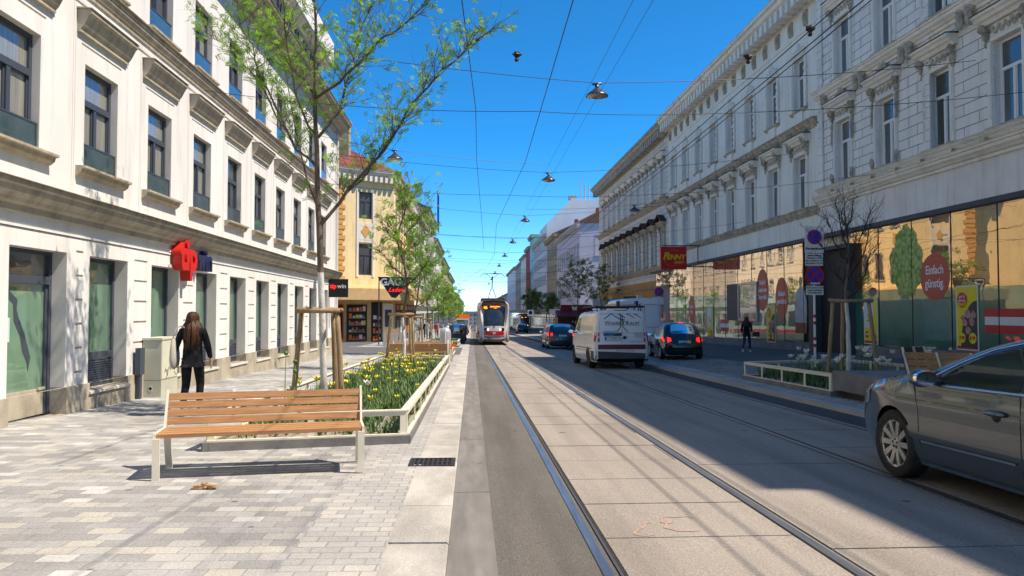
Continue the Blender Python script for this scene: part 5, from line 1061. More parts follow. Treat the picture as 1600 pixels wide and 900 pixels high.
mb.box(-.25,.18,-1.0,-.6,.08,.16,1); mb.box(-.34,-.26,-1.12,-.9,0,.18,2); mb.box(.3,.38,-1.12,-.9,0,.18,2); mb.build('ladder', ['frame_alu','paint_vanblue','navy'], LD)
mirror(VA, Bv, 1.35, 1.2, 'black', sc=1.0); add_wheels(VA, Bv, 7, 'darkgrey', .22, .62)
# large pale panel van behind it
Bw = Body([(2.85,.3),(2.95,.6),(2.85,.95),(2.4,1.2),(1.9,1.7),(1.5,2.3),(1.2,2.55),(.7,2.62),(-2.4,2.60),(-2.82,2.52),(-2.92,2.0),(-2.95,1.2),(-2.95,.5)], .99, [(1.8,.35),(-1.6,.35)], 1.2, .06, zb=.3, front_taper=(1.,.25), rear_taper=(.4,.04), r=.14, crown=.04, step=.12, grid=.13)
WB = vehicle('panel_van', 'tall pale blue-grey panel van parked between the tradesman van and the black hatchback', 'van', 8.0, 37.2, 0)
mb = MB(); Bw.shell(mb, 0); Bw.inner(mb, 1); smoothmesh(mb.build('body', ['paint_vanblue', 'well'], WB), 35)
mb = MB(); Bw.end(mb, [(-.9,.40),(.9,.40),(.9,.62),(-.9,.62)], off=.03); mb.build('bumper', 'bumper_dark', WB)
mb = MB(); Bw.end(mb, [(-.005,.7),(.005,.7),(.005,2.5),(-.005,2.5)], off=.006)
loop = [(.10,1.25),(.10,2.30),(.80,2.30),(.84,1.25),(.10,1.25)]
for a, b in zip(loop, loop[1:]):
    d = (Vector(b)-Vector(a)).normalized(); n = Vector((-d.y,d.x))*.008
    Bw.end(mb, [tuple(Vector(a)-n),tuple(Vector(b)-n),tuple(Vector(b)+n),tuple(Vector(a)+n)], off=.007); Bw.end(mb, [(-(a[0]-n[0]),a[1]-n[1]),(-(b[0]-n[0]),b[1]-n[1]),(-(b[0]+n[0]),b[1]+n[1]),(-(a[0]+n[0]),a[1]+n[1])], off=.007)
mb.build('door_seam', 'bumper_dark', WB)
for sg in (-1,1): mb = MB(); q = sorted((sg*.86,sg*.965)); Bw.end(mb, [(q[0],.75),(q[1],.75),(q[1],1.25),(q[0],1.25)], off=.012); mb.build('tail_light', 'redlens', WB)
mb = MB(); Bw.end(mb, [(-.14,1.0),(.14,1.0),(.14,1.08),(-.14,1.08)], off=.03); mb.build('door_handle', 'black', WB)
mb = MB(); Bw.side(mb, [(1.9,1.4),(1.55,2.0),(.9,2.1),(.9,1.35)], .006); mb.build('side_window', 'car_glass', WB)
mb = MB(); mb.box(-.82,-.2,-2.6,-2.4,2.6,2.72); mb.build('roof_light', 'darkgrey', WB)
add_wheels(WB, Bw, 6, 'darkgrey', .22, .6)
# black hatchback
Bh = Body([(1.78,.25),(1.88,.42),(1.87,.56),(1.72,.68),(1.3,.82),(.85,.90),(.68,.93),(.25,1.22),(0.,1.35),(-.4,1.43),(-.95,1.42),(-1.32,1.34),(-1.56,1.12),(-1.74,.90),(-1.82,.74),(-1.90,.60),(-1.91,.42),(-1.84,.26)], .83, [(1.20,.30),(-1.24,.30)], .84, .36, zb=.2, front_taper=(.8,.2), rear_taper=(.8,.13), r=.10, crown=.11, roofcrown=.04, step=.07, grid=.07)
HB = vehicle('hatchback_car', 'black hatchback with lit red tail lights standing beside the cobbled bay', 'car', 8.35, 30.2, 0); HB.rotation_euler.z = R(-4)
mb = MB(); Bh.shell(mb, 0); Bh.inner(mb, 1); smoothmesh(mb.build('body', ['paint_black', 'well'], HB), 35)
mb = MB(); Bh.side(mb, [(.58,.90),(.20,1.15),(-.02,1.27),(-.30,1.33),(-.30,.90)], .004); Bh.side(mb, [(-.36,.90),(-.36,1.34),(-.95,1.33),(-1.22,1.22),(-1.36,.98)], .004); mb.build('side_window', 'car_glass', HB)
mb = MB(); Bh.strip(mb, Bh.sz(1.32), Bh.sz(.95), -.80, .80, .006, rnd=.08); mb.build('rear_window', 'car_glass', HB)
mb = MB(); Bh.strip(mb, Bh.sz(.95,False), Bh.sz(1.33,False), -.85, .85, .004); mb.build('windscreen', 'car_glass', HB)
for sg in (-1,1): mb = MB(); pl = [(.48,.70),(.50,.82),(.70,.90),(.76,.86),(.76,.70),(.62,.66)]; Bh.end(mb, [(sg*a,b) for a,b in pl][::sg], off=.012, grid=.06); Bh.side(mb, [(-1.80,.72),(-1.62,.90),(-1.48,.86),(-1.66,.72)], .008, both=False, sgn=sg); mb.build('tail_light', 'redemit', HB)
mb = MB(); Bh.strip(mb, Bh.sz(1.385), Bh.sz(1.35), -.2, .2, .012); mb.build('brake_light', 'redemit', HB)
mb = MB(); Bh.end(mb, [(-.70,.40),(.70,.40),(.70,.43),(-.70,.43)], off=.02); mb.build('bumper', 'black', HB)
plate(HB, Bh, 'W 29921 Y', .0, .70); mirror(HB, Bh, .55, .93, 'paint_black', sc=.9); add_wheels(HB, Bh, 7, 'alloy', .18, .64)
# dark estate ahead
Be = Body([(2.2,.25),(2.3,.45),(2.25,.7),(1.9,.86),(1.2,.98),(.95,1.02),(.5,1.3),(.1,1.45),(-.5,1.5),(-1.4,1.48),(-1.95,1.40),(-2.18,1.1),(-2.28,.95),(-2.33,.7),(-2.33,.4),(-2.26,.26)], .90, [(1.35,.32),(-1.3,.32)], .95, .32, zb=.2, r=.1, crown=.10, step=.1, grid=.1)
EC = vehicle('estate_car', 'dark blue-grey estate car driving ahead of the tradesman van', 'car', 5.45, 46.6, 0)
mb = MB(); Be.shell(mb, 0); Be.inner(mb, 1); smoothmesh(mb.build('body', ['paint_dark', 'well'], EC), 35)
mb = MB(); Be.strip(mb, Be.sz(1.40), Be.sz(1.08), -.82, .82, .006, rnd=.06); mb.build('rear_window', 'car_glass', EC)
mb = MB(); Be.side(mb, [(.85,1.0),(.45,1.22),(.1,1.38),(-.5,1.42),(-1.4,1.40),(-1.8,1.3),(-1.95,1.05)], .005); mb.build('side_window', 'car_glass', EC)
for sg in (-1,1): mb = MB(); q = sorted((sg*.60,sg*.86)); Be.end(mb, [(q[0],.80),(q[1],.80),(q[1],.98),(q[0],.98)], off=.012); Be.side(mb, [(-2.26,.80),(-2.22,.98),(-2.0,.98),(-2.0,.80)], .008, both=False, sgn=sg); mb.build('tail_light', 'redemit', EC)
plate(EC, Be, 'W 4071 B', 0, .82); mirror(EC, Be, .75, 1.0, 'paint_dark', sc=.9); add_wheels(EC, Be, 6, 'alloy', .2, .64)
# silver car facing us on the left, plus distant traffic
def simple_car(label, x, y, rz, paint, cat='car', name='parked_car', group=None):
    r = vehicle(name, label, cat, x, y, rz, group); mb = MB(); Be.shell(mb, 0, 8); Be.inner(mb, 1); smoothmesh(mb.build('body', [paint, 'well'], r), 35)
    mb = MB(); Be.strip(mb, Be.sz(1.03,False), Be.sz(1.42,False), -.86, .86, .006); mb.build('windscreen', 'win_glass', r)
    mb = MB(); Be.strip(mb, Be.sz(1.40), Be.sz(1.08), -.82, .82, .006); mb.build('rear_window', 'car_glass', r)
    mb = MB(); Be.side(mb, [(.85,1.0),(.45,1.22),(.1,1.38),(-.5,1.42),(-1.4,1.40),(-1.8,1.3),(-1.95,1.05)], .005); mb.build('side_window', 'car_glass', r)
    for sg in (-1,1): mb = MB(); q = sorted((sg*.50,sg*.80)); Be.end(mb, [(q[0],.66),(q[1],.66),(q[1],.80),(q[0],.80)], rear=False, off=.012); mb.build('headlight', 'lamp_lens', r)
    add_wheels(r, Be, 6, 'alloy', .2, .64); return r
simple_car('silver-blue car facing the viewer on the left behind the parked motorcycles', -1.55, 78, pi, 'paint_silver', name='silver_car')
simple_car('dark car far away on the left beyond the silver-blue one', -1.4, 104, pi, 'paint_dark', name='dark_car')
simple_car('dark car waiting far down the right lane near the distant tram', 8.0, 118, 0, 'paint_black', name='dark_car')
simple_car('grey car far away in the middle lane of the street', 1.6, 170, 0, 'paint_silver', name='grey_car')
# orange lorry far left
LO = vehicle('delivery_lorry', 'small orange box lorry far away on the left side', 'lorry', -1.5, 122, pi)
mb = MB(); mb.box(-1.15,1.15,-3.5,1.2,.9,3.1); mb.build('box_body', 'orange', LO); mb = MB(); mb.box(-1.05,1.05,1.3,2.9,.5,2.4); mb.build('cab', 'paint_white', LO)
mb = MB(); mb.box(-.95,.95,2.9,2.93,1.4,2.2); mb.build('windscreen', 'car_glass', LO); t_, r__ = wheel_mesh(.42,.25,6,'darkgrey')
for x in (-.95,.95):
    for l in (-2.4,2.1): o = inst(t_, 'wheel', LO, (x,l,.42)); inst(r__, 'rim', o)
# ---- tram
Bt = Body([(11.75,.30),(11.98,.5),(12.02,.9),(11.96,1.25),(11.74,2.0),(11.45,2.72),(11.22,3.02),(10.8,3.16),(10.,3.18),(-11.,3.18),(-11.6,3.1),(-12,2.4),(-12,.35)], 1.20, [], 9, 0, zb=.2, front_taper=(2.2,.26), rear_taper=(1,.2), r=.22, crown=.16, roofcrown=.05, step=.22, grid=.3, lowtuck=.04)
def tram(label, x, y, number, dest, num2, name='tram'):
    r = vehicle(name, label, 'tram', x, y, pi); mb = MB(); Bt.shell(mb, 0, 16); smoothmesh(mb.build('body', 'tram_grey', r), 35)
    mb = MB(); f = [(-.93,1.36),(.93,1.36),(.94,1.5),(.93,2.75),(.90,2.92),(.82,2.98),(-.82,2.98),(-.90,2.92),(-.93,2.75),(-.94,1.5)]; Bt.end(mb, f, False, .012, grid=.2); o = mb.build('windscreen', 'car_glass', r)
    p = Bt.pt(Bt.sz(2.72,False), 0, .05)
    text(number, .26, 'orange_led', o, (.62, p.y+.05, 2.72), pi, .002, bold=.01); text(dest, .12, 'orange_led', o, (-.10, p.y+.05, 2.74), pi, .002, bold=.004)
    mb = MB(); p = Bt.pt(Bt.sz(1.5,False),0,.03); mb.beam((0,p.y+.02,1.42),(-.45,p.y-.02,1.75),.03,.03); mb.beam((0,p.y+.02,1.42),(.0,p.y+.04,1.25),.06,.06); mb.build('wiper', 'black', o)
    mb = MB(); Bt.end(mb, [(-1.05,.72),(1.05,.72),(1.05,1.0),(-1.05,1.0)], False, .014, grid=.2); Bt.side(mb, [(11.9,.72),(11.9,1.0),(-11.5,1.0),(-11.5,.72)], .01, grid=.6); o = mb.build('red_band', 'tram_red', r)
    p = Bt.pt(Bt.sz(.86,False), 0, .03); text(num2, .2, 'white', o, (0, p.y+.02, .86), pi, .002, bold=.006)
    mb = MB(); Bt.end(mb, [(-1.0,.22),(1.0,.22),(1.05,.45),(1.05,.66),(-1.05,.66),(-1.05,.45)], False, .016, grid=.2); Bt.side(mb, [(11.9,.22),(11.9,.66),(-11.5,.66),(-11.5,.22)], .008, grid=.6); o = mb.build('skirt', 'tram_skirt', r)
    for sg in (-1,1):
        mb = MB(); q = sorted((sg*.50,sg*.92)); Bt.end(mb, [(q[0],1.02),(q[1],1.02),(q[1],1.24),(q[0],1.24)], False, .016, grid=.1); o = mb.build('headlight', 'blackgloss', r)
        mb = MB(); p = Bt.pt(Bt.sz(1.13,False), sg*.62/1.0, .03); mb.lathe([(.062,p.y+.02),(.062,p.y+.035),(.001,p.y+.04)], 14, (p.x,0,1.13), axis='y'); mb.build('lamp', 'lampglow', o)
    mb = MB()
    for k in range(8): l0 = 9.9-k*2.7; Bt.side(mb, [(l0,1.35),(l0,2.6),(l0-2.2,2.6),(l0-2.2,1.35)], .01, grid=.6)
    mb.build('side_window', 'car_glass', r)
    mb = MB()
    for k in (1,4): l0 = 10.1-k*2.7; Bt.side(mb, [(l0+.15,.4),(l0+.15,2.7),(l0-.95,2.7),(l0-.95,.4)], .014, grid=.6)
    mb.build('side_door', 'tram_red', r)
    mb = MB(); mb.box(-.9,.9,3,9.2,3.12,3.50); mb.box(-.6,-.1,9.3,9.9,3.12,3.42); mb.box(.2,.7,9.5,10.1,3.12,3.36); mb.box(-.8,.8,-6,1,3.12,3.45); mb.tube([(-.9,10.4,3.25),(.9,10.4,3.25)],.04,6); mb.build('roof_equipment', 'darkgrey', r)
    mb = MB(); y0 = 7.6
    mb.beam((-.35,y0,3.4),(-.1,y0-1.3,4.3),.05,.05); mb.beam((.35,y0,3.4),(.1,y0-1.3,4.3),.05,.05); mb.beam((0,y0-1.3,4.3),(0,y0,5.25),.08,.08)
    mb.beam((0,y0,5.1),(-.5,y0,5.45),.035,.035); mb.beam((0,y0,5.1),(.5,y0,5.45),.035,.035); mb.beam((-.75,y0,5.46),(.75,y0,5.46),.07,.04); mb.beam((-.75,y0,5.46),(-.98,y0,5.25),.04,.04); mb.beam((.75,y0,5.46),(.98,y0,5.25),.04,.04); mb.beam((-.45,y0+.1,3.42),(.45,y0+.1,3.42),.3,.12); mb.build('pantograph', 'black', r)
    return r
TR = tram('red and grey tram on the left track coming towards the viewer, line 46', 1.62, 65.5, '46', 'Joachimsthaler-\nplatz', '29')
T_2 = tram('second, more distant tram standing at the stop on the right', 10.6, 158, '46', 'Ring', '11')

def split_sides(names):
    """left and right windows, lamps and trims become parts of their own"""
    for o in [o for o in list(COL.objects) if o.type == 'MESH' and o.parent and o.name.split('.')[0] in names]:
        me = o.data; vs = [v.co.copy() for v in me.vertices]; side_ = {-1: [], 1: []}
        for p in me.polygons: side_[1 if p.center.x > 0 else -1].append((tuple(p.vertices), p.material_index, p.use_smooth))
        if not side_[1] or not side_[-1]: continue
        base = o.name.split('.')[0]
        for sg, fs in side_.items():
            used = sorted({i for f, _, _ in fs for i in f}); mp = {k: i for i, k in enumerate(used)}
            nm = bpy.data.meshes.new(base); nm.from_pydata([tuple(vs[i]) for i in used], [], [tuple(mp[i] for i in f) for f, _, _ in fs])
            for m in me.materials: nm.materials.append(m)
            for p, (_, mi, sm) in zip(nm.polygons, fs): p.material_index = mi; p.use_smooth = sm
            if sg < 0: old = o.data; o.data = nm
            else: n = bpy.data.objects.new(base, nm); COL.objects.link(n); n.parent = o.parent
split_sides({'side_window','rear_side_window','headlight','tail_light','side_trim','door_handle','window_trim','door_pillar','side_door'})
# ------------------------------------------------------------------ street furniture
def bench_frame_parts(r, n=1.9, tilt=True):
    pass
def bench(label, loc, rz, L=1.88, slatm='slat'):
    r = thing('bench', label, 'bench', loc, rz)   # faces local -y
    h = .43
    for i in range(4):   # back slats, leaning back
        a = i; z0 = .480+a*.077; y0 = .50+.33*(z0-.43)
        mb = MB(); d = Vector((0,.31,.95)).normalized(); p = Vector((0,y0,z0)); mb.beam(p+Vector((-L/2+.012,0,0)), p+Vector((L/2-.012,0,0)), .03, .066, 0, up=d); mb.build('back_slat', slatm, r)
    for i in range(4): mb = MB(); y = .055+i*.118; mb.box(-L/2+.012, L/2-.012, y-.052, y+.052, h-.035+.0, h); mb.build('seat_slat', slatm, r)
    for sg in (-1,1):
        x = sg*(L/2); mb = MB(); q = .012
        mb.beam((x,-.01,h-.02),(x,.49,h-.03),.022,.06); mb.beam((x,.46,h-.03),(x,.505+.33*.36,h+.34),.022,.055,up=(0,1,0)); mb.build('end_frame', 'cream_metal', r)
        mb = MB(); mb.beam((x-sg*.02,-.015,0),(x-sg*.02,-.015,h-.036),.062,.03,up=(0,1,0)); mb.build('leg', 'cream_metal', r)
        mb = MB(); mb.beam((x-sg*.02,.60,0),(x-sg*.02,.46,h-.036),.062,.03,up=(0,1,0)); mb.build('leg', 'cream_metal', r)
    for x in (-L*.17, L*.17): mb = MB(); mb.beam((x,.50,h+.02),(x,.51+.33*.36,h+.34),.035,.012,up=(0,1,0)); mb.beam((x,.02,h-.045),(x,.5,h-.045),.035,.012); mb.build('brace', 'cream_metal', r)
    return r
BN = bench('wooden slatted bench with cream metal legs in the left foreground', (-1.98, 7.16, gz(-2,7.2)), R(11))
def planter(name, label, x0, x1, y0, y1, skew=0., posts=1.25, rail_h=.30, base=.10, sides='fblr', group=None):
    zb = gz((x0+x1)/2, (y0+y1)/2); r = thing(name, label, 'planter', ((x0+x1)/2, y0, gz((x0+x1)/2, y0)), 0, group); ox, oy, oz = r.location
    def G(x, y): return gz(x, y)-oz
    cor = {'fl': (x0, y0-skew), 'fr': (x1, y0), 'bl': (x0, y1), 'br': (x1, y1)}
    E4 = [('f','fl','fr'),('r','fr','br'),('b','br','bl'),('l','bl','fl')]
    k_ = MB(); 
    for s_, a, b in E4:
        (ax, ay), (bx, by) = cor[a], cor[b]
        za, zb_ = G(ax, ay), G(bx, by); A_, B_ = Vector((ax-ox, ay-oy, za)), Vector((bx-ox, by-oy, zb_)); d = (B_-A_).normalized(); u = Vector((0,0,1))
        k_.beam(A_+u*(base/2-.03)-d*.04, B_+u*(base/2-.03)+d*.04, .09, base+.06)
        L = (B_-A_).length; n = max(1, round(L/posts)); rl = MB()
        nrm = Vector((d.y, -d.x, 0))
        rl.beam(A_+u*(base+rail_h)-nrm*.03, B_+u*(base+rail_h)-nrm*.03, .10, .014); rl.beam(A_+u*(base+rail_h-.03), B_+u*(base+rail_h-.03), .012, .06); rl.beam(A_+u*(base+.012), B_+u*(base+.012), .05, .02)
        rl.build('railing', 'cream_metal', r)
        pm = None
        for i in range(n+1):
            p = A_.lerp(B_, i/n); m_ = MB(); m_.box(-.006,.006,-.0,.0,0,0) if False else None
            m_.beam(p+u*base+d*(.045 if i == 0 else -.045 if i == n else 0), p+u*(base+rail_h-.06)+d*(.045 if i == 0 else -.045 if i == n else 0), .012, .075, up=d); m_.build('post', 'cream_metal', r)
    k_.build('kerb_base', 'conc', r)
    m_ = MB(); nx, ny = 6, max(6, int((y1-y0)*1.5)); vs, fs = [], []
    for j in range(ny+1):
        for i in range(nx+1):
            x = x0+.04+(x1-x0-.08)*i/nx; ya = y0-skew*(1-i/nx)+.04; y = ya+(y1-.04-ya)*j/ny; e = 0 if i in (0,nx) or j in (0,ny) else random.uniform(-.01,.04); vs.append((x-ox, y-oy, G(x, y)+base*.6+e))
    for j in range(ny):
        for i in range(nx): a = j*(nx+1)+i; fs.append((a,a+1,a+nx+2,a+nx+1))
    m_.add(vs, fs); m_.build('soil', 'soil', r); return r
P1 = planter('planter', 'long flower bed with cream rails right behind the foreground bench', -2.98, -.79, 9.15, 25.3, .6)
P2 = planter('planter', 'second smaller flower bed behind the litter bin on the left pavement', -2.9, -.85, 29.6, 38., 0)
P3 = planter('planter', 'third distant flower bed further along the left pavement', -2.9, -.85, 47.5, 56., 0)
P4 = planter('planter', 'flower bed with cream railing on the right pavement around the bare tree', 7.0, 9.7, 14.1, 18.7, 0, 1.05, .34)
# concrete seat platform on the right
PL = thing('concrete_platform', 'low dark concrete seating slab beside the right flower bed', 'platform', (8.4, 12.1, gz(8.4,12.1)))
mb = MB(); mb.box(-1.4,1.35,-2.1,1.95,.08,.44); pl_ = mb.build('slab_block', 'conc', PL)
bv = pl_.modifiers.new('b','BEVEL'); bv.width = .012; bv.segments = 2
mb = MB(); mb.box(-1.25,1.2,-1.9,1.8,-.12,.08); mb.build('base', 'black', PL)
def lean_panel(r, a, b, back, m, h=.47):
    a, b, back = Vector(a), Vector(b), Vector(back); up = Vector((0,0,1))
    for k in range(4): f0 = (k+.5)/4; o = back*f0+up*(h*f0+.02); mb = MB(); mb.beam(a+o, b+o, .026, h/4-.012, up=back+up*h); mb.build('slat', m, r)
    n_ = (b-a).cross(back+up*h).normalized()*.03
    for f0 in (0, .5, 1): p = a.lerp(b, f0)+n_; mb = MB(); mb.beam(p, p+back+up*(h+.02), .03, .03, up=(b-a)); mb.build('rib', 'cream_metal', r)
LBn = thing('lounge_bench', 'slatted wooden seat with two leaning panels on the concrete platform beyond the grey saloon', 'bench', (7.33, 12.0, gz(7.8,12.1)+.44))
lean_panel(LBn, (0,0,0), (.86,-.45,0), (-.13,.02,0), 'slat'); lean_panel(LBn, (.0,.10,.04), (.78,.75,.02), (-.12,.0,0), 'slat_dark', .50)
mb = MB(); mb.add([(.03,.02,.12),(.86,-.40,.12),(.80,.72,.12),(.03,.12,.12)], [(0,1,2,3)]); mb.add([(.03,.02,.09),(.86,-.40,.09),(.80,.72,.09),(.03,.12,.09)], [(3,2,1,0)]); mb.build('seat', 'slat', LBn)
bb = bench('wooden bench seen from behind on the left pavement past the long flower bed', (-1.95, 27.9, gz(-2,27.9)), pi, 2.3); 
bb2 = bench('second wooden bench further along, beside the litter bin', (-1.9, 28.6, gz(-2,28.6)), 0, 2.3)
# slatted box seat
def tripod(label, x, y, h, r0, lean=.16, n=3, ry=0, bed=.06):
    t = thing('tree_support', label, 'tree stake', (x, y, gz(x,y)+bed), ry); tops = []
    for k in range(n):
        a = 2*pi*k/n+pi; q = r0-lean; mb = MB(); b = Vector((r0*cos(a), r0*sin(a), -.1)); e = Vector((q*cos(a), q*sin(a), h)); pts = [b.lerp(e, i/5)+Vector((random.uniform(-.006,.006),random.uniform(-.006,.006),0)) for i in range(6)]
        mb.tube(pts, [.046,.045,.044,.043,.042,.041], 10); mb.build('stake', 'pole_wood', t, True); tops.append(e)
    for k in range(n):
        a, b = tops[k], tops[(k+1)%n]; d = (b-a).normalized()*.06; z = Vector((0,0,-.03+.012*k)); c = (a+b)*.5; o_ = Vector((c.x,c.y,0)).normalized()*.06
        mb = MB(); mb.tube([a-d+z+o_, b+d+z+o_], .036, 8); mb.build('crossbar', 'pole_wood', t, True)
    return t
# ------------------------------------------------------------------ trees
def leafspray(mb, p, d, n, ll, lw, rnd, mi=0):
    d = d.normalized(); sdir = d.orthogonal().normalized(); sdir.rotate(Matrix.Rotation(rnd.uniform(0,6.28), 3, d)); up = d.cross(sdir); L = n*ll*.42
    for i in range(n):
        q = p+d*L*(i/n)+Vector((0,0,-.18*L*(i/n)**2))
        for s in (-1, 1):
            a = (sdir*s+d*.45+up*rnd.uniform(-.3,.3)+Vector((0,0,-.25))).normalized(); b = a.cross(up).normalized()*lw*.5
            e = q+a*ll; mb.add([q, q+a*ll*.5+b, e, q+a*ll*.5-b], [(0,1,2,3)], mi)
def tree_mesh(name, label, base, mains, rnd, trunk, leafn, ll=.05, lw=.02, twigs=5, leafm='leaf', white=1.9, depthvar=1., cat='tree', spray=6, group=None, tr0=.055, leafstart=.4, sublen=(.35,.9)):
    t = thing(name, label, cat, base, 0, group); B_ = Vector(base); tm, bm_, cr = MB(), MB(), MB(); sites = []
    def fan(pts, r0, r1, m, n=7, jit=.02):
        P = [Vector(p)-B_ for p in pts]; out = [P[0]]
        for a, b in zip(P, P[1:]):
            mid = (a+b)/2+Vector((rnd.uniform(-jit,jit), rnd.uniform(-jit,jit), rnd.uniform(-jit,jit))); out += [mid, b]
        k = len(out); m.tube(out, [r0+(r1-r0)*(i/(k-1)) for i in range(k)], n); return out
    tp = fan(trunk, tr0, .012, tm, 10)
    def sub(P, r, lvl):
        n = len(P)
        for i in range(max(1, int(n*.25)), n):
            for q in range(twigs if lvl == 0 else 2):
                a = P[i-1].lerp(P[i], rnd.random()); d = (P[i]-P[i-1]).normalized()
                v = (d*rnd.uniform(.3,1)+Vector((rnd.uniform(-1,1), rnd.uniform(-1,1), rnd.uniform(-.35,.9)))).normalized(); L = rnd.uniform(*sublen)*(1 if lvl == 0 else .55)*(.5+.6*i/n)
                pts = [a, a+v*L*.5+Vector((rnd.uniform(-.04,.04),0,.03)), a+v*L+Vector((0,0,.05))]; bm_.tube(pts, [r*.5, r*.3, r*.12], 4, cap=False)
                if lvl == 0: sub([pts[0], pts[1], pts[2]], r*.5, 1)
                f = i/n
                if f > leafstart or lvl: sites.append((pts, f))
    for pts, r in mains:
        P = [(x, y, z) for x, y, z in pts]; Q = fan(P, r, .006, bm_, 6, .04); sub(Q, r*.55, 0)
    sub(tp[int(len(tp)*.55):], .012, 0)
    if leafn:
        for k in range(leafn):
            pts, f = rnd.choice(sites)
            if rnd.random() > .25+.75*f: continue
            u = rnd.uniform(.35,1.05); p = pts[0].lerp(pts[2], u) if u > .5 else pts[0].lerp(pts[1], u*2)
            d = (pts[2]-pts[1]).normalized()+Vector((rnd.uniform(-.9,.9), rnd.uniform(-.9,.9), rnd.uniform(-.7,.7))); leafspray(cr, p+Vector((rnd.gauss(0,.03),rnd.gauss(0,.03),rnd.gauss(0,.03))), d, spray, ll*rnd.uniform(.7,1.2), lw, rnd)
    tr = tm.build('trunk', ['bark'], t, True)
    if white:
        for p in tr.data.polygons:
            c = p.center
            if c.z < white: p.material_index = 1
        tr.data.materials.append(M['bark_white'])
    bm_.build('branches', 'bark' if leafn else 'twig', t, True)
    if leafn: cr.build('crown', leafm, t)
    return t
BR = {'trunk': [[-2.34,.07],[-2.39,1.35],[-2.45,2.86],[-2.49,3.8],[-2.52,4.44],[-2.53,5.28],[-2.52,5.91],[-2.56,6.53],[-2.57,7.17]],
'b1': [[-2.44,2.86],[-2.14,3.22],[-1.83,3.64],[-1.42,4.09],[-1.01,4.83],[-.5,5.42],[-.13,5.74],[.13,5.94]],
'b2': [[-2.48,4.29],[-2.25,4.6],[-2.1,4.87],[-1.97,5.39],[-1.85,5.92],[-1.64,6.45],[-1.44,6.98]],
'b3': [[-2.52,4.93],[-2.15,5.18],[-1.84,5.5],[-1.48,5.93],[-1.02,6.25],[-.5,6.79]],
'b4': [[-2.54,4.96],[-2.81,5.32],[-3.07,5.68],[-3.28,6.1],[-3.49,6.72]],
'b5': [[-2.49,3.8],[-2.83,4.08],[-3.17,4.8],[-3.42,5.31],[-3.53,5.78],[-3.79,6.19]],
'b6': [[-2.5,4.34],[-2.71,4.65],[-2.9,5.37],[-3.03,6.1],[-3.08,6.73]],
'b7': [[-2.82,4.07],[-3.16,4.64],[-3.47,5.26],[-3.88,5.72],[-4.14,5.87]],
'b8': [[-1.98,3.43],[-1.68,3.72],[-1.42,4.2],[-1.12,4.51],[-.81,4.99]],
'b9': [[-2.46,3.1],[-2.75,4.02],[-2.94,4.96],[-2.97,5.58]]}
dy = {'b1': .25, 'b2': .9, 'b3': -.5, 'b4': .7, 'b5': -.6, 'b6': -.9, 'b7': .5, 'b8': 1.1, 'b9': 1.2}
rad_ = {'b1': .034, 'b2': .028, 'b3': .026, 'b4': .022, 'b5': .026, 'b6': .02, 'b7': .018, 'b8': .016, 'b9': .018}
mains = []
for kx, l in BR.items():
    if kx == 'trunk': continue
    n = len(l); pts = []
    for i, (x, z) in enumerate(l):
        yy = 12+dy[kx]*(i/(n-1)); s_ = yy/12; pts.append((x*s_, yy, 1.49+(z-1.49)*s_))
    mains.append((pts, rad_[kx]))
tr_pts = [(x, 12, z-.3 if i == 0 else z) for i, (x, z) in enumerate(BR['trunk'])]
tree_mesh('young_tree', 'nearest young street tree with white-painted trunk and light green feathery crown', (-2.34, 12, gz(-2.3,12)+.05), mains, random.Random(11), tr_pts, 4300, .038, .014, 4, white=2.55, tr0=.058, leafstart=.42, spray=7)
tripod('three-legged wooden stake frame round the nearest young tree', -2.36, 12, 1.62, .50, .16, ry=R(17))
# sprout shoots of the robinia kind along the street
def street_tree(label, x, y, H, spread, seed, leafn, name='street_tree', first=2.6, leafm='leaf', bare=False, group=None, white=1.7, ll=.09, twigs=4, sub=(.3,.8)):
    rnd = random.Random(seed); b = (x, y, gz(x,y)+.05); wob = .012 if bare else .05; trunk = [(x+rnd.uniform(-wob,wob)*i, y+rnd.uniform(-wob,wob)*i, b[2]-.1+H*.92*i/7) for i in range(8)]; mains = []
    nb = 9
    for k in range(nb):
        i = 2.6+4.2*k/nb; z = b[2]+first+(H*.85-first)*k/nb; a = k*2.4+rnd.uniform(-.4,.4); L = spread*(1-.45*k/nb)*rnd.uniform(.7,1.15); pts = [(x, y, z)]
        up_ = 1.9 if bare else 1.
        for j in range(1, 5): f = j/4; pts.append((x+cos(a)*L*f**(.8 if bare else 1)+rnd.uniform(-.05,.05), y+sin(a)*L*f, z+L*(.55*f+.5*f*f)*up_+rnd.uniform(-.05,.05)))
        mains.append((pts, .028*(1-.5*k/nb)))
    return tree_mesh(name, label, b, mains, rnd, trunk, leafn, ll, ll*.42, twigs, leafm, white, spray=5, group=group, tr0=.06, leafstart=.35, sublen=sub)
street_tree('second young tree on the left, in front of the yellow corner building', -2.15, 23.7, 6.5, 1.15, 21, 620, ll=.085)
tripod('three-legged wooden stake frame round the second left tree', -2.15, 23.7, 1.72, .58, .17)
street_tree('third left tree, leafy, behind the litter bin', -2.6, 34.8, 6.4, 1.35, 22, 560, first=2.2, ll=.11)
tripod('three-legged wooden stake frame round the third left tree', -2.7, 34.8, 1.75, .6, .17, ry=.4)
first_far = street_tree('left street tree standing further back in the green row beyond the third one', -2.9, 49, 6.3, 1.25, 23, 330, first=2.0, ll=.14, group=None)
tripod('distant wooden stake frame round the fourth left tree', -2.9, 49, 1.75, .6, .17)
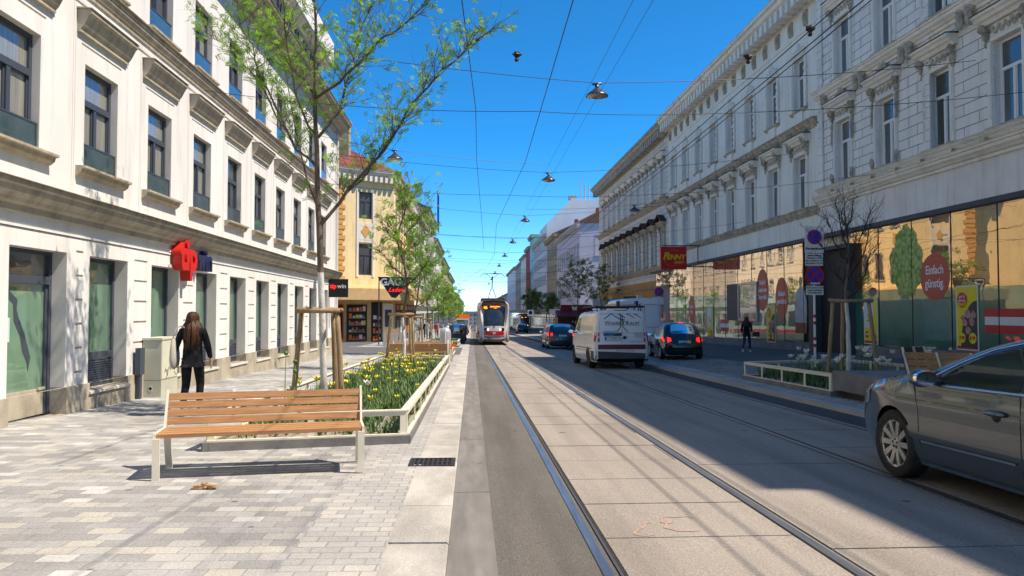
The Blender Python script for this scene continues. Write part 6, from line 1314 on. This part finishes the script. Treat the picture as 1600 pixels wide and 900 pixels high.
for i, (x, y, sc) in enumerate(((-2.8,62,1.),(-2.9,75,.95),(-2.7,88,1.05),(-2.9,101,1.),(-2.7,115,1.1),(-2.9,130,1.),(-2.8,150,1.05),(-2.8,172,1.1),(-2.8,198,1.1))):
    c = copy_tree(first_far); c.location = (x, y, gz(x,y)); c.rotation_euler = (0,0,1.3*i+.7); c.scale = (sc*1.05,sc*1.05,sc); c['label'] = 'one of the small green trees in the far row along the left kerb'; c['group'] = 'green trees in the far row along the left kerb'
# right side
rt = street_tree('leafless young tree with dark upswept twigs in the right flower bed', 8.35, 16., 4.3, .72, 31, 0, name='bare_tree', first=1.9, bare=True, white=1.9, twigs=3, sub=(.25,.55))
tripod('three-legged wooden stake frame round the bare tree on the right', 8.35, 16., 1.86, .62, .2, ry=.3)
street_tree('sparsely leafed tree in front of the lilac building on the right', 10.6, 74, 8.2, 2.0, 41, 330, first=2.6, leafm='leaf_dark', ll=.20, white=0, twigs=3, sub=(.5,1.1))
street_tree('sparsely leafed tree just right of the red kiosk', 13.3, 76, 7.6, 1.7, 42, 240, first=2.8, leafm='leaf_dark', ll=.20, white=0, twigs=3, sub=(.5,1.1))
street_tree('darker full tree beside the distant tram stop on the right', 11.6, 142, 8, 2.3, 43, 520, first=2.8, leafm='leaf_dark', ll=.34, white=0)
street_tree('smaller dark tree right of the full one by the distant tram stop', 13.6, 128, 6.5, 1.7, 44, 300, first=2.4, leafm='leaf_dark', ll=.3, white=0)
# ------------------------------------------------------------------ flowers and greenery
def blades(mb, x, y, z, h, n, rnd, spread=.10, w=.018):
    for k in range(n):
        a = rnd.uniform(0,2*pi); r = rnd.uniform(0,.03); L = h*rnd.uniform(.6,1.1); o = spread*rnd.uniform(.3,1.2); p = Vector((x+r*cos(a), y+r*sin(a), z)); d = Vector((cos(a),sin(a),0)); s = Vector((-sin(a),cos(a),0))*w*rnd.uniform(.6,1.3)
        m = p+d*o*.35+Vector((0,0,L*.6)); e = p+d*o+Vector((0,0,L)); mb.add([p-s*.6, p+s*.6, m+s, m-s, e], [(0,1,2,3),(3,2,4)])
rnd = random.Random(9); mb = MB()
x_, y_ = P1.location.x, P1.location.y
for k in range(2300):
    x = rnd.uniform(-2.88,-.88); y = 8.75+rnd.random()*16.4
    if y < 9.15+.27*(-.8-x)*-1+.15: continue
    if rnd.random() > .35+.65*min(1,(y-8.9)/1.6): continue
    blades(mb, x, y, gz(x,y)+.07, rnd.uniform(.12,.33)*(.55+.45*min(1,(y-8.8)/2)), 6, rnd, .12, rnd.choice((.006,.009,.014)))
tag(mb.build('flower_bed_greenery', 'blade'), 'dense green leaves and grass filling the long left flower bed', 'greenery', kind='stuff')
mb = MB()
for k in range(420): x = rnd.uniform(7.15,9.55); y = rnd.uniform(14.25,18.5); blades(mb, x, y, gz(x,y)+.07, rnd.uniform(.15,.36), 6, rnd, .12)
tag(mb.build('flower_bed_greenery', 'blade'), 'green leaves filling the right flower bed round the bare tree', 'greenery', kind='stuff')
mb = MB()
for k in range(300): x = rnd.uniform(-2.8,-.95); y = rnd.choice((rnd.uniform(29.8,37.8), rnd.uniform(47.7,55.7))); blades(mb, x, y, gz(x,y)+.07, rnd.uniform(.2,.5), 5, rnd, .14, .025)
tag(mb.build('flower_bed_greenery', 'blade'), 'green leaves in the two smaller left flower beds further off', 'greenery', kind='stuff')
def tulip(kind, seed, h, open_=1.):
    rnd = random.Random(seed); st = MB(); lean = rnd.uniform(-.05,.05); top = Vector((lean, rnd.uniform(-.03,.03), h)); st.tube([(0,0,0),(top.x*.4,top.y*.4,h*.5),top], [.006,.005,.004], 5); blades(st, 0,0,0, h*.6, 3, rnd, .12, .016)
    fl = MB(); n = 6
    for k in range(n):
        a = 2*pi*k/n+rnd.uniform(-.1,.1); d = Vector((cos(a),sin(a),0)); s = Vector((-sin(a),cos(a),0)); w = .022; o = open_*rnd.uniform(.8,1.2)*(1. if k%2 else .8)
        p0 = top; p1 = top+d*.024+Vector((0,0,.018)); p2 = top+d*(.026+.016*o)+Vector((0,0,.048)); p3 = top+d*(.022+.040*o)+Vector((0,0,.072))
        fl.add([p0, p1-s*w, p1+s*w, p2+s*w*.9, p2-s*w*.9, p3], [(0,2,1),(1,2,3,4),(4,3,5)])
    return st, fl
protos = {}
for kind, m in (('yellow', 'petal_yellow'), ('white', 'petal_white')):
    for i in range(4):
        st, fl = tulip(kind, i+3, .34+.05*i if kind == 'yellow' else .40+.05*i, 1.2 if kind == 'yellow' else 1.); protos[kind, i] = (st.mesh('tulip', 'stem', True), fl.mesh('petals', m, True))
def put_tulip(kind, i, x, y, label, group, sc=1.):
    a, b = protos[kind, i]; o = bpy.data.objects.new('tulip', a); COL.objects.link(o); o.location = (x, y, gz(x,y)+.06); o.rotation_euler = (0,0,rnd.uniform(0,6.28)); o.scale = (sc,)*3; tag(o, label, 'tulip', group); inst(b, 'petals', o)
for k in range(115):
    y = 10.3+14.6*rnd.random()**.85; x = rnd.uniform(-2.85,-.95)
    put_tulip('yellow', k%4, x, y, 'yellow tulip in the long left flower bed', 'yellow tulips in the long left flower bed', rnd.uniform(.75,1.15))
put_tulip('white', 2, -1.42, 10.2, 'single creamy white tulip near the front corner of the left flower bed', None, 1.1)
for k in range(34):
    x, y = (rnd.uniform(7.3,9.3), rnd.uniform(14.3,17.0)) if k > 5 else (rnd.uniform(7.3,8.2), rnd.uniform(16.5,18.3))
    put_tulip('white', k%4, x, y, 'white tulip in the right flower bed', 'white tulips in the right flower bed', rnd.uniform(1.0,1.45))
for i, (x, y) in enumerate(((-2.72,11.0),(-2.62,11.15),(-2.6,11.05))):
    mb = MB(); z = gz(x,y)+.06; h = .95-.13*i; mb.tube([(0,0,0),(.02*i,0,h*.5),(.01,0,h)], [.007,.006,.005], 5); blades(mb, 0,0,0,.3,4,rnd); o = mb.build('allium', 'stem', None, True); o.location = (x,y,z); tag(o, ('tallest','middle','shortest')[i]+' of three bare green budded stalks left of the tripod tree', 'plant'); mb = MB(); mb.blob((.01,0,h),(.035,.035,.032),0,6,.15); mb.build('bud', 'stem', o, True)
# ------------------------------------------------------------------ people
W1, wr, kk = figure('woman seen from behind with long reddish-brown hair, all in black, on the left pavement', (-4.34, 11.8, gz(-4.3,11.8)), R(6), 1.60, stride=.22, armL=(-.1,.35), armR=(.1,.25), long_hair=True, hair='hair', fingers=True)
TB = thing('tote_bag', 'pale canvas tote bag hanging from the left shoulder of the woman in black', 'bag', (-4.60, 11.75, gz(-4.6,11.8)+.80), R(6))
mb = MB(); n = 12; vs, fs = [], []
for j, (z, w, d) in enumerate(((-.06,.10,.03),(-.03,.155,.055),(.08,.17,.065),(.22,.16,.055),(.36,.13,.035),(.40,.11,.02))):
    for i in range(n): a = 2*pi*i/n; vs.append((d*cos(a)*(1+.1*sin(3*a)), w*sin(a), z+.01*sin(5*a)))
for j in range(5):
    for i in range(n): fs.append((j*n+i, j*n+(i+1)%n, (j+1)*n+(i+1)%n, (j+1)*n+i))
fs.append(tuple(range(n))[::-1]); mb.add(vs, fs); mb.build('bag_body', 'canvas', TB, True)
mb = MB(); mb.tube([(0,-.10,.38),(.035,-.05,.55),(.09,-.0,.585),(.10,.06,.55),(.02,.10,.38)], .008, 6); mb.build('strap', 'canvas', TB, True)
W2, wr, kk = figure('woman in dark clothes with long hair walking beside the shop glass on the right', (12.55, 33.2, gz(12.5,33.2)), R(-38), 1.62, stride=.5, armL=(.3,.2), armR=(-.4,.3), top='cloth_black', bottom='denim', shoes='white', hair='hair_dark', long_hair=True)
HBG = thing('handbag', 'small dark bag swinging at the right side of the walking woman', 'bag', (12.92, 33.0, gz(12.9,33)+.72), R(-30))
mb = MB(); mb.ext([(-.06,0),(.06,0),(.05,.20),(-.05,.20)], -.14, .14); mb.build('bag_body', 'scarf_bag', HBG); mb = MB(); mb.tube([(-.1,0,.2),(-.05,0,.32),(.05,0,.32),(.1,0,.2)], .01, 5); mb.build('handle', 'scarf_bag', HBG)
spec = [('man in black crossing near the red kiosk on the right',10.2,74,1.78,'cloth_black','cloth_black',.4,1.2),('person in a red top sitting area side of the distant stop',9.9,98,1.7,'cloth_red','denim',.2,2.5),('person in grey near the distant stop on the right',11.6,96,1.72,'cloth_grey','cloth_black',.4,.4),('person in dark blue beside the kiosk',11.3,80,1.75,'cloth_blue','cloth_black',.2,3),
 ('person in white top on the left pavement by the distant bin',-3.6,62,1.7,'offwhite','denim',.3,0),('person in black on the far left pavement under the trees',-4.3,70,1.75,'cloth_black','cloth_black',.4,3),('person in dark red on the left pavement, farthest of the walkers',-3.9,83,1.7,'cloth_red','cloth_black',.3,.2),('person in black at the right pavement edge near the lilac building',12.6,93,1.76,'cloth_black','denim',.2,3)]
for lb, x, y, h, tp_, bt, st, rz in spec: figure(lb.replace('sitting area side of','standing at'), (x, y, gz(x,y)), rz, h, stride=st, armL=(.1,.2), armR=(-.1,.2), top=tp_, bottom=bt)
# ------------------------------------------------------------------ small street things
CB = thing('utility_cabinet', 'pale green-grey utility cabinet with black scribbled graffiti by the white wall', 'cabinet', (-6.05, 14.55, gz(-6,14.6)))
mb = MB(); mb.box(-.24,.11,0,.78,.33,1.10); mb.build('upper_door', ['cab_green'], CB)
mb = MB(); mb.box(-.245,.115,-.005,.785,0,.322); mb.build('base', 'cab_green', CB); mb = MB(); mb.ext([(.02,1.10),(.02,1.14),(-.80,1.14),(-.80,1.10)], -.26, .13); mb.build('lid', 'cab_green_light', CB)
mb = MB(); mb.box(.111,.118,.02,.76,.35,1.08); mb.build('front_door', 'cab_green_light', CB)
mb = MB(); mb.box(.119,.123,.38,.40,.55,.68); mb.build('handle', 'darkgrey', CB); mb = MB(); mb.add([(.1195,.42,.90),(.1195,.50,.90),(.1195,.46,.97)], [(0,1,2)]); mb.build('warning_mark', 'yellow', CB)
mb = MB(); mb.lathe([(.03,-.008),(.03,-.012),(.001,-.012)], 8, (-.08,0,.17), axis='y'); mb.box(-.11,-.05,-.012,-.005,.12,.22); mb.build('lock', 'cab_green_light', CB)
mb = MB(); r3 = random.Random(2)
for k in range(9):
    p = Vector((.1205,.18+.05*k+r3.uniform(-.02,.02),.50+r3.uniform(-.06,.06))); 
    for j in range(3): q = p+Vector((0,r3.uniform(-.07,.07),r3.uniform(-.10,.10))); mb.beam(p, q, .010, .003); p = q
mb.build('graffiti', 'ink', CB)
CB2 = thing('meter_box', 'narrow dark olive box squeezed between the white wall and utility cabinet', 'cabinet', (-6.2, 14.05, gz(-6.2,14.1)))
mb = MB(); mb.box(-.05,.04,.1,.3,.45,.95); mb.box(-.04,.02,.14,.24,0,.45); mb.build('box', 'frame_dark', CB2)
# gully grate
mb = MB(); rc = random.Random(12)
for loop_ in range(3):
    px, py = 1.35+.18*loop_, 5.55+.06*loop_; an = rc.uniform(0,6)
    for k in range(9):
        an += rc.uniform(-.9,.9)+.5; qx, qy = px+.06*cos(an), py+.06*sin(an); d = Vector((qx-px, qy-py, 0)).normalized(); n_ = Vector((-d.y, d.x, 0))*.008; h_ = lambda X, Y: -S*Y+.002
        mb.add([(px-n_.x,py-n_.y,h_(0,py)),(qx-n_.x,qy-n_.y,h_(0,qy)),(qx+n_.x,qy+n_.y,h_(0,qy)),(px+n_.x,py+n_.y,h_(0,py))], [(0,1,2,3)]); px, py = qx, qy
tag(mb.build('chalk_scribble', 'chalk_pink'), 'faded pink scribble on the concrete slabs between the left track rails', 'marking')
GR = thing('drain_grate', 'iron drain grate set in the kerb in front of the flower bed', 'drain', (-.40, 7.86, gz(-.4,7.86)+.006))
mb = MB(); mb.box(-.25,.23,-.2,-.17,-.02,.008); mb.box(-.25,.23,.17,.2,-.02,.008); mb.box(-.25,-.22,-.17,.17,-.02,.008); mb.box(.20,.23,-.17,.17,-.02,.008); mb.build('frame', 'grating', GR)
mb = MB()
for k in range(9): mb.box(-.215+k*.05,-.193+k*.05,-.17,.17,-.02,.006)
mb.box(-.22,.2,-.015,.015,-.02,.004); mb.build('bars', 'grating', GR); mb = MB(); mb.box(-.22,.20,-.17,.17,-.004,-.002); mb.build('pit', 'well', GR)
# fallen crumpled paper bag
mb = MB(); r5 = random.Random(8); mb.blob((-.05,0,.02),(.06,.03,.022),0,7,.3); mb.blob((.0,.01,.025),(.05,.028,.03),0,7,.35); mb.blob((.06,.0,.022),(.05,.03,.022),0,7,.3)
o = mb.build('crumpled_leaf', 'leafbrown'); o.location = (-2.32, 6.62, gz(-2.3,6.6)); tag(o, 'crumpled dry brown leaf lying on the pavers in front of the bench', 'leaf')
# litter bin
def bin_(label, x, y):
    t = thing('litter_bin', label, 'litter bin', (x, y, gz(x,y))); mb = MB(); mb.lathe([(.001,.62),(.21,.62),(.22,.66),(.22,1.12),(.20,1.22),(.14,1.30),(.06,1.335),(.001,1.34)], 24); smoothmesh(mb.build('drum', 'silver_bin', t))
    mb = MB(); mb.lathe([(.226,.58),(.24,.58),(.24,.70),(.226,.70)], 24); mb.box(.15,.42,-.03,.03,.58,.70); mb.build('orange_band', 'orange', t); mb = MB(); mb.tube([(0,-.25,0),(0,-.25,1.25)], .022, 8); mb.beam((0,-.25,1.1),(0,-.18,1.1),.03,.03); mb.beam((0,-.25,.7),(0,-.18,.7),.03,.03); mb.build('post', 'offwhite', t)
bin_('grey domed litter bin with an orange band on the left pavement near the kerb', -1.02, 28.9)
bin_('second grey domed litter bin, further down the left pavement', -2.0, 62.0)
bin_('third and farthest grey domed litter bin on the left', -2.3, 88.0)
def hoop(label, x, y, rz=0): 
    mb = MB(); mb.tube([(0,-.45,0),(0,-.45,.8),(0,-.38,.88),(0,.38,.88),(0,.45,.8),(0,.45,0)], .022, 8); o = mb.build('bicycle_hoop', 'cream_metal', None, True); o.location = (x,y,gz(x,y)); o.rotation_euler = (0,0,rz); tag(o, label, 'bicycle stand')
hoop('cream metal hoop at the far corner of the long left flower bed', -.82, 26.0)
# sign post on the right
SP = thing('parking_sign_post', 'tall post with white parking sign over a round blue and red stopping sign', 'traffic sign', (9.15, 19.3, gz(9.1,19.3)))
mb = MB(); mb.tube([(0,0,0),(0,0,3.9)], .03, 10); mb.build('pole', 'offwhite', SP)
for z in (.75,1.35): 
    mb = MB()
    for k, mi in enumerate((0,1,0)): mb.lathe([(.034,z+k*.09),(.034,z+k*.09+.09)], 12, mi=mi)
    mb.build('reflective_band', ['sign_red','white'], SP)
def disc(mb, x, z, y, r, mi, n=30): mb.add([(x+r*cos(2*pi*k/n), y, z+r*sin(2*pi*k/n)) for k in range(n)]+[(x+r*cos(2*pi*k/n), y+.004, z+r*sin(2*pi*k/n)) for k in range(n)], [tuple(range(n))[::-1]]+[(k,(k+1)%n,n+(k+1)%n,n+k) for k in range(n)], mi)
def nostop(root, x, z, r, cross, y=-.05):
    mb = MB(); disc(mb, x, z, y, r, 0); disc(mb, x, z, y-.004, r*.80, 1); q = r*.86*.7071; mb.beam((x-q, y-.007, z+q), (x+q, y-.007, z-q), r*.2, .004, 0, up=(0,1,0))
    if cross: mb.beam((x-q, y-.0085, z-q), (x+q, y-.0085, z+q), r*.2, .004, 0, up=(0,1,0))
    return mb.build('sign_disc', ['sign_red','sign_blue'], root)
dz = 1.49+.0; zt0 = 3.76-gz(9.1,19.3)
mb = MB(); mb.box(-.26,.25,-.045,-.03,zt0-.72,zt0); mb.build('sign_plate', 'offwhite', SP, label='white plate lettered Kurzparkzone')
nostop(SP, 0, zt0-.29, .20, False); text('Kurzparkzone', .082, 'ink', SP, (0,-.047,zt0-.60), bold=.003)
mb = MB(); mb.box(-.25,.23,-.045,-.03,zt0-1.06,zt0-.735); mb.build('sign_plate', 'offwhite', SP)
for i, s_ in enumerate(('gebührenpflichtig','Parkdauer: 1,5 Std.','Mo-Fr (werkt.) v. 9-19','Sa (werkt.) v. 8-12 h')): text(s_, .055, 'ink', SP, (0,-.047,zt0-.785-.07*i), bold=.0015)
nostop(SP, 0, zt0-1.32, .26, True); text('ANFANG', .062, 'white', SP, (0,-.066,zt0-1.535), bold=.003)
mb = MB(); mb.box(-.24,.23,-.045,-.03,zt0-1.84,zt0-1.60); mb.build('sign_plate', 'offwhite', SP)
for i, s_ in enumerate(('Mo-Fr (werkt.) v. 6-20 h','ausgen. Ladetätigkeit','mit Lastfahrzeugen')): text(s_, .048, 'ink', SP, (0,-.047,zt0-1.65-.065*i), bold=.0015)
SP2 = thing('no_stopping_sign', 'small round blue and red stopping sign on a post behind the black hatchback', 'traffic sign', (9.6, 37.5, gz(9.6,37.5)))
mb = MB(); mb.tube([(0,0,0),(0,0,3.3)], .03, 8); mb.build('pole', 'offwhite', SP2); nostop(SP2, 0, 3.02, .24, True); mb = MB(); mb.box(-.24,.24,-.045,-.03,2.36,2.72); mb.build('sign_plate', 'offwhite', SP2)
# kiosk, awnings, distant signs on the right
KI = thing('kiosk', 'dark red kiosk with scalloped awning and a white mark, past the white van', 'kiosk', (11.2, 82, gz(11.2,82)))
mb = MB(); mb.box(-1.6,2.6,0,3,0,2.7); mb.build('hut', 'poster_dark', KI); mb = MB(); mb.ext([(0,2.9),(1.2,2.3),(1.2,2.1),(0,2.6)], -1.9, 2.9); mb.build('awning', 'burgundy', KI); mb = MB(); mb.box(-1.3,2.2,-.03,0,2.75,3.5); mb.build('sign_board', 'burgundy', KI)
mb = MB(); mb.add([(.0,-.05,2.9),(.5,-.05,2.9),(.55,-.05,3.4),(.25,-.05,3.2),(-.05,-.05,3.4)], [(0,1,2,3,4)]); mb.build('white_mark', 'white', KI)
for i, (x, y, z, w, h, m, lb) in enumerate(((13.2,76,3.4,1.4,.9,'paper','pale blue hanging sign right of the red kiosk'),(12.6,112,3.2,1.6,.8,'white','white box sign over the far right pavement'),(12.9,98,3.3,1.3,.7,'paper','grey-blue box sign above the pedestrians on the right'))):
    t = thing('box_sign', lb, 'sign', (x, y, gz(x,y))); mb = MB(); mb.box(-w/2,w/2,-.1,.1,z-h/2,z+h/2); mb.build('panel', m, t); mb = MB(); mb.tube([(w/2-.05,0,0),(w/2-.05,0,z)], .05, 6); mb.build('post', 'darkgrey', t)
TL = thing('traffic_light', 'traffic light mast with a white square sign at the distant crossing on the right', 'traffic light', (8.6, 108, gz(8.6,108)))
mb = MB(); mb.tube([(0,0,0),(0,0,9)], .08, 8); mb.build('mast', 'darkgrey', TL); mb = MB(); mb.box(-.45,.45,-.12,-.08,2.6,3.5); mb.build('sign_plate', 'white', TL); mb = MB(); disc(mb, 0, 3.1, -.13, .28, 0); mb.build('sign_disc', 'ink', TL); mb = MB(); mb.box(-.2,.2,-.3,-.08,3.8,4.8); mb.build('signal_head', 'black', TL)
for i in range(5):
    mb = MB(); mb.tube([(0,0,0),(0,0,.9)], .05, 8); mb.blob((0,0,.92),(.06,.06,.05),0,6,0); o = mb.build('bollard', 'offwhite'); x, y = 8.6+.75*i, 88; o.location = (x,y,gz(x,y)); tag(o, 'white bollard in the short row at the right crossing', 'bollard', 'white bollards at the right crossing')
for i, (x, y) in enumerate(((9.4,92),(10.9,92))):
    t = thing('traffic_barrier', ('left','right')[i]+' one of two red and white barriers by the pedestrians on the right', 'barrier', (x, y, gz(x,y))); mb = MB()
    for k in range(6): mb.box(-.4,.4,-.05,.05,.2+k*.2,.4+k*.2,k%2)
    mb.build('board', ['sticker_red','conc_light'], t); mb = MB(); mb.box(-.4,.4,-.25,.25,0,.2); mb.build('foot', 'rubber', t)
# motorcycles at the left
def moto(label, x, y, rz, m):
    t = thing('motor_scooter', label, 'scooter', (x, y, gz(x,y)), rz); mb = MB(); mb.ext([(-.6,.35),(-.65,.75),(-.1,.80),(.1,.45),(.45,.45),(.62,1.0),(.72,1.0),(.6,.3)], -.16, .16); mb.build('body', m, t)
    mb = MB(); mb.box(-.14,.14,0,.65,.78,.88); mb.build('seat', 'black', t); mb = MB(); mb.tube([(-.35,-.6,1.08),(0,-.62,1.0),(.35,-.6,1.08)], .02, 6); mb.build('handlebar', 'black', t); mb = MB(); mb.box(-.2,.2,-.72,-.68,1.0,1.4); mb.build('windshield', 'teal_glass', t)
    a_, b_ = wheel_mesh(.26,.12,5)
    for l in (-.65,.6): o = inst(a_, 'wheel', t, (0,l,.26)); inst(b_, 'rim', o)
moto('black scooter parked at the left kerb by the tram front', -1.1, 60.5, .4, 'paint_black'); moto('dark blue scooter standing left of the black one', -1.75, 59.5, .2, 'navy'); moto('silver scooter, third one behind the black scooter', -.9, 64., .5, 'paint_silver')
CT = thing('trough', 'dark grey plant trough in front of the parked scooters on the left', 'trough', (-1.4, 56.8, gz(-1.4,56.8))); mb = MB(); mb.ext([(-.35,0),(.35,0),(.45,.8),(-.45,.8)], -.9, .9); mb.build('tub', 'darkgrey', CT)
TBN = thing('table_and_chairs_fence', 'white picket divider beside the third tree on the left pavement', 'fence', (-4.4, 44, gz(-4.4,44))); 
for k in range(9): mb = MB(); mb.box(-.8+k*.24,-.66+k*.24,0,.03,0,.95); mb.build('picket', 'offwhite', TBN)
mb = MB(); mb.box(-.85,1.4,.031,.06,.3,.36); mb.box(-.85,1.4,.031,.06,.7,.76); mb.build('rail', 'offwhite', TBN)
# a-frame board in front of yellow building
AF = thing('sandwich_board', 'brown wooden board leaning before the corner shop', 'board', (-5.6, 52, gz(-5.6,52))); mb = MB(); mb.ext([(.3,0),(.34,0),(.02,1.1),(-.02,1.1)], -.5,.5); mb.ext([(-.3,0),(-.34,0),(-.02,1.1),(.02,1.1)], -.5,.5); mb.build('panel', 'plywood', AF)
# ------------------------------------------------------------------ overhead wires and lamps
def wire(name, label, pts, r, m='black', cat='cable', group=None):
    mb = MB(); mb.tube(pts, r, 5, cap=False); o = mb.build(name, m); tag(o, label, cat, group); return o
def sag(a, b, s, n=12): a, b = Vector(a), Vector(b); return [a.lerp(b, i/n)-Vector((0,0,4*s*(i/n)*(1-i/n))) for i in range(n+1)]
def gzr(y): return -S*y
rows = [20.4, 33.5, 48.3, 63, 78, 94, 111, 130, 150]
def span(xf):
    return [(xf(y), y, 0) for y in rows]
wire('contact_wire', 'tram contact wire running above the left track', [(1.25,-5,5.95)]+[(1.3+.18*(-1)**i, y, 5.95+gzr(y)*.85) for i, y in enumerate(rows)]+[(1.5,260,1.5)], .008)
wire('contact_wire', 'tram contact wire running above the right track', [(5.3,-5,5.95)]+[(5.25+.18*(-1)**i, y, 5.95+gzr(y)*.85) for i, y in enumerate(rows)]+[(5.2,260,1.5)], .010)
for x, lb in ((6.3,'left thick feeder cable crossing in front of the ornate right facades'),(6.75,'right thick feeder cable crossing in front of the ornate right facades')):
    wire('feeder_cable', lb, [(x,-5,7.1)]+[(x, y, 6.9+gzr(y)*.85) for y in rows]+[(x,260,2.5)], .011)
wire('lamp_cable', 'left one of the twin cables from which the street lamps hang', [(3.28,-5,8.0)]+[(3.32, y, 7.95+gzr(y)*.25) for y in rows]+[(3.5,260,4)], .005)
wire('lamp_cable', 'right one of the twin cables from which the street lamps hang', [(3.72,-5,8.0)]+[(3.72, y, 7.95+gzr(y)*.25) for y in rows]+[(3.7,260,4)], .005)
wire('slack_cable', 'near-vertical thin cable hanging from the upper left towards the crossing span', [(-.36,7.,6.2),(-.17,12,6.59),(.10,20,7.0),(.18,28,7.24),(.5,38,6.3),(.78,48,5.48)], .010)
wire('slack_cable', 'thin stay running down from the contact wire towards the left trees', [(1.0,60,5.0),(-.4,64,4.3),(-2.2,70,3.0)], .012)
for i, y in enumerate(rows):
    z = 7.98+gzr(y)*.25
    wire('span_wire', ('nearest','second','third','fourth','fifth','sixth','seventh','eighth','farthest')[i]+' lamp-carrying wire spanning the street between the facades', sag((-6.25, y-.5, z+.9-.25*(i%2)), (3.5, y, z), .12)+sag((3.5, y, z), (15.25, y+1., z+1.2), .15)[1:], .009 if y < 60 else .014)
for i, y in enumerate((16.5, 27.5, 41, 56, 71, 86)):
    z = 6.0+gzr(y)*.85; wire('cross_span', ('nearest','second','third','fourth','fifth','farthest')[i]+' cross wire holding the tram contact wires', sag((-6.25, y+1, z+.9), (1.4, y, z+.25), .15)+sag((1.4,y,z+.25),(5.3,y,z+.25),.05)[1:]+sag((5.3,y,z+.25),(15.25, y-.5, z+1.1), .15)[1:], .007 if y < 60 else .012)
lm_t, ll_t = MB(), MB()
lm_t.lathe([(.03,.20),(.10,.19),(.16,.13),(.26,.06),(.31,.0),(.315,-.02),(.29,-.015)], 28); lm_t.lathe([(.05,.19),(.06,.30),(.001,.31)], 12); lm_t.beam((-.14,0,.33),(.14,0,.33),.03,.03); lm_t.beam((-.12,0,.3),(.12,0,.36),.03,.03)
ll_t.lathe([(.29,-.01),(.25,-.045),(.12,-.07),(.001,-.075)], 28)
LM, LL = lm_t.mesh('lamp_shade', 'lamp_shell', True), ll_t.mesh('lamp_lens', 'lamp_lens', True)
words = ['nearest and largest', 'second nearest', 'third nearest', 'fourth', 'fifth', 'sixth', 'seventh', 'eighth', 'ninth and farthest']
for i, y in enumerate(rows):
    t = thing('street_lamp', words[i]+' dome street lamp hanging over the middle of the street', 'street lamp', (3.5, y, 7.62+gzr(y)*.25), 0, 'dome lamps hanging along the street'); inst(LM, 'lamp_shade', t); inst(LL, 'lamp_lens', t)
for y, x, lb in ((29.5, -3.07, 'dome street lamp hanging beside the white building over the left pavement'), (44., 9.8, 'small dark dome lamp hanging before the right facades')):
    t = thing('street_lamp', lb, 'street lamp', (x, y, 7.55), 0); inst(LM, 'lamp_shade', t); inst(LL, 'lamp_lens', t)
    wire('lamp_span', 'short wire carrying the '+lb.split(' hanging')[0]+(' on the left' if x < 0 else ' on the right'), sag((-6.25 if x < 0 else 15.25, y, 8.5), (x, y, 7.9), .05)+sag((x,y,7.9),(3.5,y+3,8.0),.1)[1:], .008)
def clamp(label, x, y, z):
    mb = MB(); mb.blob((0,0,0),(.10,.06,.07),0,6,.25); mb.blob((0,0,-.12),(.05,.05,.05),0,5,.2); mb.beam((0,0,0),(0,0,-.14),.03,.03); o = mb.build('wire_clamp', 'black'); o.location = (x,y,z); tag(o, label, 'clamp')
clamp('black wire fitting on the nearest span above the left track', 1.0, 16.4, 7.25); clamp('black wire fitting on the nearest span near the right roofline', 6.3, 16.4, 7.3); clamp('black oval insulator on the feeder cable in front of the right facade', 7.0, 14.8, 7.35)
